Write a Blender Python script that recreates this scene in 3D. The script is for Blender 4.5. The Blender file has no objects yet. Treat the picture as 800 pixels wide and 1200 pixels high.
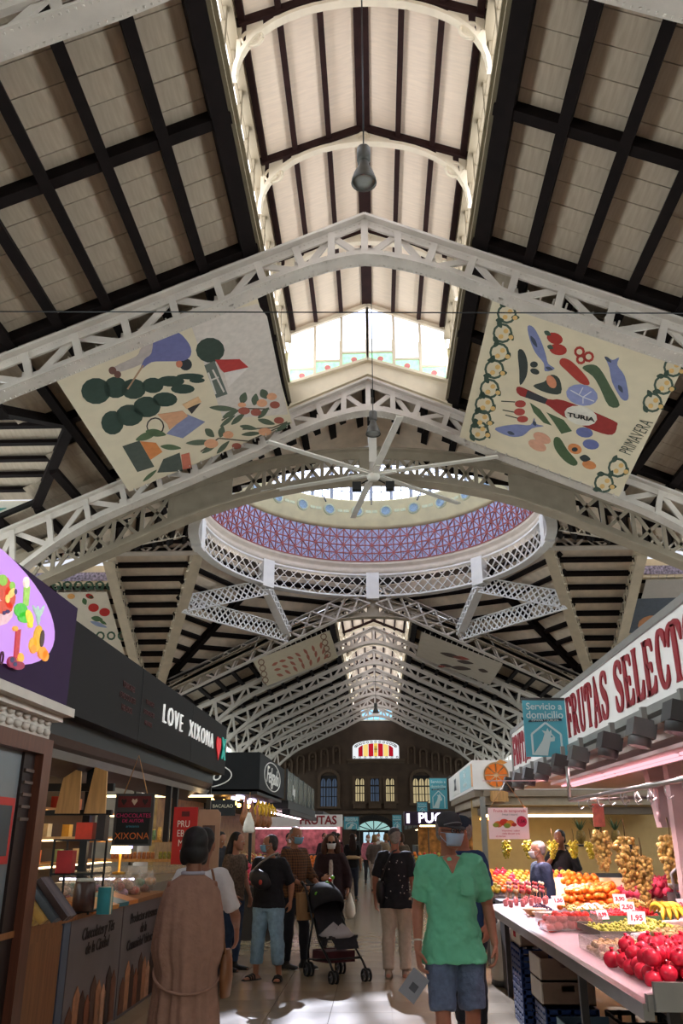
import bpy, bmesh, math, random
from mathutils import Vector, Matrix, Euler
from mathutils.geometry import tessellate_polygon
R = math.radians
PI = math.pi
rng = random.Random(7)
scn = bpy.context.scene
COL = scn.collection

# ------------------------------------------------------------------ camera
FPX = 980.0
PITCH, YAW = math.atan(380 / FPX), R(2.34)
cam_d = bpy.data.cameras.new('camera')
cam_d.sensor_fit = 'VERTICAL'; cam_d.sensor_height = 36.0
cam_d.lens = FPX * 36.0 / 1200.0
cam_d.clip_start = 0.05; cam_d.clip_end = 400
cam = bpy.data.objects.new('camera', cam_d); COL.objects.link(cam)
cam.location = (0.09, 0, 1.62)
cam.rotation_euler = (PI / 2 + PITCH, 0, YAW)
scn.camera = cam

# ------------------------------------------------------------------ world, sun, exposure
world = bpy.data.worlds.new('sky'); scn.world = world; world.use_nodes = True
wn = world.node_tree; wn.nodes.clear()
wo = wn.nodes.new('ShaderNodeOutputWorld'); wb = wn.nodes.new('ShaderNodeBackground')
wb.inputs[0].default_value = (0.86, 0.91, 1.0, 1); wb.inputs[1].default_value = 1.1
wn.links.new(wb.outputs[0], wo.inputs[0])
sun_d = bpy.data.lights.new('sun', 'SUN'); sun_d.energy = 12; sun_d.angle = R(0.5); sun_d.color = (1, .95, .86)
sun = bpy.data.objects.new('sun', sun_d); COL.objects.link(sun)
SUN_DIR = Vector((0.16, -1.6, -1.0)).normalized()
sun.rotation_euler = SUN_DIR.to_track_quat('-Z', 'Y').to_euler()
sun.location = (0, 30, 40)
vs = scn.view_settings
vs.view_transform = 'Standard'; vs.look = 'None'; vs.gamma = 1; vs.use_curve_mapping = False
vs.exposure = 0.5
PANE_E = 3.4          # daylight arriving through the frosted clerestory glass

# ------------------------------------------------------------------ materials
def lin(c):
    return tuple(x / 12.92 if x <= .04045 else ((x + .055) / 1.055) ** 2.4 for x in c)
def hexc(h):
    h = h.lstrip('#'); return tuple(int(h[i:i + 2], 16) / 255 for i in (0, 2, 4))
MATS = {}
def mat(name, col, rough=.6, var=.12, scale=6, metal=0, bump=0, emit=0, stretch=None, spec=.4, alpha=None):
    """procedural material: base colour broken up by object-space noise"""
    if name in MATS: return MATS[name]
    m = bpy.data.materials.new(name); m.use_nodes = True
    nt = m.node_tree; b = nt.nodes['Principled BSDF']
    c = lin(hexc(col) if isinstance(col, str) else col)
    b.inputs['Roughness'].default_value = rough; b.inputs['Metallic'].default_value = metal
    b.inputs['Specular IOR Level'].default_value = spec
    b.inputs['Base Color'].default_value = (*c, 1)
    if var or bump:
        tc = nt.nodes.new('ShaderNodeTexCoord'); mp = nt.nodes.new('ShaderNodeMapping')
        nz = nt.nodes.new('ShaderNodeTexNoise'); nz.inputs['Scale'].default_value = scale
        nz.inputs['Detail'].default_value = 4
        if stretch: mp.inputs['Scale'].default_value = stretch
        nt.links.new(tc.outputs['Object'], mp.inputs[0]); nt.links.new(mp.outputs[0], nz.inputs['Vector'])
        if var:
            rp = nt.nodes.new('ShaderNodeValToRGB')
            rp.color_ramp.elements[0].position = .3; rp.color_ramp.elements[1].position = .7
            rp.color_ramp.elements[0].color = (*[x * (1 - var) for x in c], 1)
            rp.color_ramp.elements[1].color = (*[min(1, x * (1 + var)) for x in c], 1)
            nt.links.new(nz.outputs[0], rp.inputs[0]); nt.links.new(rp.outputs[0], b.inputs['Base Color'])
        if bump:
            bp = nt.nodes.new('ShaderNodeBump'); bp.inputs['Strength'].default_value = bump
            bp.inputs['Distance'].default_value = .02
            nt.links.new(nz.outputs[0], bp.inputs['Height']); nt.links.new(bp.outputs[0], b.inputs['Normal'])
    if emit:
        b.inputs['Emission Color'].default_value = (*c, 1); b.inputs['Emission Strength'].default_value = emit
    if alpha is not None:
        b.inputs['Alpha'].default_value = alpha
    MATS[name] = m
    return m
def pane_mat(name, col, e, clear=.35):
    """frosted glazing: glows with the daylight behind it and lets part of the sun through"""
    if name in MATS: return MATS[name]
    m = bpy.data.materials.new(name); m.use_nodes = True
    nt = m.node_tree; nt.nodes.clear()
    o = nt.nodes.new('ShaderNodeOutputMaterial'); ad = nt.nodes.new('ShaderNodeAddShader')
    em = nt.nodes.new('ShaderNodeEmission'); tr = nt.nodes.new('ShaderNodeBsdfTransparent')
    c = lin(hexc(col))
    em.inputs[0].default_value = (*c, 1); em.inputs[1].default_value = e
    tr.inputs[0].default_value = (clear * c[0], clear * c[1], clear * c[2], 1)
    nt.links.new(em.outputs[0], ad.inputs[0]); nt.links.new(tr.outputs[0], ad.inputs[1])
    nt.links.new(ad.outputs[0], o.inputs[0])
    MATS[name] = m
    return m
def emit_mat(name, col, e):
    if name in MATS: return MATS[name]
    m = bpy.data.materials.new(name); m.use_nodes = True
    nt = m.node_tree; nt.nodes.clear()
    o = nt.nodes.new('ShaderNodeOutputMaterial'); em = nt.nodes.new('ShaderNodeEmission')
    em.inputs[0].default_value = (*lin(hexc(col)), 1); em.inputs[1].default_value = e
    nt.links.new(em.outputs[0], o.inputs[0]); MATS[name] = m
    return m
def glass_mat(name, col='#dfe8e6', alpha=.18, rough=.08):
    if name in MATS: return MATS[name]
    m = bpy.data.materials.new(name); m.use_nodes = True
    nt = m.node_tree; nt.nodes.clear()
    o = nt.nodes.new('ShaderNodeOutputMaterial'); mx = nt.nodes.new('ShaderNodeMixShader')
    tr = nt.nodes.new('ShaderNodeBsdfTransparent'); gl = nt.nodes.new('ShaderNodeBsdfPrincipled')
    gl.inputs['Base Color'].default_value = (*lin(hexc(col)), 1); gl.inputs['Roughness'].default_value = rough
    mx.inputs[0].default_value = alpha
    nt.links.new(tr.outputs[0], mx.inputs[1]); nt.links.new(gl.outputs[0], mx.inputs[2]); nt.links.new(mx.outputs[0], o.inputs[0])
    MATS[name] = m
    return m

# ------------------------------------------------------------------ mesh helpers
class MB:
    def __init__(s): s.v = []; s.f = []; s.m = []; s.sm = []
    def add(s, vs, fs, mi=0, smooth=False):
        o = len(s.v); s.v += [tuple(x) for x in vs]
        for f in fs: s.f.append([o + i for i in f]); s.m.append(mi); s.sm.append(smooth)
        return s
    def frame(s, o, u, v, w, mi=0):
        """box from corner-frame: centre o, half axes u v w"""
        o, u, v, w = map(Vector, (o, u, v, w))
        P = [o + a * u + b * v + c * w for c in (-1, 1) for b in (-1, 1) for a in (-1, 1)]
        F = [(0, 2, 3, 1), (4, 5, 7, 6), (0, 1, 5, 4), (2, 6, 7, 3), (0, 4, 6, 2), (1, 3, 7, 5)]
        if u.cross(v).dot(w) < 0: F = [f[::-1] for f in F]
        return s.add(P, F, mi)
    def box(s, c, d, mi=0, rz=0, rot=None):
        M = rot if rot is not None else Matrix.Rotation(rz, 3, 'Z')
        return s.frame(c, M @ Vector((d[0] / 2, 0, 0)), M @ Vector((0, d[1] / 2, 0)), M @ Vector((0, 0, d[2] / 2)), mi)
    def beam(s, p0, p1, w, h, up=(0, 0, 1), mi=0):
        """bar from p0 to p1; h is its size along up, w across"""
        p0, p1, up = Vector(p0), Vector(p1), Vector(up)
        d = p1 - p0
        if d.length < 1e-6: return s
        a = d.cross(up)
        if a.length < 1e-5: a = d.cross(Vector((1, 0, 0)))
        a.normalize(); b = a.cross(d).normalized()
        return s.frame((p0 + p1) / 2, d / 2, a * w / 2, b * h / 2, mi)
    def tube(s, pts, r, n=8, mi=0, cap=True, smooth=True, squash=None, up=None):
        pts = [Vector(p) for p in pts]; N = len(pts)
        rs = r if isinstance(r, (list, tuple)) else [r] * N
        vs = []; ref = Vector(up) if up else None
        for i, p in enumerate(pts):
            t = (pts[min(i + 1, N - 1)] - pts[max(i - 1, 0)]).normalized()
            if ref is None:
                ref = Vector((0, 0, 1)) if abs(t.z) < .9 else Vector((1, 0, 0))
            a = ref - t * ref.dot(t)
            if a.length < 1e-5: a = t.orthogonal()
            a.normalize(); b = t.cross(a); ref = a
            k = squash if squash else (1, 1)
            rr = rs[i] if isinstance(rs[i], (tuple, list)) else (rs[i] * k[0], rs[i] * k[1])
            for j in range(n):
                q = 2 * PI * j / n
                vs.append(p + a * (math.cos(q) * rr[0]) + b * (math.sin(q) * rr[1]))
        fs = [(i * n + j, i * n + (j + 1) % n, (i + 1) * n + (j + 1) % n, (i + 1) * n + j) for i in range(N - 1) for j in range(n)]
        s.add(vs, fs, mi, smooth)
        if cap:
            o = len(s.v) - N * n
            s.f.append([o + j for j in range(n)][::-1]); s.f.append([o + (N - 1) * n + j for j in range(n)])
            s.m += [mi, mi]; s.sm += [False, False]
        return s
    def lathe(s, prof, n=16, c=(0, 0, 0), M=None, mi=0, smooth=True, a0=0, a1=2 * PI, sx=1, sy=1):
        full = abs(a1 - a0 - 2 * PI) < 1e-6
        k = n if full else n + 1
        c = Vector(c); vs = []
        for r, z in prof:
            for j in range(k):
                q = a0 + (a1 - a0) * j / n
                p = Vector((r * math.cos(q) * sx, r * math.sin(q) * sy, z))
                vs.append(c + (M @ p if M else p))
        fs = []
        for i in range(len(prof) - 1):
            for j in range(n):
                j2 = (j + 1) % k if full else j + 1
                fs.append((i * k + j, i * k + j2, (i + 1) * k + j2, (i + 1) * k + j))
        return s.add(vs, fs, mi, smooth)
    def ball(s, c, r, nu=10, nv=6, mi=0, M=None):
        r = r if isinstance(r, (tuple, list)) else (r, r, r)
        prof = [(math.sin(PI * i / nv), -math.cos(PI * i / nv)) for i in range(nv + 1)]
        c = Vector(c); vs = []; idx = []
        vs.append(Vector((0, 0, -1)))
        for i in range(1, nv):
            for j in range(nu):
                q = 2 * PI * j / nu; vs.append(Vector((prof[i][0] * math.cos(q), prof[i][0] * math.sin(q), prof[i][1])))
        vs.append(Vector((0, 0, 1)))
        fs = [(0, 1 + (j + 1) % nu, 1 + j) for j in range(nu)]
        for i in range(nv - 2):
            for j in range(nu):
                fs.append((1 + i * nu + j, 1 + i * nu + (j + 1) % nu, 1 + (i + 1) * nu + (j + 1) % nu, 1 + (i + 1) * nu + j))
        o = 1 + (nv - 2) * nu; L = len(vs) - 1
        fs += [(o + j, o + (j + 1) % nu, L) for j in range(nu)]
        out = []
        for v in vs:
            p = Vector((v.x * r[0], v.y * r[1], v.z * r[2])); out.append(c + (M @ p if M else p))
        return s.add(out, fs, mi, True)
    def poly(s, pts, mi=0): return s.add(pts, [list(range(len(pts)))], mi)
    def prism(s, pts, n, mi=0):
        """closed slab: polygon pts extruded by vector n"""
        pts = [Vector(p) for p in pts]; n = Vector(n); k = len(pts)
        nn = sum(((pts[i]).cross(pts[(i + 1) % k]) for i in range(k)), Vector((0, 0, 0)))
        if nn.dot(n) < 0: pts = pts[::-1]
        vs = pts + [p + n for p in pts]
        fs = [list(range(k))[::-1], [k + i for i in range(k)]] + [(i, (i + 1) % k, k + (i + 1) % k, k + i) for i in range(k)]
        return s.add(vs, fs, mi)
    def build(s, name, mats, parent=None, loc=None, rz=0, smooth=None):
        me = bpy.data.meshes.new(name); me.from_pydata(s.v, [], s.f)
        for m in (mats if isinstance(mats, (list, tuple)) else [mats]): me.materials.append(m)
        if max(s.m, default=0): me.polygons.foreach_set('material_index', s.m)
        me.polygons.foreach_set('use_smooth', s.sm if smooth is None else [smooth] * len(s.f))
        me.update()
        o = bpy.data.objects.new(name, me); COL.objects.link(o)
        if parent is not None: o.parent = parent
        if loc is not None: o.location = loc
        o.rotation_euler.z = rz
        return o
def empty(name, loc=(0, 0, 0), rz=0):
    o = bpy.data.objects.new(name, None); COL.objects.link(o); o.empty_display_size = .1
    o.location = loc; o.rotation_euler.z = rz
    return o
def tag(o, label=None, cat=None, group=None, kind=None):
    if label: o['label'] = label
    if cat: o['category'] = cat
    if group: o['group'] = group
    if kind: o['kind'] = kind
    return o
def thing(name, label, cat, loc=(0, 0, 0), rz=0, group=None):
    return tag(empty(name, loc, rz), label, cat, group)
def struct(name, label, cat=None):
    return tag(empty(name), label, cat, kind='structure')
def dup(o, parent=None, loc=None, rz=None):
    c = o.copy(); COL.objects.link(c); c.parent = parent
    if loc is not None: c.location = loc
    if rz is not None: c.rotation_euler.z = rz
    for ch in o.children: dup(ch, c)
    return c
def text(name, body, size, M, m, parent=None, ext=.004, sx=1, bold=0, align='CENTER', shear=0, space=1):
    cu = bpy.data.curves.new(name, 'FONT'); cu.body = body; cu.size = size; cu.extrude = ext
    cu.align_x = align; cu.align_y = 'CENTER'; cu.offset = bold; cu.shear = shear; cu.space_character = space
    cu.resolution_u = 3
    cu.materials.append(m)
    tmp = bpy.data.objects.new(name, cu); me = bpy.data.meshes.new_from_object(tmp)
    bpy.data.objects.remove(tmp); bpy.data.curves.remove(cu)
    me.name = name
    if not me.materials: me.materials.append(m)
    o = bpy.data.objects.new(name, me); COL.objects.link(o)
    o.matrix_local = M @ Matrix.Diagonal((sx, 1, 1, 1))
    if parent is not None: o.parent = parent
    return o
def plane_M(o, u, v):
    """matrix whose X is u, Y is v (unit), at o"""
    u = Vector(u).normalized(); v = Vector(v); v = (v - u * v.dot(u)).normalized(); w = u.cross(v)
    M = Matrix((u, v, w)).transposed().to_4x4(); M.translation = Vector(o)
    return M
CAMP = Vector((0.09, 0, 1.62))
CAMR = Euler((PI / 2 + PITCH, 0, YAW)).to_matrix()
def ray(x, y): return CAMR @ Vector(((x - 400) / FPX, (600 - y) / FPX, -1))
def hit(x, y, p, n):
    """point of the plane (p, n) seen at a photo pixel: used to read real positions off the photograph"""
    d = ray(x, y); n = Vector(n)
    return CAMP + d * ((Vector(p) - CAMP).dot(n) / d.dot(n))
def at_y(x, y, Y): return hit(x, y, (0, Y, 0), (0, 1, 0))
def at_x(x, y, X): return hit(x, y, (X, 0, 0), (1, 0, 0))
def at_z(x, y, Z): return hit(x, y, (0, 0, Z), (0, 0, 1))
def clip(poly, n, d):
    """keep the part of polygon where n.p >= d"""
    out = []
    for i, p in enumerate(poly):
        q = poly[(i + 1) % len(poly)]; a, b = p.dot(n) - d, q.dot(n) - d
        if a >= 0: out.append(p)
        if (a >= 0) != (b >= 0): out.append(p + (q - p) * (a / (a - b)))
    return out
# ================================================================== the hall: roof, lanterns, crossing
M_board = mat('painted_roof_board', '#a89886', .85, .12, 3, stretch=(6, .6, 1))
M_fboard = mat('lightened_roof_board', '#d6c4b0', .85, .1, 3)  # same boards as the nave, light on the crossing facets put into the colour
M_lboard = mat('cream_lantern_board', '#e8d5bc', .8, .06, 3, stretch=(1, 8, 1))
M_dark = mat('dark_timber', '#150e0d', .8, .25, 4, spec=.12)
M_brownd = mat('dark_brown_timber', '#2c1a17', .8, .25, 4, spec=.15)
M_iron = mat('white_painted_iron', '#c4bab0', .55, .10, 2.5)
M_iron2 = mat('cream_painted_iron', '#c6b8a2', .55, .10, 2.5)
M_iron3 = mat('shaded_cream_iron', '#9a8d7b', .6, .12, 2.5)  # crossing arches: cream iron with their backlit shade put into the colour
M_ringw = mat('bright_white_iron', '#e0dedc', .5, .05, 2.5)
M_cream = mat('cream_plaster', '#ddd0b6', .75, .06, 3)
M_deck = mat('roof_underlay', '#1b1614', .9, 0)
M_pane = pane_mat('daylight_glass', '#f4f6ff', PANE_E)
M_lframe = mat('lantern_frame_paint', '#83775f', .75, .06, 3)
M_pane_soft = pane_mat('soft_daylight_glass', '#f4f6ff', .5, .3)
M_pane_dome = pane_mat('dome_daylight_glass', '#e9efff', 2.4, .85)
M_pane_end = pane_mat('end_daylight_glass', '#f2f6ff', .75, .6)

SLOPE = .45
def zt(x): return 12.5 - SLOPE * abs(x)          # top of the trusses
def zb(x): return 12.82 - SLOPE * abs(x)         # underside of the roof boards
PX = [2.15, 2.98, 3.83, 4.68, 5.53, 6.38, 7.23, 8.08, 8.93, 9.78, 10.55]
TY = [6.7, 12.7, 18.7]; T3Y, T4Y = 20.7, 39.7
TYR = [45.7 + 6 * i for i in range(6)]
YB, YE = -11.3, 80.0
CY = 32.45
RR = 6.95
DCY, EY = 31.5, 1.137          # the dome is a little longer down the nave than it is wide

floor = MB(); floor.box((0, 34, -.1), (64, 96, .2)); 
M_floor = mat('polished_beige_floor', '#93826a', .22, .10, 1.4, spec=.5)
fl = tag(floor.build('floor', M_floor), 'polished beige stone floor of the aisle', None, kind='structure')
# large floor slabs: one joint grid standing a hair proud is the slab edge, slabs are real tiles in the aisle
tm = MB(); tm.box((0, 0, 0), (.595, .595, .012))
t0 = None; M_tile = mat('beige_floor_tile', '#998870', .22, .10, .9, spec=.5)
for iy in range(46):
    for ix in range(6):
        if len(fl.children) >= 276: break
        p = (-1.75 + .6 * ix - .15, 4.3 + .6 * iy, .007)
        if t0 is None: t0 = tm.build('floor_tile', M_tile, fl, p)
        else: dup(t0, fl, p)

# ---- nave slopes
sl_ang = math.atan(SLOPE)
plank_me = None
def nave_slope(sx, y0, y1, fine, lbl, xin=0.0, lantern=None):
    """one slope of the nave roof; planks one by one inside the y-range fine"""
    root = struct('ceiling', lbl)
    global plank_me
    a, b = 2.0, 10.7
    deck = MB(); s = sx
    def quad(mb, xa, xb, ya, yb, lift=.06):
        mb.prism([(s * xa, ya, zb(xa) + lift), (s * xb, ya, zb(xb) + lift), (s * xb, yb, zb(xb) + lift), (s * xa, yb, zb(xa) + lift)], (0, 0, .1))
    for (ya, yb, xa) in lantern:
        if s < 0 and ya < DY < yb:
            quad(deck, xa, 6.4, ya, yb); quad(deck, 6.4, b, ya, DY - 2.74); quad(deck, 6.4, b, DY + 2.74, yb)
            for e in (-1, 1):
                deck.prism([(s * 6.4, DY, zb(6.4) + .06), (s * 6.4, DY + e * 2.74, zb(6.4) + .06), (s * 8.1, DY + e * 2.74, zb(8.1) + .06)], (0, 0, .1))
        else: quad(deck, xa, b, ya, yb)
    deck.build('roof_underlay', M_deck, root)
    # purlins and rafters
    for i, px in enumerate(PX):
        w = .27 if i == 0 else .17
        segs = [(y0, y1)]
        if s < 0 and y0 < DY < y1 and px > 6.45:
            g = min(2.74, (px - 6.4) / .62); segs = [(y0, DY - g), (DY + g, y1)]
        for (u, v) in segs:
            m = MB(); m.beam((s * px, u, zb(px) - .11), (s * px, v, zb(px) - .11), w, .24, up=(s * SLOPE, 0, 1))
            m.build('purlin', M_dark, root)
    for (ya, yb, xa) in lantern:
        if xa < 1:
            for px in (.05, .75, 1.45):
                m = MB(); m.beam((s * px, ya, zb(px) - .11), (s * px, yb, zb(px) - .11), .17, .24, up=(s * SLOPE, 0, 1))
                m.build('purlin', M_dark, root)
    for k in range(40):
        y = 12.55 - 24 + 3 * k
        if not y0 - .01 <= y <= y1 + .01: continue
        xa = 2.0
        for (ya, yb, xq) in lantern:
            if ya - .01 <= y <= yb + .01: xa = xq
        xo = 6.4 if in_hole(s, 9, y) else 10.7
        m = MB(); m.beam((s * xa, y, zb(xa) - .1), (s * xo, y, zb(xo) - .1), .2, .2, up=(0, 1, 0))
        m.build('rafter', M_dark, root)
    # boards
    if plank_me is None:
        pm = MB(); pm.box((0, 0, 0), (.9, .484, .03)); o = pm.build('plank', M_board, root); plank_me = o.data
        bpy.data.objects.remove(o)
    rest = MB(); nv = math.atan(SLOPE) * s
    M3 = Matrix.Rotation(nv, 3, 'Y')
    xs = PX
    for (ya, yb, xa0) in lantern:
        cells = [(xs[i], xs[i + 1]) for i in range(len(xs) - 1)]
        if xa0 < 1: cells = [(0, .75), (.75, 1.45), (1.45, 2.16)] + cells
        nb = int(round((yb - ya) / .5)); st = (yb - ya) / nb
        for j, (xa, xb) in enumerate(cells):
            for k in range(nb):
                yc = ya + st * (k + .5); xc = (xa + xb) / 2
                dz = rng.uniform(0, .012)
                if in_hole(s, xc, yc): continue
                c = (s * xc, yc, zb(xc) + .015 + dz)
                if fine and fine[0] <= yc <= fine[1] and xb < 8.1 and xa > 2:
                    o = bpy.data.objects.new('plank', plank_me); COL.objects.link(o); o.parent = root
                    o.location = c; o.rotation_euler = (0, nv, rng.uniform(-.004, .004))
                else:
                    rest.box(c, ((xb - xa) / math.cos(sl_ang), st - .014, .03), rot=M3)
    tag(rest.build('roof_boards', M_board, root), kind='stuff')
    return root
LF = [(YB, 18.7, 2.0), (18.7, T3Y, 0)]
DY, DZ, DS = 15.86, 9.95, .28        # transverse dormer on the left slope
def in_hole(s, x, y): return s < 0 and abs(y - DY) < 2.74 and zb(x) < DZ - DS * abs(y - DY) - .02
LR = [(T4Y, 41.2, 0), (41.2, YE, 2.0)]
for s in (-1, 1):
    sd = 'left' if s < 0 else 'right'
    nave_slope(s, YB, T3Y, (6.7, 13.2), f'boarded {sd} roof slope of the near nave with dark purlins', lantern=LF)
    nave_slope(s, T4Y, YE, None, f'boarded {sd} roof slope of the far nave beyond the dome', lantern=LR)

# ---- lanterns (raised clerestory along the ridge)
LZ0, LZE, LZR = 11.62, 14.0, 14.8
def lz(x): return LZR - (LZR - LZE) / 2.0 * abs(x)
def lantern_arch(y, root):
    m = MB()
    arc = [(2.0 * math.cos(PI * k / 24), 12.75 + 1.62 * math.sin(PI * k / 24) ** .9) for k in range(25)]
    for k in range(24):
        (xa, za), (xb, z_b) = arc[k], arc[k + 1]
        m.beam((xa, y, za), (xb, y, z_b), .14, .07, up=(0, 0, 1) if abs(xa) < 1.6 else (1, 0, 0))
        # perforated spandrel plate between the arch and the roof
        if k % 3 != 0 or 9 < k < 15:
            m.prism([(xa, y - .02, za), (xb, y - .02, z_b), (xb, y - .02, lz(xb) - .16), (xa, y - .02, lz(xa) - .16)], (0, .04, 0))
    for x in (-1.75, 1.75):   # open scroll in the corner
        pts = [(x + .17 * math.cos(q * PI / 8), y, 13.62 + .17 * math.sin(q * PI / 8)) for q in range(17)]
        m.tube(pts, .028, 5)
        m.tube([(x + .07 * math.cos(q * PI / 5), y, 13.62 + .07 * math.sin(q * PI / 5)) for q in range(11)], .022, 5)
    m.tube([(.1 * math.cos(q * PI / 6), y - .03, 14.5 + .1 * math.sin(q * PI / 6)) for q in range(13)], .03, 5)
    m.build('arch_bracket', M_cream, root)
    g = MB()
    for s in (-1, 1): g.beam((0, y, lz(0) - .08), (s * 2.0, y, lz(2) - .08), .16, .16)
    g.build('lantern_rafter', M_brownd, root)
M_frieze = mat('tile_frieze', '#5f5b5a', .5, .6, 14)
def lantern(y0, y1, step, lbl, gables):
    root = struct('ceiling', lbl)
    c = MB(); d = MB()
    for s in (-1, 1):
        c.prism([(0, y0, LZR), (s * 2.1, y0, lz(2.1)), (s * 2.1, y1 + .3, lz(2.1)), (0, y1 + .3, LZR)], (0, 0, .08))
        d.box((s * 2.17, (y0 + y1) / 2, 14.1), (.1, y1 - y0, .3))
    c.build('lantern_boards', M_lboard, root); d.build('eaves_board', M_cream, root)
    for x, w in ((0, .26), (-.68, .1), (.68, .1), (-1.34, .1), (1.34, .1), (-1.93, .12), (1.93, .12)):
        m = MB(); m.box((x, (y0 + y1) / 2, lz(x) - .05), (w, y1 - y0, .1)); m.build('lantern_purlin', M_brownd, root)
    for s in (-1, 1):
        w = struct('wall_' + ('left' if s < 0 else 'right'), ('left' if s < 0 else 'right') + ' glazed side wall of the ' + lbl)
        m = MB(); yc, L = (y0 + y1) / 2, y1 - y0
        m.box((s * 2.09, yc, 12.07), (.1, L, .6)); m.box((s * 2.05, yc, 12.38), (.16, L, .06)); m.box((s * 2.0, yc, 11.8), (.14, L, .06))
        m.box((s * 2.1, yc, 13.82), (.14, L, .36)); m.box((s * 2.07, yc, 13.62), (.2, L, .06))
        m.build('sill_wall', M_lframe, w)
        f = MB(); f.box((s * 2.035, yc, 12.06), (.02, L, .3)); f.build('tile_frieze', M_frieze, w)
        n = int((y1 - y0) / step); st = (y1 - y0) / n
        pm = MB(); pm.box((0, 0, 0), (.02, st - .12, 1.16)); mm = MB()
        mm.box((0, 0, 0), (.12, .12, 1.2))
        p0 = pm.build('pane', M_pane, w, (s * 2.14, y0 + st / 2, 13.0)); q0 = mm.build('mullion', M_lframe, w, (s * 2.12, y0, 13.0))
        for k in range(1, n):
            dup(p0, w, (s * 2.14, y0 + st * (k + .5), 13.0)); dup(q0, w, (s * 2.12, y0 + st * k, 13.0))
        tb = MB(); tb.box((s * 2.1, yc, 13.3), (.05, L, .045)); tb.build('transom', M_lframe, w)
    for y in gables: lantern_arch(y, root)
    return root
lantern(3.7, 18.62, .75, 'near roof lantern over the nave', [3.7 + .12, 6.75, 9.75, 12.75, 15.7])
lantern(41.2, 79.5, 1.5, 'far roof lantern beyond the dome', [41.4 + 6 * k for k in range(7)])
m = MB(); m.box((0, 3.6, 13.2), (4.3, .1, 3.4)); tag(m.build('wall_back', M_cream), 'cream end panel closing the roof lantern overhead', kind='structure')
# gable window of the near lantern
gw = struct('window_1', 'white glazed gable window closing the near lantern', 'window')
m = MB()
m.prism([(-2.1, 18.64, zt(2.1)), (2.1, 18.64, zt(2.1)), (2.1, 18.64, 12.28), (0, 18.64, 12.98), (-2.1, 18.64, 12.28)][:1] + [(0, 18.64, 12.45), (2.1, 18.64, zt(2.1)), (2.1, 18.64, 12.28), (0, 18.64, 12.98), (-2.1, 18.64, 12.28)], (0, .12, 0))
m.build('gable_panel', M_cream, gw)
m = MB()
for s in (-1, 1):
    m.beam((0, 18.6, 13.0), (s * 2.1, 18.6, 12.3), .2, .07); m.beam((0, 18.6, 12.6), (s * 2.1, 18.6, 11.66), .14, .06)
    m.beam((0, 18.62, lz(0) - .12), (s * 2.05, 18.62, lz(2.05) - .12), .1, .1)
    for x in (.01, .68, 1.36, 2.02): m.box((s * x, 18.66, (lz(x) + 13.0 - .333 * x) / 2), (.07, .08, lz(x) - 13.0 + .333 * x))
m.build('window_frame', M_cream, gw)
M_gtile = mat('green_stained_glass', '#8fc9a4', .3, .5, 9, emit=1.2)
M_rose = mat('rose_stained_glass', '#b06a6a', .3, .3, 9, emit=.6)
for k, xa in enumerate((-2.02, -1.36, -.68, 0, .68, 1.36)):
    xb = xa + .66; za, zbb = [13.03 - .333 * min(abs(xa), abs(xb)) - .2 + .0] * 2
    zl = 13.02 - .333 * min(abs(xa), abs(xb))
    t = MB(); t.box(((xa + xb) / 2, 18.68, zl + .06), (.6, .02, .34)); o = t.build('stained_glass_tile', M_gtile, gw)
    t = MB(); t.lathe([(0, 0), (.08, 0)], 10, ((xa + xb) / 2, 18.668, zl + .06), Matrix.Rotation(PI / 2, 3, 'X')); t.build('rosette', M_rose, o)
    t = MB(); t.prism([(xa + .03, 18.69, zl + .27), (xb - .03, 18.69, zl + .27), (xb - .03, 18.69, lz(xb) - .1), (xa + .03, 18.69, lz(xa) - .1)], (0, .01, 0)); t.build('pane', M_pane_end, gw)
    t = MB(); t.box(((xa + xb) / 2, 18.66, zl + .25), (.66, .06, .05)); t.build('transom', M_cream, gw)

# ---- trusses
def bchord(x):
    x = abs(x)
    z = 11.72 - SLOPE * x
    if x < 2.6: z = 11.55 - (11.55 - (11.72 - SLOPE * 2.6)) * (x / 2.6) ** 1.55
    if x > 6.2: z -= .115 * (x - 6.2) ** 2
    return z
def make_truss():
    t = thing('roof_truss', 'riveted truss', 'truss')
    for s in (-1, 1):
        m = MB(); m.beam((0, 0, zt(0) - .04), (s * 10.3, 0, zt(10.3) - .04), .34, .05); m.beam((0, 0, zt(0) - .12), (s * 10.3, 0, zt(10.3) - .12), .05, .2)
        m.build('top_chord', M_iron, t)
        xs = [10.2 * k / 30 for k in range(31)]
        m = MB()
        for a, b in zip(xs, xs[1:]):
            m.beam((s * a, 0, bchord(a)), (s * b, 0, bchord(b)), .36, .045); m.beam((s * a, 0, bchord(a) + .1), (s * b, 0, bchord(b) + .1), .05, .2)
        m.build('bottom_chord', M_iron, t)
        g = [.0, .62, 1.3, 2.0, 2.75, 3.55, 4.4, 5.25, 6.1, 6.95, 7.8, 8.65, 9.4, 10.1]
        for k, x in enumerate(g):
            if k or s > 0:
                # posts stand square to the slope
                xt = x; xb2 = max(0, x - .18) if x > 1 else x
                p = MB(); p.beam((s * xt, 0, zt(xt) - .08), (s * xb2, 0, bchord(xb2) + .04), .13, .09, up=(0, 1, 0)); p.build('post', M_iron, t)
            if k + 1 < len(g):
                a, b = (x, g[k + 1]) if k % 2 else (g[k + 1], x)
                b2 = max(0, b - .18) if b > 1 else b
                p = MB(); p.beam((s * a, .06, zt(a) - .1), (s * b2, .06, bchord(b2) + .06), .12, .05, up=(0, 1, 0)); p.build('diagonal', M_iron, t)
                gs = MB(); gs.box((s * b2, .02, bchord(b2) + .14), (.36, .03, .22)); gs.build('gusset', M_iron, t)
    return t
tr = make_truss()
rv = MB()
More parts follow.
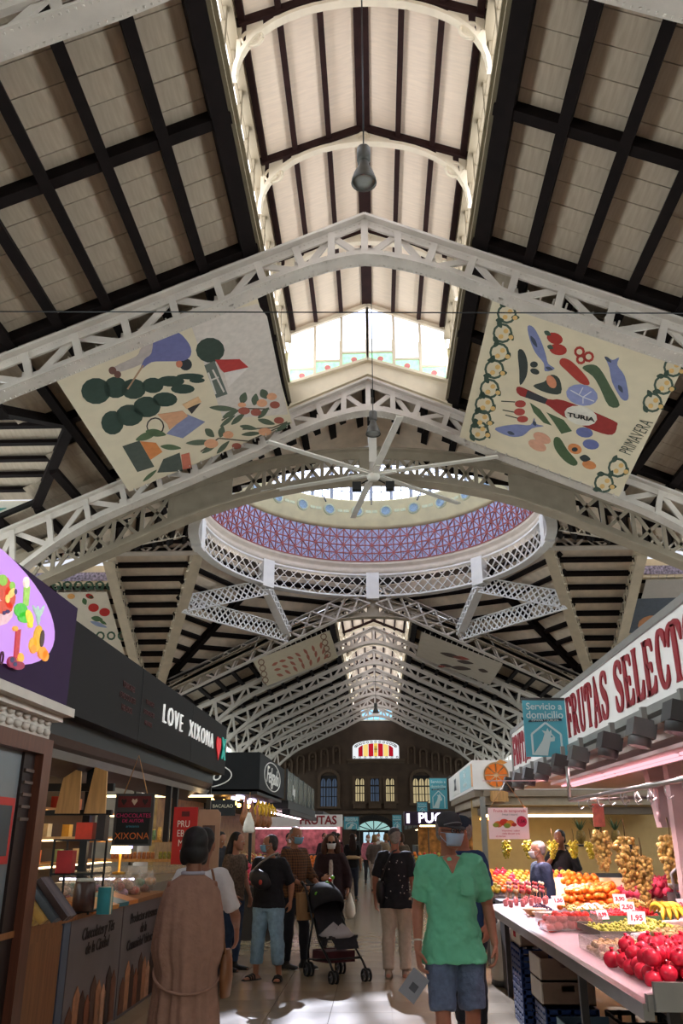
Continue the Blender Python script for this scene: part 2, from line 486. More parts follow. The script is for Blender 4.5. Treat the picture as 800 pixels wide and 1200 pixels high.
for s in (-1, 1):
    for k in range(96):
        x = .1 + k * .085
        for yy in (-.13, .13):
            rv.box((s * x, yy, bchord(x) - .03), (.028, .028, .016))
        rv.box((s * x, -.02, zt(x) - .12), (.026, .04, .026))
ro = tag(rv.build('rivets', M_iron, tr), kind='stuff')
lbls = ['riveted white roof truss crossing the very top corners of the view', 'large white roof truss spanning below the bell lamp, in front of the banners',
        'white roof truss under the glazed lantern gable, behind the two big banners']
ordn = ['first', 'second', 'third', 'fourth', 'fifth', 'sixth']
allT = []
for i, y in enumerate(TY + TYR):
    o = tr if i == 0 else dup(tr)
    o.location = (0, y, 0)
    tag(o, lbls[i] if i < 3 else f'white roof truss of the far nave, {ordn[i - 3]} one behind the dome', None, 'nave roof trusses'); allT.append(o)

def crossing_arch(y, lbl, zt2, zb2, XE):
    t = thing('crossing_arch', lbl, 'truss', (0, y, 0), group='heavy arches carrying the dome')
    for s in (-1, 1):
        xs = [XE * k / 34 for k in range(35)]
        tc, bc, web = MB(), MB(), MB()
        for a, b in zip(xs, xs[1:]):
            tc.beam((s * a, 0, zt2(a)), (s * b, 0, zt2(b)), .42, .05); bc.beam((s * a, 0, zb2(a)), (s * b, 0, zb2(b)), .5, .05)
            tc.beam((s * a, -.02, zt2(a) - .13), (s * b, -.02, zt2(b) - .13), .05, .24); bc.beam((s * a, -.02, zb2(a) + .13), (s * b, -.02, zb2(b) + .13), .05, .24)
            if 3.6 < a * 10.2 / XE < 5.6: web.prism([(s * a, -.02, zb2(a)), (s * b, -.02, zb2(b)), (s * b, -.02, zt2(b)), (s * a, -.02, zt2(a))], (0, .04, 0))
        tc.build('top_chord', M_iron3, t); bc.build('bottom_chord', M_iron3, t); web.build('web_plate', M_iron3, t)
        g = [.25, .8, 1.35, 1.9, 2.45, 3.0, 3.6, 5.6, 6.4, 7.2, 8.0, 8.8, 9.5, 10.1]
        g = [x * XE / 10.2 for x in g]
        for k in range(len(g) - 1):
            a, b = g[k], g[k + 1]
            if 3.5 < a * 10.2 / XE < 5.5: continue
            for (u, v) in ((a, b), (b, a)):
                p = MB(); p.beam((s * u, 0, zt2(u) - .1), (s * v, 0, zb2(v) + .1), .09, .05, up=(0, 1, 0)); p.build('diagonal', M_iron3, t)
            p = MB(); p.beam((s * a, 0, zt2(a)), (s * a, 0, zb2(a)), .1, .06, up=(0, 1, 0)); p.build('post', M_iron3, t)
    p = MB(); p.box((0, -.03, (zt2(0) + zb2(0)) / 2), (.5, .1, zt2(0) - zb2(0))); p.build('king_plate', M_iron3, t)
    return t
def flat_arch(top, k):
    return lambda x: top - k * min(abs(x), 6) ** 2 - max(0, abs(x) - 6) * .47
crossing_arch(20.5, 'cream riveted arch in front of the dome, just behind the ceiling fan', flat_arch(11.33, .036), flat_arch(10.42, .043), 9.6)
crossing_arch(T4Y - .1, 'cream riveted arch below the far side of the dome ring', lambda x: 12.5 - .3 * abs(x) - .015 * x * x, flat_arch(11.5, .048), 10.2)

# ---- general roof facet
def facet(root, pts, pdir, spacing, w=.19, h=.16, off=.3, boards=M_fboard):
    pts = [Vector(p) for p in pts]; n = (pts[1] - pts[0]).cross(pts[2] - pts[0]).normalized()
    if n.z < 0: n = -n
    d = Vector(pdir).normalized(); d = (d - n * d.dot(n)).normalized(); e = n.cross(d)
    m = MB(); m.prism([p + n * .12 for p in pts], n * .08); m.build('roof_boards', boards, root)
    lo = min(p.dot(e) for p in pts); hi = max(p.dot(e) for p in pts)
    t = lo + off
    while t < hi - .05:
        c = clip(clip(pts, e, t - w / 2), -e, -(t + w / 2))
        if len(c) >= 3:
            u = [p.dot(d) for p in c]
            mid = c[0] + e * (t - c[0].dot(e))
            a = mid + d * (min(u) - mid.dot(d)); b = mid + d * (max(u) - mid.dot(d))
            if (b - a).length > .3:
                q = MB(); q.beam(a + n * .01, b + n * .01, w, h, up=n); q.build('purlin', M_dark, root)
        t += spacing
def bar(root, a, b, w=.26, h=.26, nm='rafter', m_=None):
    q = MB(); q.beam(a, b, w, h); q.build(nm, m_ or M_dark, root)
OZ, OR_ = 13.05, 7.45
c45 = math.cos(PI / 4)
for sx in (-1, 1):
    sd = 'left' if sx < 0 else 'right'
    for sy in (-1, 1):
        root = struct('ceiling', f'boarded roof facets in the {"far" if sy > 0 else "near"} {sd} corner of the crossing')
        A = Vector((sx * OR_, CY, OZ)); P = Vector((sx * OR_ * c45, DCY + sy * EY * OR_ * c45, OZ)); C = Vector((0, DCY + sy * EY * OR_, OZ if sy > 0 else 12.6))
        dB = 7.75 if sy > 0 else 11.5
        B = Vector((sx * 10.3, CY + sy * dB, 8.35)); A2 = Vector((sx * 10.9, CY, OZ)); B2 = Vector((sx * 10.9, CY + sy * dB, 8.35))
        facet(root, [A, P, B], P - A, .78); facet(root, [P, C, B], C - P, .78)
        facet(root, [A, B, B2, A2], (1, 0, 0), .78, off=.55)
        bar(root, P - Vector((0, 0, .05)), B, .3, .3)
        if sy < 0: facet(root, [(0, T3Y - .1, 12.95), (sx * 10.4, T3Y - .1, 8.3), B, C], (0, 1, 0), .85)
        # transept slope beyond
        root = struct('ceiling', f'{"far" if sy > 0 else "near"} slope of the {sd} transept roof with dark purlins')
        X2 = sx * 30
        top = CY + sy * 2.0; zt_ = OZ - (OZ - 8.35) * 2.0 / dB
        facet(root, [(sx * 10.9, top, zt_), (X2, top, zt_), (X2, B.y, 8.35), (sx * 10.9, B.y, 8.35)], (1, 0, 0), .9, off=.2)
        for k in range(4):
            x = sx * (13.9 + 3 * k); bar(root, (x, top, zt_), (x, B.y, 8.35), .18, .2)
        # transept lantern side with its tile frieze
        fr = struct('wall_' + ('back' if sy > 0 else 'front'), f'{"far" if sy > 0 else "near"} side of the {sd} transept lantern with tile frieze')
        m = MB(); m.box((sx * 20.4, top + sy * .05, zt_ + .35), (19, .1, .9)); m.box((sx * 20.4, top, zt_ - .02), (19, .3, .09)); m.build('sill_wall', M_cream, fr)
        m = MB(); m.box((sx * 20.4, top - sy * .02, zt_ + .3), (19, .04, .38)); m.build('tile_frieze', mat('pink_blue_frieze', '#9a93ad', .5, .8, 10), fr)
        m = MB(); m.box((sx * 20.4, top + sy * .05, zt_ + 1.4), (19, .02, 1.2)); m.build('pane', M_pane_soft, fr)
    m = MB(); m.box((sx * 20.4, CY, 14.45), (19.2, 4.4, .1)); tag(m.build('ceiling', M_lboard), f'cream boarded top of the {sd} transept lantern', kind='structure')
    m = MB(); m.box((sx * 10.85, CY, 13.7), (.1, 4.2, 1.6)); tag(m.build('wall_end', M_cream), f'cream inner end of the {sd} transept lantern', kind='structure')
    m = MB(); m.box((sx * 30.1, CY, 6), (.2, 15.6, 17)); tag(m.build('wall_side', M_cream), f'plaster end wall of the {sd} transept', kind='structure')

def girder(name, p0, p1, w, h, lbl, group, up=(0, 0, 1), m_=None, diamond=False, n=None):
    """latticed box girder: bottom plate, top plate, lattice on both sides"""
    m_ = m_ or M_iron2
    p0, p1 = Vector(p0), Vector(p1); t = thing(name, lbl, 'girder', p0, group=group)
    d = p1 - p0; L = d.length; dn = d.normalized(); a = dn.cross(Vector(up)).normalized(); b = a.cross(dn)
    q = MB(); q.beam(-b * h / 2, d - b * h / 2, w, .04, up=b); q.build('bottom_plate', m_, t)
    q = MB(); q.beam(b * h / 2, d + b * h / 2, w, .04, up=b); q.build('top_plate', m_, t)
    n = n or max(2, int(L / (h * (1 if not diamond else .8))))
    for s in ((-1, 1) if not diamond else (0,)):
        q = MB(); bw = .06 if diamond else .07
        for k in range(n):
            u0, u1 = dn * (L * k / n), dn * (L * (k + 1) / n)
            o = a * (s * w * .46)
            q.beam(u0 + o - b * h / 2, u1 + o + b * h / 2, .03, bw, up=b); q.beam(u0 + o + b * h / 2, u1 + o - b * h / 2, .03, bw, up=b)
            if diamond:
                um = (u0 + u1) / 2; du = (u1 - u0) / 2
                q.beam(um + o - b * h / 2, um + du + o, .03, bw, up=b); q.beam(um + o - b * h / 2, um - du + o, .03, bw, up=b)
                q.beam(um + o + b * h / 2, um + du + o, .03, bw, up=b); q.beam(um + o + b * h / 2, um - du + o, .03, bw, up=b)
        q.build('lattice', m_, t)
    return t
RB = 12.45
for sx in (-1, 1):
    sd = 'left' if sx < 0 else 'right'
    Bc = Vector((sx * 10.35, CY + 7.6, 8.15))
    girder('hip_girder', (sx * 7.2, CY + .3, 12.75), Bc, .42, .5, f'cream hip girder dropping from the {sd} edge of the dome ring', 'crossing girders')
    girder('transept_girder', (sx * 11.0, CY + .5, 12.5), (sx * 11.0, CY + 7.6, 8.1), .42, .5, f'cream girder down the {sd} transept slope beside the banner', 'crossing girders')
    girder('valley_girder', (sx * .3, CY + 6.95, 12.5), Bc + Vector((sx * -.1, 0, -.2)), .4, .9, f'white trussed girder from the dome ring down to the far {sd} column', 'crossing girders', m_=M_iron)
    P0 = Vector((sx * RR * c45, DCY + EY * RR * c45, RB - .1))
    f1 = Vector((sx * 7.2, CY + .3, 12.75)).lerp(Bc, .34) + Vector((0, 0, -.1)); f2 = Vector((sx * .3, CY + 6.95, 12.3)).lerp(Bc, .38)
    girder('lattice_brace', P0, f1, .14, .7, f'white diamond lattice brace from the ring to the {sd} hip girder', 'crossing braces', m_=M_ringw, diamond=True)
    girder('lattice_brace', f1, f2, .14, .75, f'white diamond lattice brace between the {sd} hip and valley girders', 'crossing braces', m_=M_ringw, diamond=True)
    girder('ring_strut', P0, f2, .4, .35, f'white strut below the {sd} diagonal post of the dome ring', 'crossing braces', m_=M_ringw)
    girder('ridge_girder', (sx * 7.1, CY, 13.0), (sx * 12.5, CY, 13.0), .5, 1.0, f'white lattice girder running out from the {sd} side of the dome ring', 'crossing girders', m_=M_iron)
    girder('front_brace', (sx * 7.4, CY - 1, 13.2), (sx * 10.2, CY - 11, 8.6), .4, .5, f'cream hip girder on the near {sd} side of the dome', 'crossing girders')

# ---- dome: lattice ring, mosaic drum, windows, cap
dm = struct('ceiling', 'domed drum over the crossing with mosaic band and ring of windows'); dm.scale = (1, EY, 1); dm.location = (0, DCY - EY * CY, 0)

def ringbox(mb, r, z, w, h, n=96):
    mb.lathe([(r - w / 2, z - h / 2), (r + w / 2, z - h / 2), (r + w / 2, z + h / 2), (r - w / 2, z + h / 2), (r - w / 2, z - h / 2)], n, (0, CY, 0), smooth=False)
ring = thing('dome_ring', 'white diamond-lattice ring girder around the foot of the dome', 'ring girder', (0, DCY, 0)); ring.scale = (1, EY, 1)
q = MB(); q.lathe([(RR - .2, 12.42), (RR + .2, 12.42), (RR + .2, 12.5), (RR - .2, 12.5), (RR - .2, 12.42)], 96, smooth=False); q.build('bottom_flange', M_ringw, ring)
q = MB(); q.lathe([(RR - .15, 13.5), (RR + .25, 13.5), (RR + .25, 13.58), (RR - .15, 13.58), (RR - .15, 13.5)], 96, smooth=False); q.build('top_flange', M_ringw, ring)
for k in range(8):
    a0 = k * PI / 4
    q = MB(); nd = 11; da = PI / 4 / nd
    for j in range(nd):
        for e in (1, -1):
            u0 = a0 + da * (j + .5)
            p3 = [Vector((RR * math.cos(u0 + e * da * f), RR * math.sin(u0 + e * da * f), 12.48 + 1.04 * (f + 1) / 2)) for f in (-1, 0, 1)]
            for p, r_ in zip(p3, p3[1:]): q.beam(p, r_, .03, .06, up=(math.cos(a0), math.sin(a0), 0))
    q.build('lattice', M_ringw, ring)
    q = MB(); q.box((RR * math.cos(a0), RR * math.sin(a0), 12.98), (.4, .62, 1.3), rz=a0); q.build('ring_post', M_ringw, ring)
M_mould = mat('cream_stone_moulding', '#cfc2b2', .7, .08, 3)
q = MB(); q.lathe([(7.30, 13.58), (6.85, 13.6), (6.77, 13.75), (6.97, 13.85), (6.97, 13.98), (6.83, 14.05), (6.83, 14.2), (7.15, 14.22), (7.15, 16.3)], 96, (0, CY, 0)); q.build('lower_cornice', M_mould, dm)
q = MB(); q.lathe([(7.15, 15.82), (6.60, 15.84), (6.45, 15.95), (6.45, 16.08), (6.27, 16.2), (6.29, 17.0), (6.17, 17.08), (6.17, 17.16), (6.50, 17.2)], 96, (0, CY, 0)); q.build('upper_cornice', mat('drum_plaster', '#d9d0a8', .7, .08, 2), dm)
M_mos = mat('blue_white_mosaic', '#a3abd0', .4, .6, 14); M_red = mat('red_mosaic_rib', '#a0504c', .5, .2, 12)
NS = 60; tile0 = {}
for k in range(NS):
    a = 2 * PI * (k + .5) / NS
    for row in range(2):
        za, zc = 14.22 + .8 * row, 14.22 + .8 * (row + 1)
        ra, rb = (6.83, 6.75, 6.67)[row], (6.83, 6.75, 6.67)[row + 1]
        if row not in tile0:
            wa, wb_ = ra * math.tan(PI / NS), rb * math.tan(PI / NS)
            t = MB(); t.prism([(ra, -wa, za), (ra, wa, za), (rb, wb_, zc), (rb, -wb_, zc)], (.06, 0, 0))
            o = t.build('mosaic_tile', M_mos, dm, (0, CY, 0), a)
            r = MB()
            for (y0_, z0_, r0_, y1_, z1_, r1_) in ((-wa, za, ra, wb_, zc, rb), (wa, za, ra, -wb_, zc, rb), (-wa, za, ra, wa, za, ra), (-wa, za, ra, -wb_, zc, rb), (0, za, ra, 0, zc, rb), (-wa, (za + zc) / 2, (ra + rb) / 2, wa, (za + zc) / 2, (ra + rb) / 2)):
                r.beam((r0_ - .02, y0_, z0_), (r1_ - .02, y1_, z1_), .04, .04, up=(1, 0, 0))
            r.build('mosaic_rib', M_red, o)
            tile0[row] = o
        else: dup(tile0[row], dm, (0, CY, 0), a)
M_med = mat('blue_medallion', '#7f98ad', .4, .3, 20); M_med2 = mat('medallion_rim', '#b8bfa0', .5, .2, 20)
md0 = None
for k in range(28):
    a = 2 * PI * (k + .5) / 28
    if md0 is None:
        t = MB(); Mx = Matrix.Rotation(-PI / 2, 3, 'Y')
        t.lathe([(0, 0), (.18, .0), (.22, .03)], 14, (6.23, 0, 16.6), Mx); md0 = t.build('medallion', M_med, dm, (0, CY, 0), a)
        t = MB(); t.lathe([(.22, .0), (.29, .03), (.31, -.02)], 14, (6.23, 0, 16.6), Mx); 
        for s in (-1, 1): t.box((6.25, s * .55, 16.6), (.03, .26, .14))
        t.build('medallion_rim', M_med2, md0)
    else: dup(md0, dm, (0, CY, 0), a)
NW = 40; wp0 = None
for k in range(NW):
    a = 2 * PI * (k + .5) / NW
    if wp0 is None:
        w2 = 6.40 * math.tan(PI / NW)
        t = MB(); t.box((6.43, 0, 18.8), (.02, w2 * 2, 3.2)); wp0 = t.build('drum_window_pane', M_pane_dome, dm, (0, CY, 0), a)
        t = MB(); t.box((6.35, w2, 18.8), (.1, .17, 3.2)); t.box((6.35, 0, 18.8), (.06, .05, 3.2))
        for z in (17.7, 18.3, 19.0, 19.6): t.box((6.37, 0, z), (.05, w2 * 2, .04))
        t.build('drum_mullion', mat('drum_window_bars', '#8f98a8', .5, .05), wp0)
    else: dup(wp0, dm, (0, CY, 0), a)
q = MB(); q.lathe([(6.55, 20.3), (6.35, 20.4)] + [(6.35 * math.cos(PI / 2 * k / 10), 20.6 + 5.55 * math.sin(PI / 2 * k / 10)) for k in range(11)], 64, (0, CY, 0)); q.build('dome_shell', M_cream, dm)
q = MB()
for k in range(16):
    a = 2 * PI * k / 16; q.beam((6.17 * math.cos(a), CY + 6.17 * math.sin(a), 17.25), (5.75 * math.cos(a), CY + 5.75 * math.sin(a), 16.75), .05, .05)
ob = MB(); ob.lathe([(5.45, 17.28), (5.55, 17.28), (5.55, 17.34), (5.45, 17.34), (5.45, 17.28)], 64, (0, CY, 0)); 
q.build('floodlight_bracket', mat('black_metal', '#1a1a1c', .5, 0), dm)
# flat roof collar around the ring, closing the gap between ring and facets
q = MB(); q.lathe([(RR + .1, 13.55), (8.2, 13.45)], 64, (0, CY, 0)); q.lathe([(RR + .1, 13.6), (8.2, 13.5)], 64, (0, CY, 0)); q.build('ring_collar', M_dark, dm)

# ---- transverse dormer in the left slope between the banner trusses
dr = struct('ceiling', 'pale boarded dormer cut into the left roof slope beside the farmer banner')
xe = -11.3; ex = -8.1
for e in (-1, 1):
    facet(dr, [(-6.4, DY, DZ), (xe, DY, DZ), (xe, DY + e * 2.74, DZ - DS * 2.74), (ex, DY + e * 2.74, DZ - DS * 2.74)], (1, 0, 0), .55, .11, .1, off=.1, boards=M_board)
    bar(dr, (-6.4, DY, DZ - .05), (ex, DY + e * 2.74, DZ - DS * 2.74 - .05), .22, .2)
    z1 = DZ - DS * 2.74
    m = MB(); m.prism([(ex, DY + e * 2.8, z1 + .1), (xe, DY + e * 2.8, z1 + .1), (xe, DY + e * 2.8, zb(xe))], (0, e * .1, 0)); o = m.build('cheek_wall', mat('white_tile_border', '#d8d4c8', .5, .05), dr)
    m = MB(); y_ = DY + e * 2.76; m.prism([(ex - .75, y_, z1 - .1), (xe + .1, y_, z1 - .1), (xe + .1, y_, zb(xe) + .35)], (0, e * .03, 0)); m.build('teal_tile_field', mat('teal_tile', '#4f8f86', .4, .1), o)
    m = MB(); Mx = Matrix.Rotation(PI / 2, 3, 'X')
    for i in range(5):
        for j in range(3):
            x, z = ex - 1.25 - .42 * i, z1 - .24 - .26 * j
            if z > zb(x) + .35: m.lathe([(0, 0), (.09, 0)], 8, (x, y_ - .01, z), Mx, sy=1)
    m.build('fruit_print', mat('orange_tile', '#d08a4c', .4, .1), o)
m = MB(); m.box((-11.0, DY, 8.9), (.05, 5.5, 2.0)); m.build('dormer_glow_pane', M_pane_soft, dr)  # glow pane added out of view to light the dormer boards
# ================================================================== outer walls
M_stone = mat('brown_sandstone', '#4c3c30', .85, .18, 1.2)
M_stone2 = mat('pale_brown_stone', '#594738', .85, .15, 2)
M_plast = mat('grey_plaster', '#8c8376', .85, .1, 1.5)
M_teal = pane_mat('teal_stained_glass', '#3f8f86', 3.0, .2)
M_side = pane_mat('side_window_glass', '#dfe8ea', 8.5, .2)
M_side_far = pane_mat('dimmed_side_window_glass', '#dfe8ea', 3.2, .2)  # same side glass, glow lowered to keep the far trusses darker
# side walls of the nave with their high windows
for s in (-1, 1):
    sd = 'left' if s < 0 else 'right'
    for (y0, y1, tag_) in ((YB, 20.8, 'near'), (40.0, YE, 'far')):
        w = struct('wall_' + sd, f'{sd} wall of the {tag_} nave with high stained windows')
        m = MB(); m.box((s * 10.9, (y0 + y1) / 2, 2.35), (.3, y1 - y0, 4.7)); m.box((s * 10.9, (y0 + y1) / 2, 7.95), (.3, y1 - y0, .5)); m.build('wall_face', M_plast, w)
        n = int((y1 - y0) / 3); st = (y1 - y0) / n
        for k in range(n):
            yc = y0 + st * (k + .5)
            p = MB(); p.box((s * 10.85, yc, 6.2), (.03, st - .3, 3.0)); o = p.build('window_pane', M_side if tag_ == 'near' else M_side_far, w)
            f = MB(); f.box((s * 10.8, yc - st / 2, 6.2), (.3, .3, 3.0)); 
            for q_ in (-.33, 0, .33): f.box((s * 10.8, yc + q_ * st * .75, 6.2), (.08, .07, 3.0))
            for z in (5.4, 6.6): f.box((s * 10.8, yc, z), (.08, st, .07))
            f.build('window_frame', M_iron, o)
            g = MB()
            for q_ in range(4):
                for z in (5.05, 7.2): g.box((s * 10.79, yc + (q_ - 1.5) * st * .22, z), (.02, .34, .36))
            g.build('stained_ornament', M_teal, o)
# far end wall
M_stain = {}
ew = struct('wall_end', 'brown stone end wall of the hall with tall windows')
Y = YE
def wz(px, py): return at_y(px, py, Y - .2)
m = MB(); m.prism([(-10.9, Y, 0), (10.9, Y, 0), (10.9, Y, 8.2), (2.1, Y, 12.0), (2.1, Y, 14.8), (-2.1, Y, 14.8), (-2.1, Y, 12.0), (-10.9, Y, 8.2)], (0, .3, 0)); m.build('gable_wall', M_stone, ew)
M_wlit = emit_mat('warm_lit_glass', '#cbb98d', .55); M_wblue = emit_mat('cool_glass', '#6c7f9a', .22); M_frame = mat('dark_window_frame', '#241f1e', .7, .1)
def rect(px0, py0, px1, py1):
    a, b = wz(px0, py1), wz(px1, py0); return a.x, a.z, b.x, b.z
def far_window(n, px0, py0, px1, py1, pm, lbl, lights=2, arch=True):
    x0, z0, x1, z1 = rect(px0, py0, px1, py1)
    w = tag(empty(f'window_{n}', ((x0 + x1) / 2, Y - .02, z0)), lbl, kind='structure')
    W, H = x1 - x0, z1 - z0
    sur = MB()
    sur.box((-W / 2 - .12, -.1, H / 2), (.24, .25, H)); sur.box((W / 2 + .12, -.1, H / 2), (.24, .25, H)); sur.box((0, -.12, -.1), (W + .7, .35, .2))
    if arch:
        for k in range(12):
            a0, a1 = PI * k / 12, PI * (k + 1) / 12; r = W / 2 + .12
            sur.beam((r * math.cos(a0), -.1, H + r * .75 * math.sin(a0)), (r * math.cos(a1), -.1, H + r * .75 * math.sin(a1)), .25, .26, up=(0, 0, 1))
    else: sur.box((0, -.1, H + .1), (W + .5, .3, .22))
    sur.build('window_surround', M_stone2, w)
    lw = W / lights
    for k in range(lights):
        xc = -W / 2 + lw * (k + .5)
        p = MB(); pts = [(xc - lw * .42, -.03, 0), (xc + lw * .42, -.03, 0), (xc + lw * .42, -.03, H * .8)] + [(xc + lw * .42 * math.cos(PI * j / 8), -.03, H * .8 + H * .2 * math.sin(PI * j / 8)) for j in range(1, 8)] + [(xc - lw * .42, -.03, H * .8)]
        p.prism(pts, (0, .02, 0)); p.build('pane', pm, w)
        fr = MB(); fr.box((xc + lw / 2, -.06, H / 2), (.1, .08, H)); fr.box((xc, -.05, H * .68), (lw, .05, .12)); fr.box((xc, -.05, H * .35), (lw, .04, .06)); fr.box((xc, -.05, H * .5), (.05, .04, H)); fr.build('window_bar', M_frame, w)
    bk = MB(); bk.box((0, -.01, H / 2 + .1), (W, .02, H + .3)); bk.build('window_backing', M_frame, w)
    return w
far_window(2, 416, 912, 427, 939, M_wlit, 'left of the three slim upright windows in the end wall', arch=False)
far_window(3, 434, 912, 444, 939, M_wblue, 'middle of the three slim upright windows in the end wall', arch=False)
far_window(4, 452, 912, 462, 939, M_wlit, 'right of the three slim upright windows in the end wall', arch=False)
far_window(5, 375, 912, 395, 945, M_wblue, 'arched triple window with bluish glass left in the end wall', 3)
far_window(6, 484, 912, 504, 941, M_wlit, 'arched triple window with pale glass right in the end wall', 3)
# stained glass fanlight
x0, z0, x1, z1 = rect(413, 867, 467, 889)
w = tag(empty('window_7', ((x0 + x1) / 2, Y - .1, z0)), 'flat-arched stained window striped red and yellow in the end gable', kind='structure')
W, H = x1 - x0, z1 - z0
def archz(x, W, H): return H * (.62 + .38 * math.sqrt(max(0, 1 - (2 * x / W) ** 2)))
m = MB(); m.prism([(-W / 2, 0, 0), (W / 2, 0, 0)] + [(W / 2 * math.cos(PI * k / 20), 0, archz(W / 2 * math.cos(PI * k / 20), W, H)) for k in range(21)], (0, .05, 0)); m.build('white_tracery', emit_mat('white_tracery_glass', '#d9dde0', .9), w)
cols = ['#8f1420', '#d8b96a', '#a01824', '#d8b050', '#a01824', '#d8b96a', '#8f1420']
iw, ih = W * .76, H * .82
ws = [.9, 1, 1, .8, 1, 1, .9]; tot = sum(ws); xx = -iw / 2
for c, wd in zip(cols, ws):
    xa, xb = xx, xx + iw * wd / tot; xx = xb
    m = MB(); m.prism([(xa + .02, -.03, H * .12), (xb - .02, -.03, H * .12), (xb - .02, -.03, archz(xb * .98, iw, ih)), ((xa + xb) / 2, -.03, archz((xa + xb) / 2, iw, ih)), (xa + .02, -.03, archz(xa * .98, iw, ih))], (0, .02, 0))
    m.build('stained_pane', emit_mat('stained_' + c[1:], c, 1.0), w)
m = MB()
for k in range(9):
    x = -W * .46 + W * .92 * k / 8
    m.tube([(x + .09 * math.cos(q * PI / 4), -.02, .13 + .08 * math.sin(q * PI / 4)) for q in range(9)], .022, 4)
for k in range(15):
    a = PI * (k + .5) / 15; x = W * .435 * math.cos(a); z = archz(x, W * .9, H * .92) - .02
    m.tube([(x + .1 * math.cos(q * PI / 4), -.02, z + .09 * math.sin(q * PI / 4)) for q in range(9)], .025, 4)
for z, x in ((.45, .03), (.45, -.03)): m.box((x * 2.2, -.05, H * .5), (.05, .03, H * .34))
m.box((0, -.05, H * .5), (.3, .03, .06))
m.build('lead_tracery', M_frame, w)
m = MB(); m.box((0, -.15, -.12), (W + 1.0, .5, .2)); m.build('window_sill', M_stone2, w)
# second blue lantern light above it
x0, z0, x1, z1 = rect(423, 831, 459, 844)
w = tag(empty('window_8', ((x0 + x1) / 2, Y - .1, z0)), 'small pale blue window high in the far lantern gable', kind='structure')
m = MB(); m.box((0, 0, (z1 - z0) / 2), (x1 - x0, .03, z1 - z0)); m.build('pane', pane_mat('sky_blue_glass', '#8cc8ee', 1.1, .2), w)
m = MB()
for k in range(6): m.box(((x1 - x0) * (k / 5 - .5), -.04, (z1 - z0) / 2), (.08, .05, z1 - z0))
m.box((0, -.04, 0), (x1 - x0, .06, .1)); m.box((0, -.04, z1 - z0), (x1 - x0, .06, .1)); m.build('window_frame', M_cream, w)
# blind arcade climbing the gable
for s in (-1, 1):
    for k in range(7):
        px, py = (438 + s * (44 + 14 * k), 882 + 4.0 * k)
        p = wz(px, py); a = MB()
        a.box((-.3, -.1, .5), (.14, .2, 1.3)); a.box((.3, -.1, .5), (.14, .2, 1.3))
        for j in range(8): a.beam((.3 * math.cos(PI * j / 8), -.1, 1.15 + .3 * math.sin(PI * j / 8)), (.3 * math.cos(PI * (j + 1) / 8), -.1, 1.15 + .3 * math.sin(PI * (j + 1) / 8)), .2, .14)
        a.lathe([(0, 0), (.16, 0), (.16, .05)], 10, (0, -.02, 1.0), Matrix.Rotation(PI / 2, 3, 'X'))
        a.build('blind_arch', M_stone2, ew, (p.x, Y, p.z - .8))
# string course, balconies and door
zc = wz(437, 952).z
m = MB(); m.box((0, Y - .1, zc), (21, .25, .25)); m.box((0, Y - .1, wz(437, 893).z), (5.2, .2, .2)); m.build('string_course', M_stone2, ew)
for px in (421, 439, 457):
    p = wz(px, 944); m = MB(); m.box((0, -.15, 0), (1.1, .3, .5)); m.box((0, -.18, .28), (1.3, .4, .1)); m.build('balcony', M_stone2, ew, (p.x, Y, p.z))
d = tag(empty('door_1', (wz(438, 985).x, Y - .05, 0)), 'arched glazed entrance door at the far end', kind='structure')
hw = (wz(458, 980).x - wz(418, 980).x) / 2; zt1 = wz(438, 962).z; zt0 = wz(438, 974).z
m = MB(); m.prism([(-hw, 0, zt0), (hw, 0, zt0)] + [(hw * math.cos(PI * k / 12), 0, zt0 + (zt1 - zt0) * math.sin(PI * k / 12)) for k in range(1, 12)], (0, .03, 0)); m.build('fanlight', emit_mat('fanlight_glass', '#9cc7c2', .7), d)
m = MB(); m.box((0, .0, zt0 / 2), (hw * 1.3, .03, zt0)); m.build('door_glass', emit_mat('door_daylight', '#a9c9d8', .9), d)
m = MB()
for k in range(7):
    a = PI * k / 6; m.beam((0, -.04, zt0), (hw * math.cos(a), -.04, zt0 + (zt1 - zt0) * math.sin(a)), .06, .08)
m.box((0, -.05, zt0), (hw * 2, .1, .18))
for x in (-1, -.65, -.3, 0, .3, .65, 1): m.box((x * hw, -.04, zt0 / 2), (.1, .08, zt0))
m.box((-hw * .82, -.02, zt0 / 2), (hw * .35, .06, zt0)); m.box((hw * .82, -.02, zt0 / 2), (hw * .35, .06, zt0))
for k in range(12):
    a0, a1 = PI * k / 12, PI * (k + 1) / 12; r = hw + .3
    m.beam((r * math.cos(a0), -.1, zt0 + (zt1 - zt0 + .3) * math.sin(a0)), (r * math.cos(a1), -.1, zt0 + (zt1 - zt0 + .3) * math.sin(a1)), .3, .4)
m.build('door_frame', M_frame, d)
# back wall behind the viewer with a glow pane added for fill light
bw = struct('wall_front', 'plaster wall behind the viewer with an added glow pane')
m = MB(); m.prism([(-10.9, YB, 0), (10.9, YB, 0), (10.9, YB, 8.2), (2.1, YB, 12.0), (2.1, YB, 14.8), (-2.1, YB, 14.8), (-2.1, YB, 12.0), (-10.9, YB, 8.2)], (0, -.3, 0)); m.build('wall_face', M_plast, bw)
m = MB(); m.box((0, YB + .03, 3.2), (9, .03, 5.6)); m.build('fill_glow_pane', pane_mat('fill_glow_glass', '#dfe8ea', .2, .2), bw)

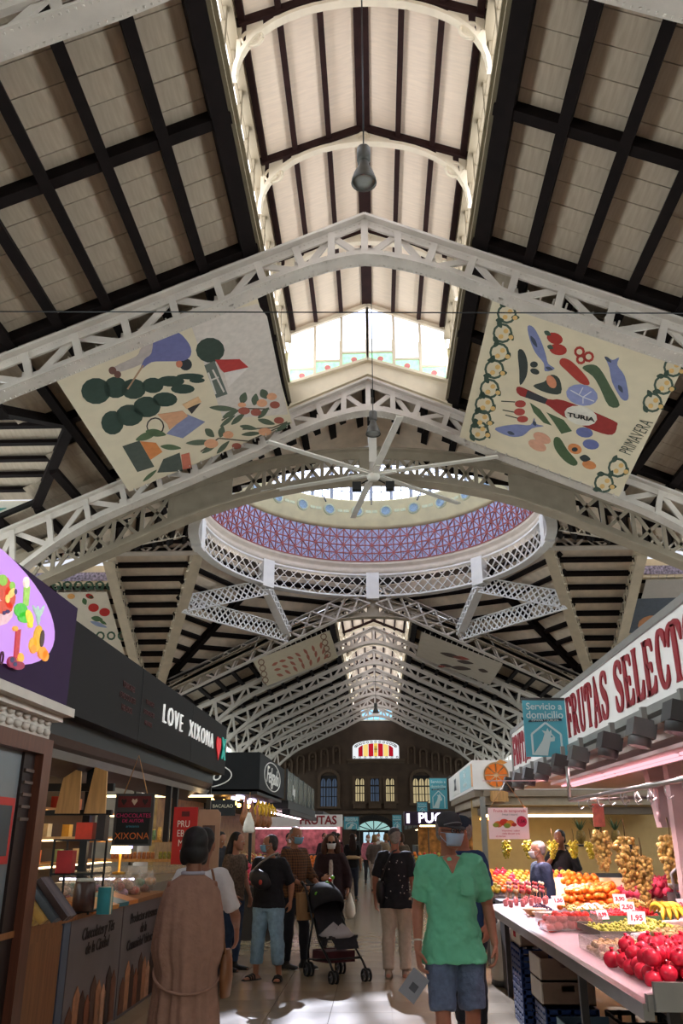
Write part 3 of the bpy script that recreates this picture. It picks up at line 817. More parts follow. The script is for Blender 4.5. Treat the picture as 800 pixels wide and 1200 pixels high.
# transept walls below the crossing roof
for s in (-1, 1):
    sd = 'left' if s < 0 else 'right'
    for (yy, nm) in ((40.1, 'far'), (20.75, 'near')):
        m = MB(); m.box((s * 20.6, yy, 4.1), (19.3, .2, 8.4)); tag(m.build('wall_' + ('back' if nm == 'far' else 'front'), M_plast), f'{nm} plaster wall of the {sd} transept', kind='structure')
    for yy, nm in ((20.6, 'near'), (39.95, 'far')):
        c = MB(); c.lathe([(.42, 0), (.42, .5), (.3, .6), (.28, 5.4), (.42, 5.7), (.5, 6.4), (.3, 6.6), (.3, 8.2)], 16, smooth=True); c.box((0, 0, .2), (1, 1, .4))
        tag(c.build('column_' + sd, M_iron, None, (s * 10.4, yy, 0)), f'pale iron column at the {nm} {sd} corner of the crossing', kind='structure')
# unseen glow panels added in the transept ends to light the crossing roof
for s, sd, nn in ((-1, 'left', 9), (1, 'right', 10)):
    w = tag(empty(f'window_{nn}', (s * 29.9, CY, 3.6)), f'added glow panel at the end of the {sd} transept', kind='structure')
    for i in range(6):
        m = MB(); m.box((0, -5.0 + 2.0 * i, 3.0), (.03, 1.85, 6.0)); m.build('pane', M_side, w)
        m = MB(); m.box((-s * .05, -6.0 + 2.0 * i, 3.0), (.15, .15, 6.2)); m.build('mullion', M_iron, w)
    m = MB(); m.box((-s * .05, 0, 2.0), (.1, 12, .12)); m.box((-s * .05, 0, 4.2), (.1, 12, .12)); m.build('transom', M_iron, w)
# ================================================================== banners, fan, lamps
def fit_print(parent, name, polys, col, P, n, t=.004, soft=True):
    """flat print: polygons given in photo-crop coordinates mapped by P onto the cloth, standing t proud of it"""
    o = None
    for it in polys:
        m = MB()
        for pl in (it if isinstance(it[0][0], (tuple, list)) else [it]):
            if soft and len(pl) > 5 and len(pl) not in (12, 14): pl = smooth_loop(pl)
            m.prism([P(*q) for q in pl], n * t)
        o = m.build(name, mat('print_' + col[1:], col, .9, .08, 8), parent)
    return o
def smooth_loop(p, sub=3):
    n, out = len(p), []
    for i in range(n):
        a, b, c, e = p[i - 1], p[i], p[(i + 1) % n], p[(i + 2) % n]
        for k in range(sub):
            t = k / sub
            out.append(tuple(.5 * (2 * b[q] + (c[q] - a[q]) * t + (2 * a[q] - 5 * b[q] + 4 * c[q] - e[q]) * t * t + (3 * b[q] - a[q] - 3 * c[q] + e[q]) * t ** 3) for q in (0, 1)))
    return out
def ell(cx, cy, rx, ry, rot=0, n=14):
    c, s_ = math.cos(R(rot)), math.sin(R(rot))
    return [(cx + rx * math.cos(2 * PI * k / n) * c - ry * math.sin(2 * PI * k / n) * s_, cy + rx * math.cos(2 * PI * k / n) * s_ + ry * math.sin(2 * PI * k / n) * c) for k in range(n)]
def leaf(cx, cy, L, W, rot):
    pts = [(-L, 0), (-L * .5, W * .8), (0, W), (L * .5, W * .7), (L, 0), (L * .5, -W * .7), (0, -W), (-L * .5, -W * .8)]
    c, s_ = math.cos(R(rot)), math.sin(R(rot))
    return [(cx + a * c - b * s_, cy + a * s_ + b * c) for a, b in pts]
def ring_poly(cx, cy, r, w, n=12):
    out = []
    for k in range(n):
        a, b = 2 * PI * k / n, 2 * PI * (k + 1) / n
        out.append([(cx + r * math.cos(a), cy + r * math.sin(a)), (cx + r * math.cos(b), cy + r * math.sin(b)), (cx + (r - w) * math.cos(b), cy + (r - w) * math.sin(b)), (cx + (r - w) * math.cos(a), cy + (r - w) * math.sin(a))])
    return out
def line_poly(pts, w):
    out = []
    for (x0, y0), (x1, y1) in zip(pts, pts[1:]):
        d = math.hypot(x1 - x0, y1 - y0) or 1; nx, ny = -(y1 - y0) / d * w / 2, (x1 - x0) / d * w / 2
        out.append([(x0 + nx, y0 + ny), (x1 + nx, y1 + ny), (x1 - nx, y1 - ny), (x0 - nx, y0 - ny)])
    return out
def banner(label, corners, crop, sc, col):
    """corners: near-outer, near-inner, far-inner, far-outer in world; returns (root, mapper, normal)"""
    c = [Vector(p) for p in corners]
    n = (c[1] - c[0]).cross(c[3] - c[0]).normalized()
    if n.z > 0: n = -n
    ctr = sum(c, Vector()) / 4
    flat = [p - n * (p - ctr).dot(n) for p in c]
    root = thing('hanging_banner', label, 'banner', (0, 0, 0), group='printed banners under the roof')
    m = MB(); m.prism([p for p in flat], -n * .012); m.build('cloth', mat('banner_cloth_' + col[1:], col, .9, .04, 3), root)
    def P(x, y):
        return hit(crop[0] + x / sc, crop[1] + y / sc, ctr, n)
    tie = MB()
    for e in ((0, 1), (3, 2)):
        a, b = flat[e[0]], flat[e[1]]
        inw = ((flat[3] - flat[0]) if e[0] == 0 else (flat[0] - flat[3])).normalized()
        for k in range(15):
            p = a.lerp(b, (k + .5) / 15); tie.beam(p + n * .01 + inw * .05, p - n * .06 - inw * .22, .03, .02)
    tag(tie.build('tie', M_iron, root), kind='stuff')
    return root, P, n
YN, YF = 13.15, 18.42
bl, P, n = banner('pale banner with bending farmer, dark tree rows and fruit branch', [at_y(62, 441, YN), at_y(301, 346, YN), at_y(340, 491, YF), at_y(152, 578, YF)], (60, 370), 2.857, '#d8cab0')
F = lambda nm, polys, col, t=.004: fit_print(bl, nm, polys, col, P, n, t)
F('field_print', [[(462, 14), (690, -40), (722, 2), (792, 330), (575, 345)]], '#cfc4bb', .002)
F('tree_print', [ell(150, 252, 50, 44), ell(215, 240, 40, 36), ell(275, 245, 42, 34), ell(340, 233, 36, 26), ell(400, 219, 46, 18), ell(465, 203, 46, 10)], '#33443b')
F('tree_print', [ell(205, 358, 38, 40), ell(262, 333, 46, 36), ell(320, 305, 46, 35), ell(380, 280, 42, 24), ell(440, 245, 40, 16), ell(488, 216, 26, 9)], '#33443b')
F('tree_print', [ell(532, 115, 48, 42)], '#3a463d')
F('trousers_print', [[(345, 70), (300, 110), (285, 135), (210, 172), (220, 190), (305, 160), (335, 130)]], '#b5a8a2')
F('coat_print', [[(345, 75), (380, 50), (425, 55), (462, 95), (467, 130), (442, 150), (380, 152), (335, 155), (300, 178), (312, 145), (335, 125)]], '#6b6c98', .006)
F('head_print', [ell(450, 163, 21, 20)], '#33363a'); F('face_print', [ell(428, 161, 11, 12)], '#c4785c', .006)
F('shoe_print', [ell(205, 183, 13, 13), ell(222, 196, 12, 12)], '#6d4a42', .006)
F('hoe_print', line_poly([(308, 165), (255, 245)], 5), '#a88468', .008)
F('roof_print', [[(548, 147), (630, 145), (660, 172), (578, 190), (566, 178)]], '#b03c38', .006)
F('house_print', [[(578, 190), (660, 173), (592, 240)]], '#ddd3cc', .004)
F('trunk_print', [[(512, 166), (546, 150), (590, 262), (552, 275)]], '#636a63'); F('trunk_stripe_print', line_poly([(525, 190), (550, 262)], 6) + line_poly([(540, 180), (578, 255)], 6) + line_poly([(535, 215), (560, 205)], 5), '#d2c9bf', .006)
F('skirt_print', [[(385, 395), (455, 330), (515, 355), (440, 410)]], '#8286a6'); F('torso_print', [[(355, 330), (440, 318), (458, 335), (395, 380), (388, 362)]], '#cf9a76', .006)
F('hat_print', [[(438, 297), (492, 270), (503, 288), (452, 312)]], '#d8ae84', .006); F('hair_print', [[(455, 310), (500, 292), (470, 328)]], '#3a3534', .007)
F('basket_print', [ring_poly(348, 370, 30, 4)], '#3a3534', .006)
F('crate_print', [[(238, 437), (295, 418), (345, 505), (288, 523)], [(355, 525), (375, 480), (430, 458), (440, 520)]], '#4b524b', .005)
F('carrot_print', [[(297, 420), (350, 425), (372, 455), (332, 482)]], '#d0824a', .006); F('greens_print', [leaf(320, 402, 40, 12, -20), leaf(350, 392, 35, 12, 10), leaf(400, 440, 35, 9, 5), leaf(330, 535, 30, 6, -40)], '#56684a', .007)
F('pepper_print', [[(435, 465), (462, 458), (470, 508), (440, 515)]], '#c4705a', .006)
lv = [(575, 310, 46, 9, 4), (600, 328, 30, 9, -25), (625, 345, 30, 9, -40), (590, 352, 32, 7, -38), (643, 275, 20, 13, -70), (682, 280, 20, 12, -80), (712, 262, 18, 14, 60), (710, 325, 26, 9, -45), (498, 424, 48, 9, -3), (530, 392, 20, 12, 40), (570, 388, 20, 11, -75), (530, 445, 30, 7, -30), (575, 440, 30, 8, -45), (660, 374, 30, 8, 10), (670, 395, 34, 7, -5), (720, 355, 30, 9, 15), (775, 372, 30, 8, -30)]
F('leaves_print', [leaf(*q) for q in lv], '#56614f', .005)
F('twig_print', line_poly([(570, 350), (640, 310), (730, 312)], 4) + line_poly([(500, 455), (560, 410), (660, 420), (790, 360)], 4) + line_poly([(640, 380), (740, 375), (790, 355)], 4), '#5c5346', .004)
F('fruit_print', [ell(705, 292, 18, 13), ell(738, 270, 17, 12), ell(715, 388, 22, 13), ell(535, 428, 24, 15), ell(592, 398, 18, 12), ell(638, 298, 14, 8)], '#dca07c', .006)
F('cherry_print', [ell(645, 318, 20, 12), ell(685, 323, 18, 12), ell(748, 298, 17, 12), ell(762, 350, 17, 11), ell(620, 436, 16, 10)], '#a35a4c', .007)

br, P2, n2 = banner('cream banner reading PRIMAVERA with a red bottle among fish and vegetables', [at_y(806, 420, YN), at_y(578, 344, YN), at_y(542, 504, YF), at_y(724, 585, YF)], (540, 340), 3.077, '#d8caae')
F = lambda nm, polys, col, t=.004: fit_print(br, nm, polys, col, P2, n2, t)
vines = [(165, 85), (150, 155), (138, 225), (120, 285), (103, 355), (85, 412), (74, 465), (66, 508), (765, 278), (730, 342), (690, 405), (565, 640), (515, 695)]
F('vine_print', [ring_poly(x, y, 36, 8) for x, y in vines], '#46564a')
F('vine_leaf_print', [leaf(x + 34 * math.cos(a), y + 34 * math.sin(a), 15, 9, 60 * k) for k, (x, y) in enumerate(vines) for a in (.4, 2.4, 4.4)], '#3c4c40', .006)
F('flower_print', [ell(x + dx, y + dy, 9, 8) for (x, y) in vines for dx, dy in ((-6, 12), (12, -8), (30, 14))], '#d8b070', .008)
F('fish_print', [[(240, 130), (262, 135), (287, 180), (305, 230), (314, 265), (338, 283), (303, 292), (298, 262), (268, 225), (248, 178)]], '#7a80a8')
F('fish_print', [[(520, 240), (546, 252), (570, 243), (563, 270), (590, 310), (604, 380), (595, 398), (575, 387), (545, 332), (534, 278)]], '#7a80a8')
F('fish_print', [[(122, 502), (150, 490), (200, 484), (250, 486), (264, 460), (270, 482), (298, 490), (256, 498), (222, 525), (175, 527)]], '#7a80a8')
F('fin_print', [leaf(263, 185, 24, 7, 60), leaf(318, 282, 14, 6, 20), leaf(530, 250, 16, 6, 40), leaf(575, 355, 16, 7, 60), leaf(180, 515, 14, 6, 20), leaf(265, 480, 10, 6, 60)], '#464c5c', .006)
F('strawberry_print', [ell(338, 174, 30, 20, 20), ell(350, 214, 32, 20, 10)], '#a83830'); F('strawberry_leaf_print', [leaf(312, 155, 14, 8, 30), leaf(322, 205, 12, 8, 20)], '#46564a', .006)
F('pepper_print', [[(365, 245), (400, 258), (450, 310), (463, 340), (430, 335), (380, 290), (355, 264)]], '#a83c32'); F('pepper_ring_print', [ring_poly(427, 222, 20, 9, 9), ring_poly(460, 240, 20, 9, 9), ring_poly(432, 250, 18, 9, 9)], '#a83c32')
F('asparagus_print', [[(437, 280), (468, 268), (500, 282), (540, 350), (572, 415), (533, 417), (500, 350), (475, 310)]], '#4c5c44')
F('pod_print', [[(205, 220), (225, 218), (240, 260), (236, 310), (213, 342), (210, 290)], ell(263, 268, 14, 11), ell(266, 293, 17, 10, 20)], '#3a3f3d')
F('mussel_print', [[(260, 345), (300, 330), (325, 305), (355, 320), (360, 372), (310, 370)]], '#3d443e'); F('mussel_flesh_print', [ell(326, 330, 16, 25, -30)], '#cf8664', .006)
F('cabbage_print', [ell(436, 378, 58, 38, 12)], '#8b90ba'); F('cabbage_vein_print', line_poly([(395, 360), (440, 385), (480, 400)], 3) + line_poly([(440, 385), (470, 365)], 3) + line_poly([(425, 378), (440, 350)], 3) + line_poly([(440, 385), (440, 408)], 3), '#d5d2d4', .007)
F('bottle_print', [[(200, 352), (225, 352), (315, 393), (372, 398), (545, 468), (562, 490), (545, 521), (482, 507), (368, 455), (300, 407), (213, 380)]], '#93302c'); F('bottle_foil_print', [[(240, 360), (312, 392), (303, 410), (232, 386)]], '#3a3a3e', .006)
F('label_print', [ell(432, 452, 60, 34, 14)], '#dcd5c8', .007)
def tmat(P, n, a, b):
    u = (P(*b) - P(*a)).normalized(); c = (P(*a) + P(*b)) / 2 + n * .014
    return plane_M(c, u, n.cross(u))
text('printed_lettering', 'TURIA', .2, tmat(P2, n2, (408, 452), (458, 462)), mat('ink_black', '#1e1c1c', .8, 0), br, .002, bold=.006)
text('printed_lettering', 'PRIMAVERA', .4, tmat(P2, n2, (583, 600), (684, 455)), mat('ink_green', '#38423a', .8, 0), br, .002, sx=.66, bold=-.006)
F('cherry_print', [ell(214, 410, 20, 13), ell(211, 439, 20, 13), ell(222, 465, 20, 12)], '#a8463e'); F('cherry_stem_print', line_poly([(145, 400), (195, 403)], 3) + line_poly([(150, 432), (192, 440)], 3) + line_poly([(160, 450), (205, 462)], 3), '#3a3a34', .005)
F('pea_print', [[(248, 405), (285, 430), (327, 488), (298, 478), (262, 440)], [(308, 440), (370, 468), (400, 508), (362, 518), (332, 472)]], '#4c5e42')
F('shell_print', [ell(292, 533, 34, 18, 25), ell(275, 560, 35, 18, 25)], '#d09a80'); F('cucumber_print', [[(335, 535), (356, 533), (385, 578), (420, 620), (405, 633), (370, 612), (338, 570)]], '#4a5c3e')
F('plum_print', [ell(445, 513, 31, 18, 10), ell(468, 556, 30, 18, 10)], '#666c9a'); F('papaya_print', [ell(410, 572, 26, 18, 20), ell(462, 630, 26, 15, 15)], '#cf8450'); F('seed_print', [ell(410, 574, 11, 8), leaf(447, 606, 20, 12, 10)], '#33393a', .007)

# banners of the far nave and the transepts
b3, P3, n3 = banner('far cream banner patterned with small red fruit, left below the dome', [at_y(296, 775, 40.9), at_y(386, 739, 40.9), at_y(396, 770, 45.3), at_y(313, 804, 45.3)], (0, 0), 1, '#cdbfa6')
F = lambda nm, polys, col, t=.006: fit_print(b3, nm, polys, col, P3, n3, t)
F('fruit_print', [leaf(322 + 9 * i + 3 * j, 784 - 3.6 * i + 6.5 * j - 6, 4, 1.6, 20 * (i + j) - 30) for i in range(7) for j in range(3)], '#b06a58')
F('vine_print', [ring_poly(379 + j * 1.6, 746 + j * 7, 4, 1.2, 8) for j in range(4)] + [ring_poly(306 + j * 1.6, 776 + j * 7, 4, 1.2, 8) for j in range(4)], '#8a6a58')
b4, P4, n4 = banner('far grey banner with a few brown tools, right below the dome', [at_y(589, 778, 40.9), at_y(494, 741, 40.9), at_y(487, 768, 45.3), at_y(574, 803, 45.3)], (0, 0), 1, '#b5a898')
F = lambda nm, polys, col, t=.006: fit_print(b4, nm, polys, col, P4, n4, t)
F('tool_print', [leaf(528, 768, 13, 2.2, 14), leaf(545, 776, 10, 2, 10), leaf(523, 780, 8, 1.6, 12), leaf(540, 783, 12, 2.4, 6), leaf(566, 786, 6, 2, 15)], '#4a3a34'); F('handle_print', [leaf(540, 771, 10, 2, 10), leaf(517, 781, 5, 1.4, 0)], '#9a4a3c')
ct = [Vector((x, y, 13.05 - (13.05 - 8.35) * (y - CY) / 7.75 - .25)) for x, y in ((-16.5, 34.6), (-11.5, 34.6), (-11.5, 38.1), (-16.5, 38.1))]
b5, P5, n5 = banner('white banner with red tomatoes and green garlands in the left transept', ct, (0, 640), 2.857, '#d6cdbd')
F = lambda nm, polys, col, t=.006: fit_print(b5, nm, polys, col, P5, n5, t)
F('garland_print', [ring_poly(190 + 36 * k, 132, 16, 6, 9) for k in range(6)] + [ring_poly(300 + 36 * k, 300, 15, 6, 9) for k in range(4)] + [leaf(180 + 18 * k, 130 + 8 * (k % 2), 10, 4, 30 * k) for k in range(11)], '#3f5a48')
F('tomato_print', [ell(313, 206, 18, 14), ell(350, 221, 18, 14), ell(300, 168, 14, 8, 20)], '#b8302c'); F('leaf_print', [leaf(283, 185, 12, 8, 70), leaf(325, 243, 20, 9, 10), leaf(305, 170, 10, 5, 20), leaf(345, 255, 14, 5, 30)], '#4c6a48'); F('papaya_print', [ell(238, 168, 13, 9)], '#d8a060'); F('blue_print', [leaf(330, 262, 30, 7, 20)], '#8c98b8')
ct = [Vector((x, y, 13.05 - (13.05 - 8.35) * (y - CY) / 7.75 - .25)) for x, y in ((16.5, 34.3), (11.5, 34.3), (11.5, 38.3), (16.5, 38.3))]
b6, P6, n6 = banner('grey-blue banner with an orange figure in the right transept', ct, (0, 0), 1, '#b3aca6')
F = lambda nm, polys, col, t=.006: fit_print(b6, nm, polys, col, P6, n6, t)
F('shape_print', [[(735, 702), (800, 700), (830, 740), (726, 742)]], '#59606b'); F('head_print', [ell(765, 733, 18, 12)], '#c08a66', .009); F('stripe_print', [[(728, 748), (820, 748), (820, 753), (727, 753)]], '#b06a66')

# ---- big ceiling fan
FAN = Vector((0.1, 19.4, 10.15))
fan = thing('ceiling_fan', 'huge white six-bladed ceiling fan hanging before the dome', 'fan', FAN)
M_fan = mat('pale_aluminium', '#d0cac0', .4, .05, 4, metal=.1)
m = MB(); m.lathe([(.0, -.16), (.12, -.16), (.17, -.08), (.17, .08), (.1, .14), (.1, .32), (0, .32)], 16); m.build('hub', M_fan, fan)
m = MB(); m.box((0, 0, .75), (.2, .14, .85)); m.build('mount', M_fan, fan)
m = MB(); m.tube([(0, 0, 1.1), (0, 0, 2.2)], .04, 8); m.build('pole', M_fan, fan)
for k, a in enumerate((-79, -17, 42, 101, 160, -141)):   # bearing of each blade as read from the photo
    m = MB(); d = Vector((math.cos(R(a)), math.sin(R(a)), 0)); sd_ = Vector((-d.y, d.x, 0))
    m.prism([d * .12 - sd_ * .09, d * 3.15 - sd_ * .075, d * 3.15 + sd_ * .075, d * .12 + sd_ * .09], (0, 0, .035))
    m.beam(d * .1, d * .6, .1, .06)
    m.build('blade', M_fan, fan)
for s in (-1, 1):
    m = MB(); m.box((s * .42, .1, -.28), (.22, .2, .2)); m.tube([(s * .3, .1, -.2), (0, .05, -.05)], .02, 6); m.build('motor_box', mat('black_metal', '#1a1a1c', .5, 0), fan)

# ---- bell lamps on long cables
M_lamp = mat('grey_lamp_metal', '#55534f', .45, .15, 8, metal=.5)
def bell_lamp(px, py, Yd, ztop, lbl, sc=1.0):
    p = at_y(px, py, Yd)
    t = thing('bell_lamp', lbl, 'lamp', p, group='bell lamps on cables')
    m = MB(); m.lathe([(.0, .22), (.1, .22), (.11, .2), (.11, -.0), (.08, -.03), (0, -.03)], 16); m.build('gear_housing', M_lamp, t)
    m = MB(); m.lathe([(.07, -.02), (.1, -.12), (.16, -.24), (.2, -.36), (.205, -.4), (.19, -.4), (.15, -.25), (.06, -.05)], 20); m.build('shade', M_lamp, t)
    m = MB(); m.lathe([(0, -.37), (.18, -.38), (.18, -.36), (0, -.35)], 16); m.build('lens', mat('grey_lens', '#8a8a86', .3, .1), t)
    m = MB(); m.tube([(0, 0, .2), (0, 0, ztop - p.z)], .012, 6); m.build('cable', mat('black_metal', '#1a1a1c', .5, 0), t)
    for o in (t,): o.scale = (sc, sc, 1)
    return t
bell_lamp(426, 188, 9.1, 14.7, 'dark grey bell lamp hanging on its cable high in the near lantern', .86)
bell_lamp(437, 492, 18.3, 14.6, 'dark grey bell lamp hanging just above the ceiling fan', .9)
bell_lamp(440, 828, 55, 12.4, 'small bell lamp hanging in the far nave beyond the dome', 1)
m = MB(); m.tube([at_y(0, 365, 11.8), at_y(400, 366, 12.0), at_y(800, 367, 12.2)], .012, 5)
tag(m.build('steel_cable', mat('black_metal', '#1a1a1c', .5, 0)), 'thin dark steel cable stretched across the nave in front of the first large truss', 'cable')
# ================================================================== stalls along the left of the aisle
M_black = mat('black_sign_board', '#151212', .6, .05, 3, spec=.15)
M_blackm = mat('black_metal', '#1a1a1c', .5, 0)
M_wood = mat('honey_wood', '#8a5a34', .5, .25, 4, stretch=(8, 8, .7))
M_wood2 = mat('light_wood', '#b98a55', .5, .2, 4, stretch=(8, 8, .7))
M_brown = mat('red_brown_wood', '#5a3122', .4, .25, 4, stretch=(9, 9, .6))
M_white = mat('white_paint', '#dedad2', .5, .04)
M_grey = mat('grey_metal', '#8a8783', .4, .06, metal=.3)
M_dgrey = mat('dark_grey_metal', '#3d3b3b', .5, .08)
M_steel = mat('brushed_steel', '#a9a8a6', .3, .08, metal=.8)
M_glass = glass_mat('display_glass')
M_red = mat('red_paint', '#b3201f', .45, .06)
UX, UY, UZ = Vector((1, 0, 0)), Vector((0, 1, 0)), Vector((0, 0, 1))
def side_M(x, y, z, s):      # lettering frame on a face looking across the aisle; s=-1 left stalls (faces +x), s=1 right stalls
    return plane_M((x, y, z), (0, -s, 0), (0, 0, 1))
def front_M(x, y, z): return plane_M((x, y, z), (1, 0, 0), (0, 0, 1))

# ---- juice kiosk (nearest, purple sign)
k = thing('juice_kiosk', 'brown-framed juice kiosk under a purple sign with fruit pictures', 'kiosk', (-3.3, 4.6, 0))
def L(x, y, z): return Vector((x + 3.3, y - 4.6, z))
m = MB(); m.prism([L(-2.2, 3.0, 2.52), L(-2.2, 6.2, 2.52), L(-2.2, 6.2, 3.26), L(-2.2, 3.0, 3.26)], (-.9, 0, 0)); sg = m.build('sign_box', mat('purple_sign', '#2c1638', .6, .05, spec=.15), k)
el = MB(); ctr = L(-2.19, 4.62, 2.92); pts = [ctr + Vector((0, 1.14 * math.cos(2 * PI * i / 40), .335 * math.sin(2 * PI * i / 40))) for i in range(40)]
el.prism(pts, (.012, 0, 0)); el.build('light_panel', mat('lilac_lightbox', '#b583cf', .5, 0, emit=.55), sg)
def kprint(nm, polys, col, e=.45, t=.02):
    m = MB()
    for pl in polys: m.prism([hit(px, py, (-2.178, 0, 0), (1, 0, 0)) - Vector((-3.3, 4.6, 0)) for px, py in pl], (t - .012, 0, 0))
    m.build(nm, mat('glow_' + col[1:], col, .5, .2, 30, emit=e), sg)
def sc(x, y): return (x / 6, 640 + y / 6)
def E6(cx, cy, rx, ry, rot=0): return [sc(*q) for q in ell(cx, cy, rx, ry, rot, 12)]
kprint('bowl_print', [E6(-10, 440, 100, 120)], '#d8b0b8'); kprint('salad_print', [E6(20, 300, 50, 90), E6(60, 360, 40, 80), E6(20, 430, 60, 50)], '#c8503c', t=.022); kprint('kiwi_print', [E6(10, 240, 30, 40), E6(75, 280, 20, 30)], '#8cb84c', t=.024); kprint('melon_print', [E6(70, 330, 20, 40, 30), E6(40, 370, 16, 30)], '#e0c070', t=.026); kprint('berry_print', [E6(95, 320, 10, 20), E6(40, 460, 14, 12), E6(15, 470, 10, 14)], '#40305c', t=.027)
kprint('green_drink_print', [[sc(165, 290), sc(205, 285), sc(192, 420), sc(160, 420)]], '#9cc45c'); kprint('straw_print', [E6(178, 255, 18, 40)], '#e6d8c8', t=.024); kprint('lime_print', [E6(140, 450, 45, 50), E6(170, 500, 50, 40)], '#54b848', t=.022); kprint('lemon_print', [E6(195, 500, 24, 55, -15), E6(205, 555, 14, 20)], '#e8d048', t=.026)
kprint('red_drink_print', [[sc(108, 590), sc(140, 585), sc(122, 790), sc(92, 790)]], '#b83c44'); kprint('slice_print', [E6(100, 580, 16, 18), E6(135, 785, 22, 35)], '#e8a848', t=.024); kprint('berries_print', [E6(75, 815, 30, 40), E6(120, 840, 40, 30)], '#8c3048', t=.026); kprint('grape_print', [E6(70, 800, 14, 20), E6(90, 830, 14, 16)], '#343858', t=.028)
kprint('pineapple_print', [E6(262, 650, 32, 95, 5), E6(225, 690, 25, 50, 10)], '#d8a83c'); kprint('pineapple_crown_print', [leaf(262, 480, 60, 12, 85), leaf(275, 460, 50, 9, 60), leaf(255, 450, 50, 9, 110), leaf(280, 510, 40, 8, 40), leaf(248, 510, 40, 8, 140)] and [[sc(*q) for q in leaf(262, 490, 70, 12, 88)], [sc(*q) for q in leaf(280, 470, 60, 9, 115)], [sc(*q) for q in leaf(250, 470, 60, 9, 65)]], '#a8c0b0', t=.022); kprint('papaya_print', [E6(285, 650, 14, 60, 5)], '#483430', t=.026); kprint('orange_slice_print', [E6(290, 750, 30, 45), E6(310, 770, 22, 40), E6(225, 725, 20, 30)], '#e8943c', t=.024)
text('lettering', '0', .12, plane_M(L(-2.17, 4.95, 2.62), (0, 1, 0), UZ), mat('sign_brown', '#5a2a3a', .6, 0), sg)
m = MB(); m.prism([L(-2.15, 3, 2.5), L(-2.15, 6.25, 2.5), L(-2.15, 6.25, 2.44), L(-2.15, 3, 2.44)], (-.9, 0, 0)); m.prism([L(-2.3, 3, 2.44), L(-2.3, 6.2, 2.44), L(-2.3, 6.2, 2.28), L(-2.3, 3, 2.28)], (-.7, 0, 0)); m.prism([L(-2.22, 3, 2.44), L(-2.22, 6.22, 2.44), L(-2.22, 6.22, 2.4), L(-2.22, 3, 2.4)], (-.8, 0, 0)); cor = m.build('cornice', mat('plaster_moulding', '#b8aca2', .7, .08), k)
b0 = None
for i in range(18):
    for j in range(2):
        p = L(-2.29, 3.9 + i * .13, 2.32 + .07 * j)
        if b0 is None: m = MB(); m.ball((0, 0, 0), (.025, .05, .028), 8, 5); b0 = m.build('egg_moulding', MATS['plaster_moulding'], cor, p)
        else: dup(b0, cor, p)
M_lou = mat('dark_louver', '#241512', .5, .2)
m = MB(); m.prism([L(-2.3, 6.14, 0), L(-2.3, 6.3, 0), L(-2.3, 6.3, 2.28), L(-2.3, 6.14, 2.28)], (-.16, 0, 0)); m.build('frame_post', M_brown, k)
m = MB(); m.prism([L(-2.3, 3, 2.17), L(-2.3, 6.14, 2.17), L(-2.3, 6.14, 2.28), L(-2.3, 3, 2.28)], (-.16, 0, 0)); m.build('frame_rail', M_brown, k)
m = MB(); m.prism([L(-2.36, 5.95, 0), L(-2.36, 6.14, 0), L(-2.36, 6.14, 2.17), L(-2.36, 5.95, 2.17)], (-.04, 0, 0)); m.build('side_panel', M_lou, k)
for i in range(5):
    m = MB(); m.prism([L(-2.355, 5.97, 1.72 + .08 * i), L(-2.355, 6.12, 1.72 + .08 * i), L(-2.355, 6.12, 1.74 + .08 * i), L(-2.355, 5.97, 1.74 + .08 * i)], (.01, 0, 0)); m.build('vent_slat', mat('brown_slat', '#5c4a42', .5, .1), k)
m = MB(); m.prism([L(-2.38, 3, .9), L(-2.38, 5.95, .9), L(-2.38, 5.95, 2.17), L(-2.38, 3, 2.17)], (-.02, 0, 0)); m.build('back_panel', mat('pale_grey_panel', '#6c7074', .3, .05), k)
m = MB(); m.prism([L(-2.38, 3, 0), L(-2.38, 5.95, 0), L(-2.38, 5.95, .92), L(-2.38, 3, .92)], (-.05, 0, 0)); m.build('base_panel', M_lou, k)
m = MB(); m.prism([L(-2.37, 5.3, 1.45), L(-2.37, 5.87, 1.45), L(-2.37, 5.87, 1.86), L(-2.37, 5.3, 1.86)], (.02, 0, 0)); m.build('red_frame', M_red, k)
m = MB(); m.prism([L(-2.348, 5.34, 1.5), L(-2.348, 5.82, 1.5), L(-2.348, 5.82, 1.81), L(-2.348, 5.34, 1.81)], (.004, 0, 0)); m.build('red_frame_inner', mat('dark_poster', '#3c4044', .5, .1), k)

# ---- sweet shop (black LOVE XIXONA sign)
k = thing('sweet_stall', 'sweet stall with long black sign reading LOVE XIXONA', 'stall', (-3.4, 10.5, 0))
def L(x, y, z): return Vector((x + 3.4, y - 10.5, z))
def slab(mb, x, y0, y1, z0, z1, t): return mb.prism([L(x, y0, z0), L(x, y1, z0), L(x, y1, z1), L(x, y0, z1)], (t, 0, 0))
m = MB(); slab(m, -2.4, 6.5, 14.2, 2.55, 3.3, -.9); sg = m.build('sign_box', M_black, k)
m = MB()
for y in (8.9, 11.5): slab(m, -2.397, y - .004, y + .004, 2.55, 3.3, .004)
m.build('panel_seam', M_blackm, sg)
text('lettering', 'LOVE  XIXONA', .32, plane_M(L(-2.39, 11.42, 2.95), (0, 1, 0), UZ), mat('white_lettering', '#e8e6e2', .5, 0, emit=.35), sg, .01, sx=1.12, bold=-.006, space=1.36)
def heart(mb, y, z, s):
    pts = []
    for i in range(24):
        t = 2 * PI * i / 24
        pts.append(L(-2.39, y + s * .0625 * 16 * math.sin(t) ** 3 / 1.0, z + s * .0625 * (13 * math.cos(t) - 5 * math.cos(2 * t) - 2 * math.cos(3 * t) - math.cos(4 * t))))
    return mb.prism(pts, (.012, 0, 0))
m = MB(); heart(m, 13.45, 2.93, .19); m.build('heart_emblem', mat('red_lettering', '#c8242c', .5, 0, emit=.3), sg)
m = MB()
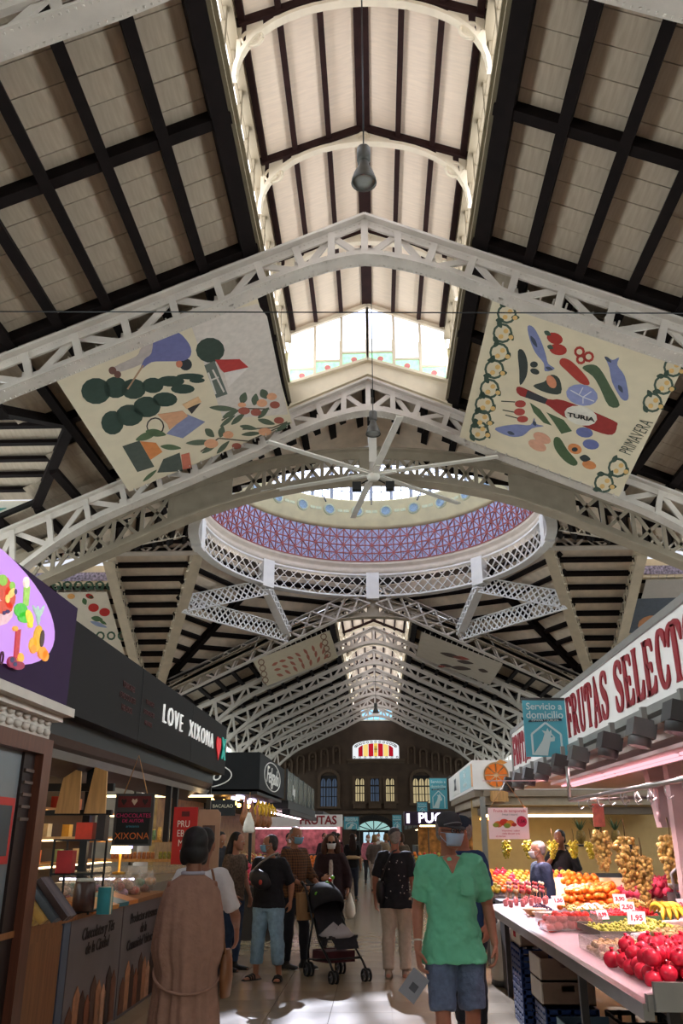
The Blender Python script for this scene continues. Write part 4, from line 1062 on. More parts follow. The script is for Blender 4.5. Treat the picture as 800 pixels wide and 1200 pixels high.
for s_ in (-1, 1): m.prism([L(-2.386, 13.88 - s_ * .13 - .05, 2.77), L(-2.386, 13.88 - s_ * .13 + .05, 2.77), L(-2.386, 13.88 + s_ * .13 + .05, 3.1), L(-2.386, 13.88 + s_ * .13 - .05, 3.1)], (.014, 0, 0))
m.build('cross_emblem', mat('teal_lettering', '#2f9a8c', .5, 0, emit=.3), sg)
for i, tx in enumerate(('TURRONES', 'CHOCOLATES', 'HELADOS')):
    text('lettering', tx, .085, plane_M(L(-2.395, 8.4, 3.02 - .11 * i), (0, 1, 0), UZ), mat('faded_red_lettering', '#4a2624', .6, 0), sg, .003)
    text('lettering', tx, .07, plane_M(L(-2.395, 9.25, 2.98 - .11 * i), (0, 1, 0), UZ), mat('faded_red_lettering', '#4a2624', .6, 0), sg, .003)
m = MB(); slab(m, -2.55, 6.5, 14.0, 2.4, 2.55, -.8); m.build('soffit', M_blackm, k)
m = MB(); m.prism([L(-2.55, 6.5, 2.4), L(-2.85, 6.5, 2.2), L(-2.85, 14, 2.2), L(-2.55, 14, 2.4)], (-.05, 0, -.06)); m.build('awning_strip', mat('dull_brown_awning', '#4a3a34', .6, .1), k)
m = MB(); m.prism([L(-2.6, 6.5, 2.3), L(-2.65, 6.5, 2.24), L(-2.65, 14, 2.24), L(-2.6, 14, 2.3)], (.01, 0, 0)); m.build('awning_edge', M_grey, k)
m = MB(); m.box(L(-3.6, 10.4, 2.44), (1.8, 7.6, .05)); m.build('stall_ceiling', M_dgrey, k)
for y, x in ((7.0, -2.75), (8.6, -2.75), (8.35, -3.2), (11.7, -2.7), (12.1, -2.7), (14.0, -2.6)):
    m = MB(); m.box(L(x, y, (2.45 if y != 11.7 else 2.45) - .45 if 11 < y < 13 else 1.6), (.07, .07, .9 if 11 < y < 13 else 1.7)); m.build('black_post', M_blackm, k)
m = MB(); m.box(L(-3.1, 8.4, 2.06), (1.3, .06, .07)); m.box(L(-3.1, 8.4, 1.83), (1.3, .06, .05)); m.build('black_crossbar', M_blackm, k)
for x0, x1 in ((-2.95, -2.72), (-2.67, -2.47)):
    m = MB(); m.prism([L(x0, 8.25, 1.82), L(x1, 8.25, 1.82), L(x1 - .02, 8.25, 2.2), L(x0 + .06, 8.25, 2.24)], (0, .03, 0)); m.build('hanging_wood_panel', M_wood2, k)
m = MB(); m.box(L(-4.55, 10.5, 1.3), (.1, 7.6, 2.5)); m.build('back_wall', mat('dark_brown_shelf', '#3b2a20', .6, .15), k)
# shelves at the back with their strip lamps
M_strip = emit_mat('warm_strip_light', '#ffd9a0', 5); M_stripw = emit_mat('cool_strip_light', '#e8e4ff', 5)
for z in (1.28, 1.6, 1.95):
    m = MB(); m.box(L(-4.3, 10.5, z), (.4, 7.4, .03)); m.build('back_shelf', M_wood2, k)
    m = MB(); m.box(L(-4.12, 10.5, z - .03), (.03, 7.2, .02)); m.build('shelf_light', M_strip, k)
m = MB(); m.box(L(-3.9, 10.6, 2.41), (.06, 6.8, .03)); m.build('ceiling_light', M_strip, k)
m = MB(); m.box(L(-3.4, 13.7, 1.28), (1.9, .35, .04)); m.build('end_shelf', M_wood2, k)
m = MB(); m.box(L(-3.4, 13.7, 1.55), (1.9, .3, .03)); m.build('end_shelf', M_wood2, k)
m = MB(); m.box(L(-3.4, 13.55, 2.2), (1.9, .04, .03)); m.build('end_light', M_strip, k)
# counter: one long worktop on panel units
ct = thing('sweet_counter', 'long wooden counter with photo panels of the sweet stall', 'counter', (-2.75, 9.0, 0))
def C(x, y, z): return Vector((x + 2.75, y - 9.0, z))
m = MB(); m.prism([C(-2.35, 5.75, .99), C(-2.35, 10.6, .99), C(-2.35, 10.6, 1.03), C(-2.35, 5.75, 1.03)], (-.75, 0, 0)); m.prism([C(-2.4, 5.8, .9), C(-2.4, 7.2, .9), C(-2.4, 7.2, .99), C(-2.4, 5.8, .99)], (-.6, 0, 0)); m.build('worktop', M_wood, ct)
m = MB(); m.prism([C(-2.42, 6.28, 0), C(-2.42, 7.28, 0), C(-2.42, 7.28, .96), C(-2.42, 6.28, .96)], (-.55, 0, 0)); m.build('wood_panel', M_wood, ct)
m = MB(); m.prism([C(-2.415, 7.3, 0), C(-2.415, 7.45, 0), C(-2.415, 7.45, .98), C(-2.415, 7.3, .98)], (-.55, 0, 0)); m.build('blue_edge', mat('steel_blue_panel', '#55647c', .4, .1), ct)
for i, (y0, y1) in enumerate(((7.47, 8.95), (8.98, 10.55))):
    m = MB(); m.prism([C(-2.415, y0, 0), C(-2.415, y1, 0), C(-2.415, y1, .98), C(-2.415, y0, .98)], (-.55, 0, 0)); pn = m.build('photo_panel', mat('grey_photo_panel', '#6e666a', .4, .2, 2), ct)
    ink = mat('panel_ink', '#2c2426', .6, 0)
    for j, tx in enumerate((('Chocolates y Tés', 'de la Ciudad'), ('Productos artesanos', 'de la', 'Comunidad Valenciana'))[i]):
        text('lettering', tx, .13, plane_M(C(-2.408, (y0 + y1) / 2, .84 - .12 * j), (0, 1, 0), UZ), ink, pn, .002, shear=.2, bold=.002)
    cols = ['#7a4a34', '#c48a62', '#4a2c22', '#9a5a3c', '#5c3a2c', '#b9815c', '#d0a080', '#3a2420']
    for j in range(9):
        u = y0 + .15 + (y1 - y0 - .3) * (j / 8); h_ = .16 + .18 * ((j * 37) % 10) / 10
        q = MB(); q.prism([C(-2.412, u - .09, .03), C(-2.412, u + .09, .03), C(-2.412, u + .08, .1 + h_), C(-2.412, u, .18 + h_), C(-2.412, u - .08, .1 + h_)], (.004, 0, 0)); q.build('sweet_print', mat('sweet_' + cols[j % 8][1:], cols[j % 8], .5, .2, 15), pn)
# cold display behind the counter
ca = thing('display_case', 'steel refrigerated display case behind the sweet counter', 'display case', (-3.2, 12.0, 0))
m = MB(); m.box((0, .2, .55), (1.2, 2.8, 1.1)); m.build('body', M_steel, ca)
m = MB(); m.box((.0, .2, 1.2), (1.2, 2.8, .03)); m.build('glass_top', M_glass, ca)
m = MB(); m.box((-.1, -1.15, 1.14), (.9, .03, .02)); m.build('case_light', M_stripw, ca)

# ---- goods of the sweet stall
def jar(x, y, z, r, h, col, lidcol, lbl, group, parent=None):
    t = thing('glass_jar', lbl, 'jar', (x, y, z), group=group)
    m = MB(); m.lathe([(0, 0), (r, 0), (r * 1.04, h * .3), (r, h * .8), (r * .8, h * .9)], 14); m.build('contents', mat('jar_' + col[1:], col, .35, .3, 40), t)
    m = MB(); m.lathe([(r * .8, h * .9), (r * .85, h * .9), (r * .85, h), (0, h)], 14); m.build('lid', mat('lid_' + lidcol[1:], lidcol, .4, 0), t)
    return t
def box_thing(nm, lbl, cat, c, d, col, rot=None, group=None, stripe=None):
    t = thing(nm, lbl, cat, c, group=group)
    m = MB(); m.box((0, 0, 0), d, rot=rot); o = m.build('box_body', mat('pack_' + col[1:], col, .45, .12, 12), t)
    if stripe:
        m = MB(); m.box((0, 0, 0), (d[0] * 1.02, d[1] * .4, d[2] * 1.02), rot=rot); m.build('label_band', mat('pack_' + stripe[1:], stripe, .45, .1, 12), t)
    return t
def leanrot(a, rz): return Matrix.Rotation(rz, 3, 'Z') @ Matrix.Rotation(a, 3, 'Y')
for i, (dx, col, st, lb) in enumerate(((0, '#b08a48', '#d2b06a', 'yellow gift box, outermost of four leaning on the sweet counter'), (.055, '#c69a54', '#8c6a38', 'ochre gift box leaning second in the row on the sweet counter'), (.12, '#4c5258', '#6a7076', 'slate grey gift box leaning third in the row on the sweet counter'), (.185, '#3c2a26', '#54403a', 'dark brown gift box leaning innermost on the sweet counter'))):
    box_thing('gift_box', lb, 'box', (-2.44 + dx * .9, 6.5 + i * .05, 1.16 + .012 * i), (.045, .2, .31 + .012 * i), col, leanrot(R(-42), R(-70) * 0), 'gift boxes leaning in a row', st)
rk = thing('metal_rack', 'black wire display rack standing on the sweet counter', 'rack', (-2.42, 7.5, 1.03))
m = MB()
for x in (-.18, .16):
    for y in (-.12, .2): m.box((x, y, .28), (.015, .015, .56))
m.build('rack_frame', M_blackm, rk)
for z in (.02, .3, .56): m = MB(); m.box((-.01, .04, z), (.36, .34, .015)); m.build('rack_shelf', M_blackm, rk)
jar(-2.3, 7.36, 1.06, .085, .24, '#3a2018', '#b8b4a8', 'wide jar of dark chocolates on the rack of the sweet counter', 'jars on the rack')
box_thing('tea_tin', 'teal tea tin beside the dark chocolate jar', 'tin', (-2.15, 7.45, 1.13), (.1, .1, .2), '#2a7a80', stripe='#d8d0b0')
box_thing('tea_tin', 'red tea tin on the middle of the wire rack', 'tin', (-2.5, 7.42, 1.42), (.13, .1, .18), '#a82a2c')
box_thing('sweet_box', 'bright orange-red box on top of the wire rack', 'box', (-2.4, 7.55, 1.66), (.14, .12, .14), '#e0442a')
box_thing('sweet_box', 'dark brown upright box beside the orange-red box on the rack', 'box', (-2.26, 7.55, 1.69), (.07, .12, .2), '#2c201e')
lm = thing('table_lamp', 'small lit table lamp with square paper shade among the sweets', 'lamp', (-2.62, 9.4, 1.25))
m = MB(); m.lathe([(0, 0), (.07, 0), (.07, .02), (.015, .03), (.015, .24)], 12); m.build('base', mat('brass', '#b88a40', .3, .1, metal=.8), lm)
m = MB(); m.lathe([(.11, .2), (.09, .36)], 4); m.build('shade', emit_mat('lamp_shade_glow', '#ffdca0', 4.5), lm)
m = MB(); m.tube([(.1, 0, .25), (.1, 0, .6), (.05, 0, .68), (0, 0, .62)], .022, 8); m.build('tube_light', emit_mat('violet_tube', '#c8b8ff', 3), lm)
M_cello = glass_mat('cellophane', '#cfc8c0', .25, .12)
rb = random.Random(3)
for i in range(44):
    x, y = rb.uniform(-2.98, -2.45), 8.5 + 2.0 * (i / 44)
    z = 1.03 if i % 3 else 1.1
    cc = ['#c8a890', '#b86a5c', '#d0c8b8', '#8c5a44', '#c49a6c', '#7a9a84', '#b88aa0'][i % 7]
    t = thing('sweet_bag', 'small clear cellophane bag of sweets heaped on the long counter', 'bag', (x, y, z), group='cellophane sweet bags on the counter')
    m = MB(); m.lathe([(0, 0), (.06, .0), (.07, .04), (.055, .08), (.03, .11), (.045, .15)], 8, sx=1, sy=.7); m.v = [(a * rb.uniform(.7, 1.3), b * rb.uniform(.7, 1.3), c * rb.uniform(.8, 1.2)) for a, b, c in m.v]; m.build('film', M_cello, t, (0, 0, 0), i)
    m = MB(); m.ball((0, 0, .045), (.055, .042, .042), 8, 5); m.build('sweets', mat('sweets_' + cc[1:], cc, .5, .4, 60), t)
for i, (px, py, col, lb) in enumerate(((128, 1082, '#c87a3c', 'orange wafer pack lying first on the sweet counter edge'), (140, 1076, '#c48444', 'orange wafer pack lying beside the teal one'), (148, 1072, '#2f6a74', 'teal wafer pack lying between orange ones on the counter'), (160, 1066, '#c8783a', 'orange wafer pack lying at the far end of the counter'))):
    p = Vector((-2.42, 7.75 + .32 * i, 0)); box_thing('wafer_pack', lb, 'packet', (p.x, p.y, 1.075), (.34, .24, .035), col, Matrix.Rotation(R(-12), 3, 'Z') @ Matrix.Rotation(R(13), 3, 'Y'), 'wafer packs on the counter')
gi = 0
for i in range(20):
    col, lid = (('#a8683c', '#d8b070') if i < 10 else ('#8c8a3c', '#c8b44c'))
    jar(-3.95 + .068 * i + (.05 if i > 9 else 0), 13.62, 1.30, .03, .1, col, lid, 'small brown spice jar in the lower row of the end shelf' if i < 10 else 'small olive-yellow jar in the lower row of the end shelf', 'brown jars on the end shelf' if i < 10 else 'yellow jars on the end shelf')
for i in range(16):
    col = ['#d8b060', '#a84a38', '#c8c0a8', '#6a8a5c'][i % 4]
    jar(-3.95 + .085 * i, 13.66, 1.565, .032, .13 + .03 * (i % 3), col, '#c8a860', 'small mixed jar in the upper row of the end shelf', 'jars on the upper end shelf')
for i in range(24):
    z = (1.295, 1.615, 1.965)[i % 3]; col = ['#c86a3c', '#d8c8a0', '#a83a34', '#8a9a6c', '#e0b050'][i % 5]
    box_thing('sweet_packet', 'small upright packet on the back shelves of the sweet stall', 'packet', (-4.28, 7.3 + .27 * i, z + .08), (.1, .15, .16), col, group='packets on the back shelves')
cb = thing('chalkboard_sign', 'black chalkboard with pink and orange writing hung over the sweet counter', 'sign', (-2.4, 9.0, 1.53))
m = MB(); m.box((0, 0, .25), (.4, .03, .5)); m.build('frame', M_dgrey, cb)
m = MB(); m.box((0, -.017, .17), (.34, .006, .3)); m.build('slate', mat('slate_black', '#17181a', .7, .1), cb)
m = MB(); m.box((0, -.017, .42), (.34, .006, .11)); o = m.build('picture_strip', mat('dark_red_print', '#5c1c1c', .6, .2, 20), cb)
for x, c in ((-.11, '#1c1414'), (0, '#c0a890'), (.11, '#241616')): m = MB(); m.prism([(x + .03 * a, -.021, .42 + .035 * b) for a, b in ((0, -1), (1, .2), (.7, .9), (0, .5), (-.7, .9), (-1, .2))], (0, .003, 0)); m.build('heart_print', mat('heart_' + c[1:], c, .6, 0), o)
for tx, z, c, s_ in (('CHOCOLATES', .285, '#c02a60', .055), ('DE AUTOR', .235, '#c02a60', .045), ('artesanos', .185, '#3a7a8a', .035), ('XIXONA', .09, '#c86a30', .09)): text('lettering', tx, s_, front_M(0, -.022, z), mat('chalk_' + c[1:], c, .8, 0), cb, .001)
m = MB(); m.tube([(-.12, 0, .5), (0, 0, .88), (.12, 0, .5)], .006, 5); m.build('string', M_wood2, cb)
ps = thing('placard', 'red placard reading PRU EBA ME above the sweet display', 'sign', (-2.3, 11.0, 1.3))
m = MB(); m.box((0, 0, .33), (.3, .025, .66)); m.build('board', M_red, ps)
for i, tx in enumerate(('PRU', 'EBA', 'ME')): text('lettering', tx, .11, front_M(-.02, -.015, .46 - .11 * i), mat('white_ink', '#e8e0d8', .6, 0), ps, .002, sx=.8)
m = MB(); m.box((0, -.015, .58), (.1, .004, .06)); m.build('picture_print', mat('dark_red_print', '#5c1c1c', .6, .2, 20), ps)
ps = thing('placard', 'plain beige upright board beside the red placard', 'board', (-2.06, 11.3, 0))
m = MB(); m.prism([(-.14, 0, 0), (.14, 0, 0), (.14, 0, 1.9), (.1, 0, 1.94), (-.14, 0, 1.94)], (0, .03, 0)); m.build('board', mat('beige_board', '#b08e74', .6, .08), ps)
m = MB(); m.box((0, -.004, 1.6), (.16, .008, .3)); m.build('picture_print', mat('brown_photo', '#5c463c', .6, .3, 10), ps)

# ---- delicatessen with the script logo, behind
k = thing('delicatessen_stall', 'delicatessen stall under a dark box sign with a script logo in an oval', 'stall', (-3.4, 20.0, 0))
def L(x, y, z): return Vector((x + 3.4, y - 20.0, z))
m = MB(); m.box(L(-3.55, 20.1, 2.87), (2.5, 4.8, .72)); sg = m.build('sign_box', mat('charcoal_sign', '#1c1d1f', .6, .06, spec=.15), k)
M_scr = mat('silver_script', '#c9c7c2', .5, 0, emit=.15)
def oval(M, w, h, par):
    m = MB(); pts = [M @ Vector((w * math.cos(2 * PI * i / 32), h * math.sin(2 * PI * i / 32), 0)) for i in range(33)]
    m.tube(pts, .012, 5, cap=False); m.build('oval_outline', M_scr, par)
Ms = plane_M(L(-2.29, 19.9, 2.87), (0, 1, 0), UZ); oval(Ms, 1.5, .3, sg); text('lettering', 'Felgado', .5, Ms, M_scr, sg, .006, shear=.35, sx=1.5)
Ms = plane_M(L(-3.62, 17.69, 2.78), (1, 0, 0), UZ); oval(Ms, .75, .26, sg); text('lettering', 'Felgado', .34, Ms, M_scr, sg, .006, shear=.35)
m = MB(); m.box(L(-3.5, 20.1, 2.44), (2.3, 4.6, .06)); m.build('soffit', M_blackm, k)
for i in range(5):
    m = MB(); m.box(L(-2.75 - .25 * (i % 2), 18.2 + .9 * i, 2.38), (.06, .75, .04)); m.build('tube_light', emit_mat('violet_white_tube', '#e2d4ff', 9), k)
for i in range(6):
    m = MB(); m.ball(L(-3.3 + .12 * (i % 3), 18.0 + .7 * i, 2.3), .05, 8, 5); m.build('warm_bulb', emit_mat('warm_bulb', '#ffb858', 14), k)
m = MB(); m.box(L(-4.4, 20.1, 1.25), (.1, 4.8, 2.4)); m.build('back_wall', mat('ochre_shelf', '#8a6a3c', .6, .3, 6), k)
m = MB(); m.box(L(-2.9, 20.0, .55), (.9, 4.4, 1.1)); m.build('counter', M_dgrey, k)
m = MB(); m.box(L(-2.45, 17.75, .6), (.06, .06, 2.3)); m.build('black_post', M_blackm, k)
m = MB(); m.box(L(-3.0, 17.6, 2.15), (.5, .03, .3)); o = m.build('menu_board', mat('slate_black', '#17181a', .7, .1), k)
text('lettering', 'BACALAO', .09, front_M(*(L(-3.0, 17.58, 2.18))), mat('chalk_white', '#c8c0a8', .8, 0), k, .002)
for i in range(9):
    t = thing('cured_ham', 'cured ham hanging in the row below the delicatessen lights', 'ham', (-2.65 - .05 * (i % 2), 18.2 + .5 * i, 2.36), group='hams hanging in the delicatessen')
    m = MB(); m.lathe([(.01, 0), (.03, -.1), (.04, -.2), (.09, -.34), (.1, -.44), (.05, -.54), (0, -.56)], 10); m.build('meat', mat('cured_ham', '#8c5a34', .5, .3, 12), t)
    m = MB(); m.tube([(0, 0, .04), (0, 0, -.05)], .008, 5); m.build('string', M_wood2, t)
pile_cols = ['#c89a50', '#b8542c', '#d8c080', '#8a3a2c', '#c8b060', '#a8783c']
for i in range(30):
    r_ = .06 + .02 * (i % 3); c = pile_cols[i % 6]
    m = MB(); m.ball((0, 0, r_ * .8), (r_, r_, r_ * .8), 8, 6); m.lathe([(.012, r_ * 1.55), (.02, r_ * 1.75), (0, r_ * 1.78)], 6)
    tag(m.build('cheese', mat('cheese_' + c[1:], c, .5, .3, 10), None, (-2.6 - .2 * (i % 3), 17.95 + .14 * i, 1.1)), 'small round cheese on the delicatessen counter', 'cheese', 'cheeses on the delicatessen counter')

# ---- next stall with a glass balustrade on its roof, and the far FRUTAS stall
k = thing('roofed_stall', 'stall with a glass balustrade on its flat roof beyond the delicatessen', 'stall', (-3.5, 27.5, 0))
m = MB(); m.box((0, 0, 2.38), (2.6, 9.8, .2)); m.box((1.25, 0, 2.2), (.2, 9.8, .12)); m.build('flat_roof', M_blackm, k)
for i in range(6):
    m = MB(); m.box((1.25, -4.1 + 1.65 * i, 2.86), (.03, 1.55, .72)); o = m.build('glass_pane', glass_mat('greenish_glass', '#8c9490', .45, .2), k)
    m = MB(); m.box((1.25, -4.9 + 1.65 * i, 2.86), (.05, .05, .78)); m.build('balustrade_post', M_dgrey, k)
text('lettering', 'Boga', .4, plane_M((1.28, -3.2, 2.78), (0, 1, 0), UZ), M_scr, k, .004, shear=.2)
m = MB(); m.box((-.9, 0, 1.2), (.1, 9.6, 2.2)); m.build('back_wall', MATS['ochre_shelf'], k)
m = MB(); m.box((.6, 0, .5), (.9, 9.4, 1.0)); m.build('counter', M_dgrey, k)
for i in range(5): m = MB(); m.box((.8, -4 + 1.9 * i, 2.2), (.06, 1.3, .04)); m.build('tube_light', emit_mat('pinkish_tube', '#ffd8e0', 9), k)
k = thing('far_fruit_stall', 'far fruit stall with red letters UTAS showing on its white sign', 'stall', (-3.1, 33.6, 0))
m = MB(); m.box((0, 0, 2.17), (3.7, .5, .42)); sg = m.build('sign_box', mat('white_sign', '#d8d4d0', .5, .03, emit=.1), k)
text('lettering', 'FRUTAS', .42, front_M(.95, -.26, 2.17), mat('dark_red_lettering', '#8c1c24', .5, 0), sg, .01, bold=.012, sx=.95)
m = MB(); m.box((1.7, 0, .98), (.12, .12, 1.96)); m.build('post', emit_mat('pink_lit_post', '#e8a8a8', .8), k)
m = MB(); m.box((0, .3, 1.9), (3.4, .05, .04)); m.build('tube_light', emit_mat('pinkish_tube', '#ffd8e0', 9), k)
m = MB(); m.box((0, 1.0, 1.0), (3.6, .1, 2.0)); m.build('back_wall', mat('pink_red_goods', '#a0565c', .6, .6, 5), k)
m = MB(); m.box((0, .1, .5), (3.4, .8, 1.0)); m.build('counter', M_dgrey, k)
# ================================================================== stalls along the right of the aisle
M_wsign = mat('white_sign_face', '#d9d5d2', .45, .03, emit=.12)
M_maroon = mat('maroon_lettering', '#8e1020', .5, .05)
k = thing('fruit_stall', 'fruit stall under the long white sign with maroon letters FRUTAS SELECT', 'stall', (3.2, 8.5, 0))
def L(x, y, z): return Vector((x - 3.2, y - 8.5, z))
def slab(mb, x, y0, y1, z0, z1, t): return mb.prism([L(x, y0, z0), L(x, y1, z0), L(x, y1, z1), L(x, y0, z1)], (t, 0, 0))
m = MB(); slab(m, 2.22, 3.2, 13.7, 2.56, 3.13, .35); sg = m.build('sign_box', M_wsign, k)
m = MB(); slab(m, 2.2, 3.2, 13.72, 3.12, 3.18, .4); slab(m, 2.2, 3.2, 13.72, 2.5, 2.565, .4); slab(m, 2.2, 13.68, 13.74, 2.5, 3.18, .4); m.build('sign_frame', M_grey, sg)
# western display capitals: thick flared stems, wedge arms, drawn as ribbons of varying width
GL = {
 'F': (.66, [([(.18, 0), (.18, .12), (.18, .5), (.18, .88), (.18, 1)], [.34, .2, .25, .2, .34]), ([(.15, .95), (.4, .93), (.58, .9), (.66, .74)], [.1, .1, .16, .06]), ([(.2, .53), (.38, .52), (.5, .5), (.54, .36)], [.08, .09, .16, .05])]),
 'R': (.8, [([(.18, 0), (.18, .12), (.18, .5), (.18, .88), (.18, 1)], [.34, .2, .25, .2, .34]), ([(.2, .96), (.45, .95), (.62, .76), (.48, .56), (.2, .52)], [.08, .1, .22, .1, .07]), ([(.34, .54), (.52, .38), (.58, .14), (.78, .02)], [.08, .2, .2, .06])]),
 'U': (.82, [([(.18, 1), (.18, .86), (.18, .3), (.26, .1), (.42, .03), (.58, .1), (.64, .3), (.64, .86), (.64, 1)], [.32, .2, .22, .18, .1, .1, .1, .1, .26])]),
 'T': (.78, [([(.39, 0), (.39, .12), (.39, .5), (.39, .95)], [.34, .2, .25, .2]), ([(.02, .62), (.05, .84), (.2, .95), (.39, .95), (.58, .95), (.73, .84), (.76, .62)], [.05, .2, .1, .1, .1, .2, .05])]),
 'A': (.82, [([(.0, 0), (.12, .03), (.2, .3), (.38, 1)], [.1, .22, .09, .09]), ([(.34, 1.02), (.5, .55), (.64, .1), (.66, 0)], [.12, .24, .22, .34]), ([(.16, .34), (.4, .3), (.58, .34)], [.06, .12, .06])]),
 'S': (.72, [([(.66, .7), (.62, .88), (.42, .97), (.2, .88), (.14, .72), (.3, .55), (.5, .44), (.58, .27), (.48, .08), (.28, .03), (.1, .12), (.05, .34)], [.04, .2, .09, .16, .2, .26, .26, .2, .14, .08, .2, .04])]),
 'E': (.74, [([(.18, 0), (.18, .12), (.18, .5), (.18, .88), (.18, 1)], [.34, .2, .25, .2, .34]), ([(.15, .95), (.4, .93), (.6, .9), (.66, .74)], [.1, .1, .16, .06]), ([(.2, .53), (.38, .52), (.48, .5), (.52, .38)], [.08, .09, .16, .05]), ([(.15, .05), (.42, .06), (.62, .1), (.7, .3)], [.1, .1, .18, .05])]),
 'L': (.72, [([(.18, 0), (.18, .12), (.18, .5), (.18, .88), (.18, 1)], [.34, .2, .25, .2, .34]), ([(.15, .05), (.42, .06), (.58, .12), (.68, .34)], [.1, .1, .22, .05])]),
 'C': (.76, [([(.68, .66), (.64, .86), (.46, .97), (.26, .88), (.16, .5), (.26, .12), (.46, .03), (.64, .14), (.7, .36)], [.04, .22, .09, .16, .24, .16, .09, .2, .04])]),
 'O': (.8, [([(.4, .97), (.22, .85), (.15, .5), (.22, .15), (.4, .03), (.58, .15), (.65, .5), (.58, .85), (.4, .97)], [.08, .18, .24, .18, .08, .18, .24, .18, .08])]),
}
def ribbon_poly(pts, ws, sub=4):
    # smooth the centre line, then return quads
    P_ = []; n = len(pts)
    for i in range(n - 1):
        p0, p1, p2, p3 = pts[max(i - 1, 0)], pts[i], pts[i + 1], pts[min(i + 2, n - 1)]
        for j in range(sub):
            t = j / sub
            f = lambda a, b, c, d: .5 * (2 * b + (c - a) * t + (2 * a - 5 * b + 4 * c - d) * t * t + (3 * b - a - 3 * c + d) * t ** 3)
            P_.append((f(p0[0], p1[0], p2[0], p3[0]), f(p0[1], p1[1], p2[1], p3[1]), ws[i] + (ws[i + 1] - ws[i]) * t))
    P_.append((*pts[-1], ws[-1])); out = []
    for i in range(len(P_)):
        a, b = P_[max(i - 1, 0)], P_[min(i + 1, len(P_) - 1)]
        d = math.hypot(b[0] - a[0], b[1] - a[1]) or 1; nx, ny = -(b[1] - a[1]) / d, (b[0] - a[0]) / d
        x, y, w = P_[i]; out.append(((x + nx * w / 2, y + ny * w / 2), (x - nx * w / 2, y - ny * w / 2)))
    return [[out[i][0], out[i + 1][0], out[i + 1][1], out[i][1]] for i in range(len(out) - 1)]
def western(word, M, h, sx, par, m_):
    x = 0
    for ch in word:
        if ch == ' ': x += .42 * sx; continue
        w, strokes = GL[ch]; mb = MB()
        for pts, ws in strokes:
            for q in ribbon_poly(pts, ws):
                mb.prism([M @ Vector(((x + a * sx) * h, b * h, 0)) for a, b in q], (M.to_3x3() @ Vector((0, 0, 1))) * .012)
        mb.build('letter', m_, par); x += (w + .1) * sx
    return x
# letters run from far to near along the sign (read from the aisle)
Mw = plane_M(L(2.217, 9.35, 2.63), (0, -1, 0), UZ)
def fit_word(word, y_from, y_to, z, h):
    tot = sum((GL[c][0] + .1) if c != ' ' else .42 for c in word) - .1
    western(word, plane_M(L(2.217, y_from, z), (0, -1, 0), UZ), h, (y_from - y_to) / h / tot, sg, M_maroon)
fit_word('FRUTAS', 9.62, 7.85, 2.63, .43)
fit_word('SELECTO', 7.6, 5.5, 2.63, .43)
fit_word('FRUTAS', 13.6, 12.05, 2.63, .43)
m = MB(); slab(m, 2.3, 3.2, 13.7, 2.42, 2.5, .6); slab(m, 2.12, 3.2, 12, 2.38, 2.43, .12); m.build('gutter', M_grey, k)
m = MB(); slab(m, 2.25, 3.2, 13.6, 2.3, 2.42, 2.2); m.build('canopy', mat('pale_canopy', '#c9b3ac', .6, .05), k)
cans = [(2.05, 4.75), (2.05, 5.6), (2.05, 6.45), (2.05, 7.36), (2.05, 8.53), (2.05, 9.38), (2.05, 10.43), (2.05, 11.31), (2.05, 12.2), (2.05, 13.1)]  # the nearest can is added out of view to brighten the pomegranates
for i, (x, y) in enumerate(cans):
    c = MB(); rot = Matrix.Rotation(R(14), 3, 'Y')
    c.box((0, 0, .0), (.17, .2, .13), rot=rot); c.lathe([(.085, -.06), (.085, -.13), (.07, -.13), (.06, -.07), (0, -.07)], 14, (0, 0, 0), rot)
    o = c.build('spot_lamp', M_dgrey if i % 2 else mat('grey_can', '#5c5a5a', .45, .05), k, L(x, y, 2.36))
    b = MB(); b.box((.03, 0, .1), (.04, .05, .12)); b.build('bracket', M_grey, o)
    b = MB(); b.lathe([(0, -.1), (.066, -.1)], 12, (0, 0, 0), rot); b.build('lamp_lens', emit_mat('pink_spot', '#ffc4c8', 20), o)
    ld = bpy.data.lights.new('spot_lamp_light', 'AREA'); ld.shape = 'DISK'; ld.size = .12; ld.energy = 14; ld.color = (1, .72, .74); ld.spread = R(110)
    lo = bpy.data.objects.new('spot_lamp_light', ld); COL.objects.link(lo); lo.parent = o; lo.location = (-.02, 0, -.15); lo.rotation_euler = (0, R(-10), 0)
M_tubep = emit_mat('pink_white_tube', '#ffb4c0', 1.1)
for y0, y1 in ((4.4, 6.4), (6.5, 8.6), (8.7, 10.6)):
    for x in (2.02, 2.14):
        m = MB(); m.box(L(x + .28, (y0 + y1) / 2, 2.18), (.03, y1 - y0, .02)); m.build('tube_light', M_tubep, k)
m = MB(); slab(m, 2.2, 4.2, 10.8, 2.2, 2.23, .4); m.box(L(1.78, 10.4, 2.23), (.9, .012, .012)); m.build('lamp_tray', mat('pink_white_tray', '#d8b8b8', .5, .03), k)
for y in (8.0,): m = MB(); m.box(L(2.75, y, 1.2), (.12, .12, 2.3)); m.build('white_post', mat('pinkish_white_post', '#c8b0b0', .5, .05), k)
m = MB(); m.prism([L(2.78, 8.6, 1.7), L(2.9, 8.6, 1.7), L(2.9, 8.6, 2.3), L(2.7, 8.6, 2.3)], (0, .15, 0)); m.build('bracket', mat('pinkish_white_post', '#c8b0b0', .5, .05), k)
m = MB(); m.tube([L(1.92, 8.5, 1.94), L(1.99, 5.2, 1.95)], .018, 8); m.tube([L(1.92, 8.5, 1.94), L(1.92, 8.5, 2.25)], .018, 8); m.tube([L(1.92, 8.5, 1.94), L(2.75, 8.6, 1.97)], .014, 8); m.build('hanging_rail', M_steel, k)
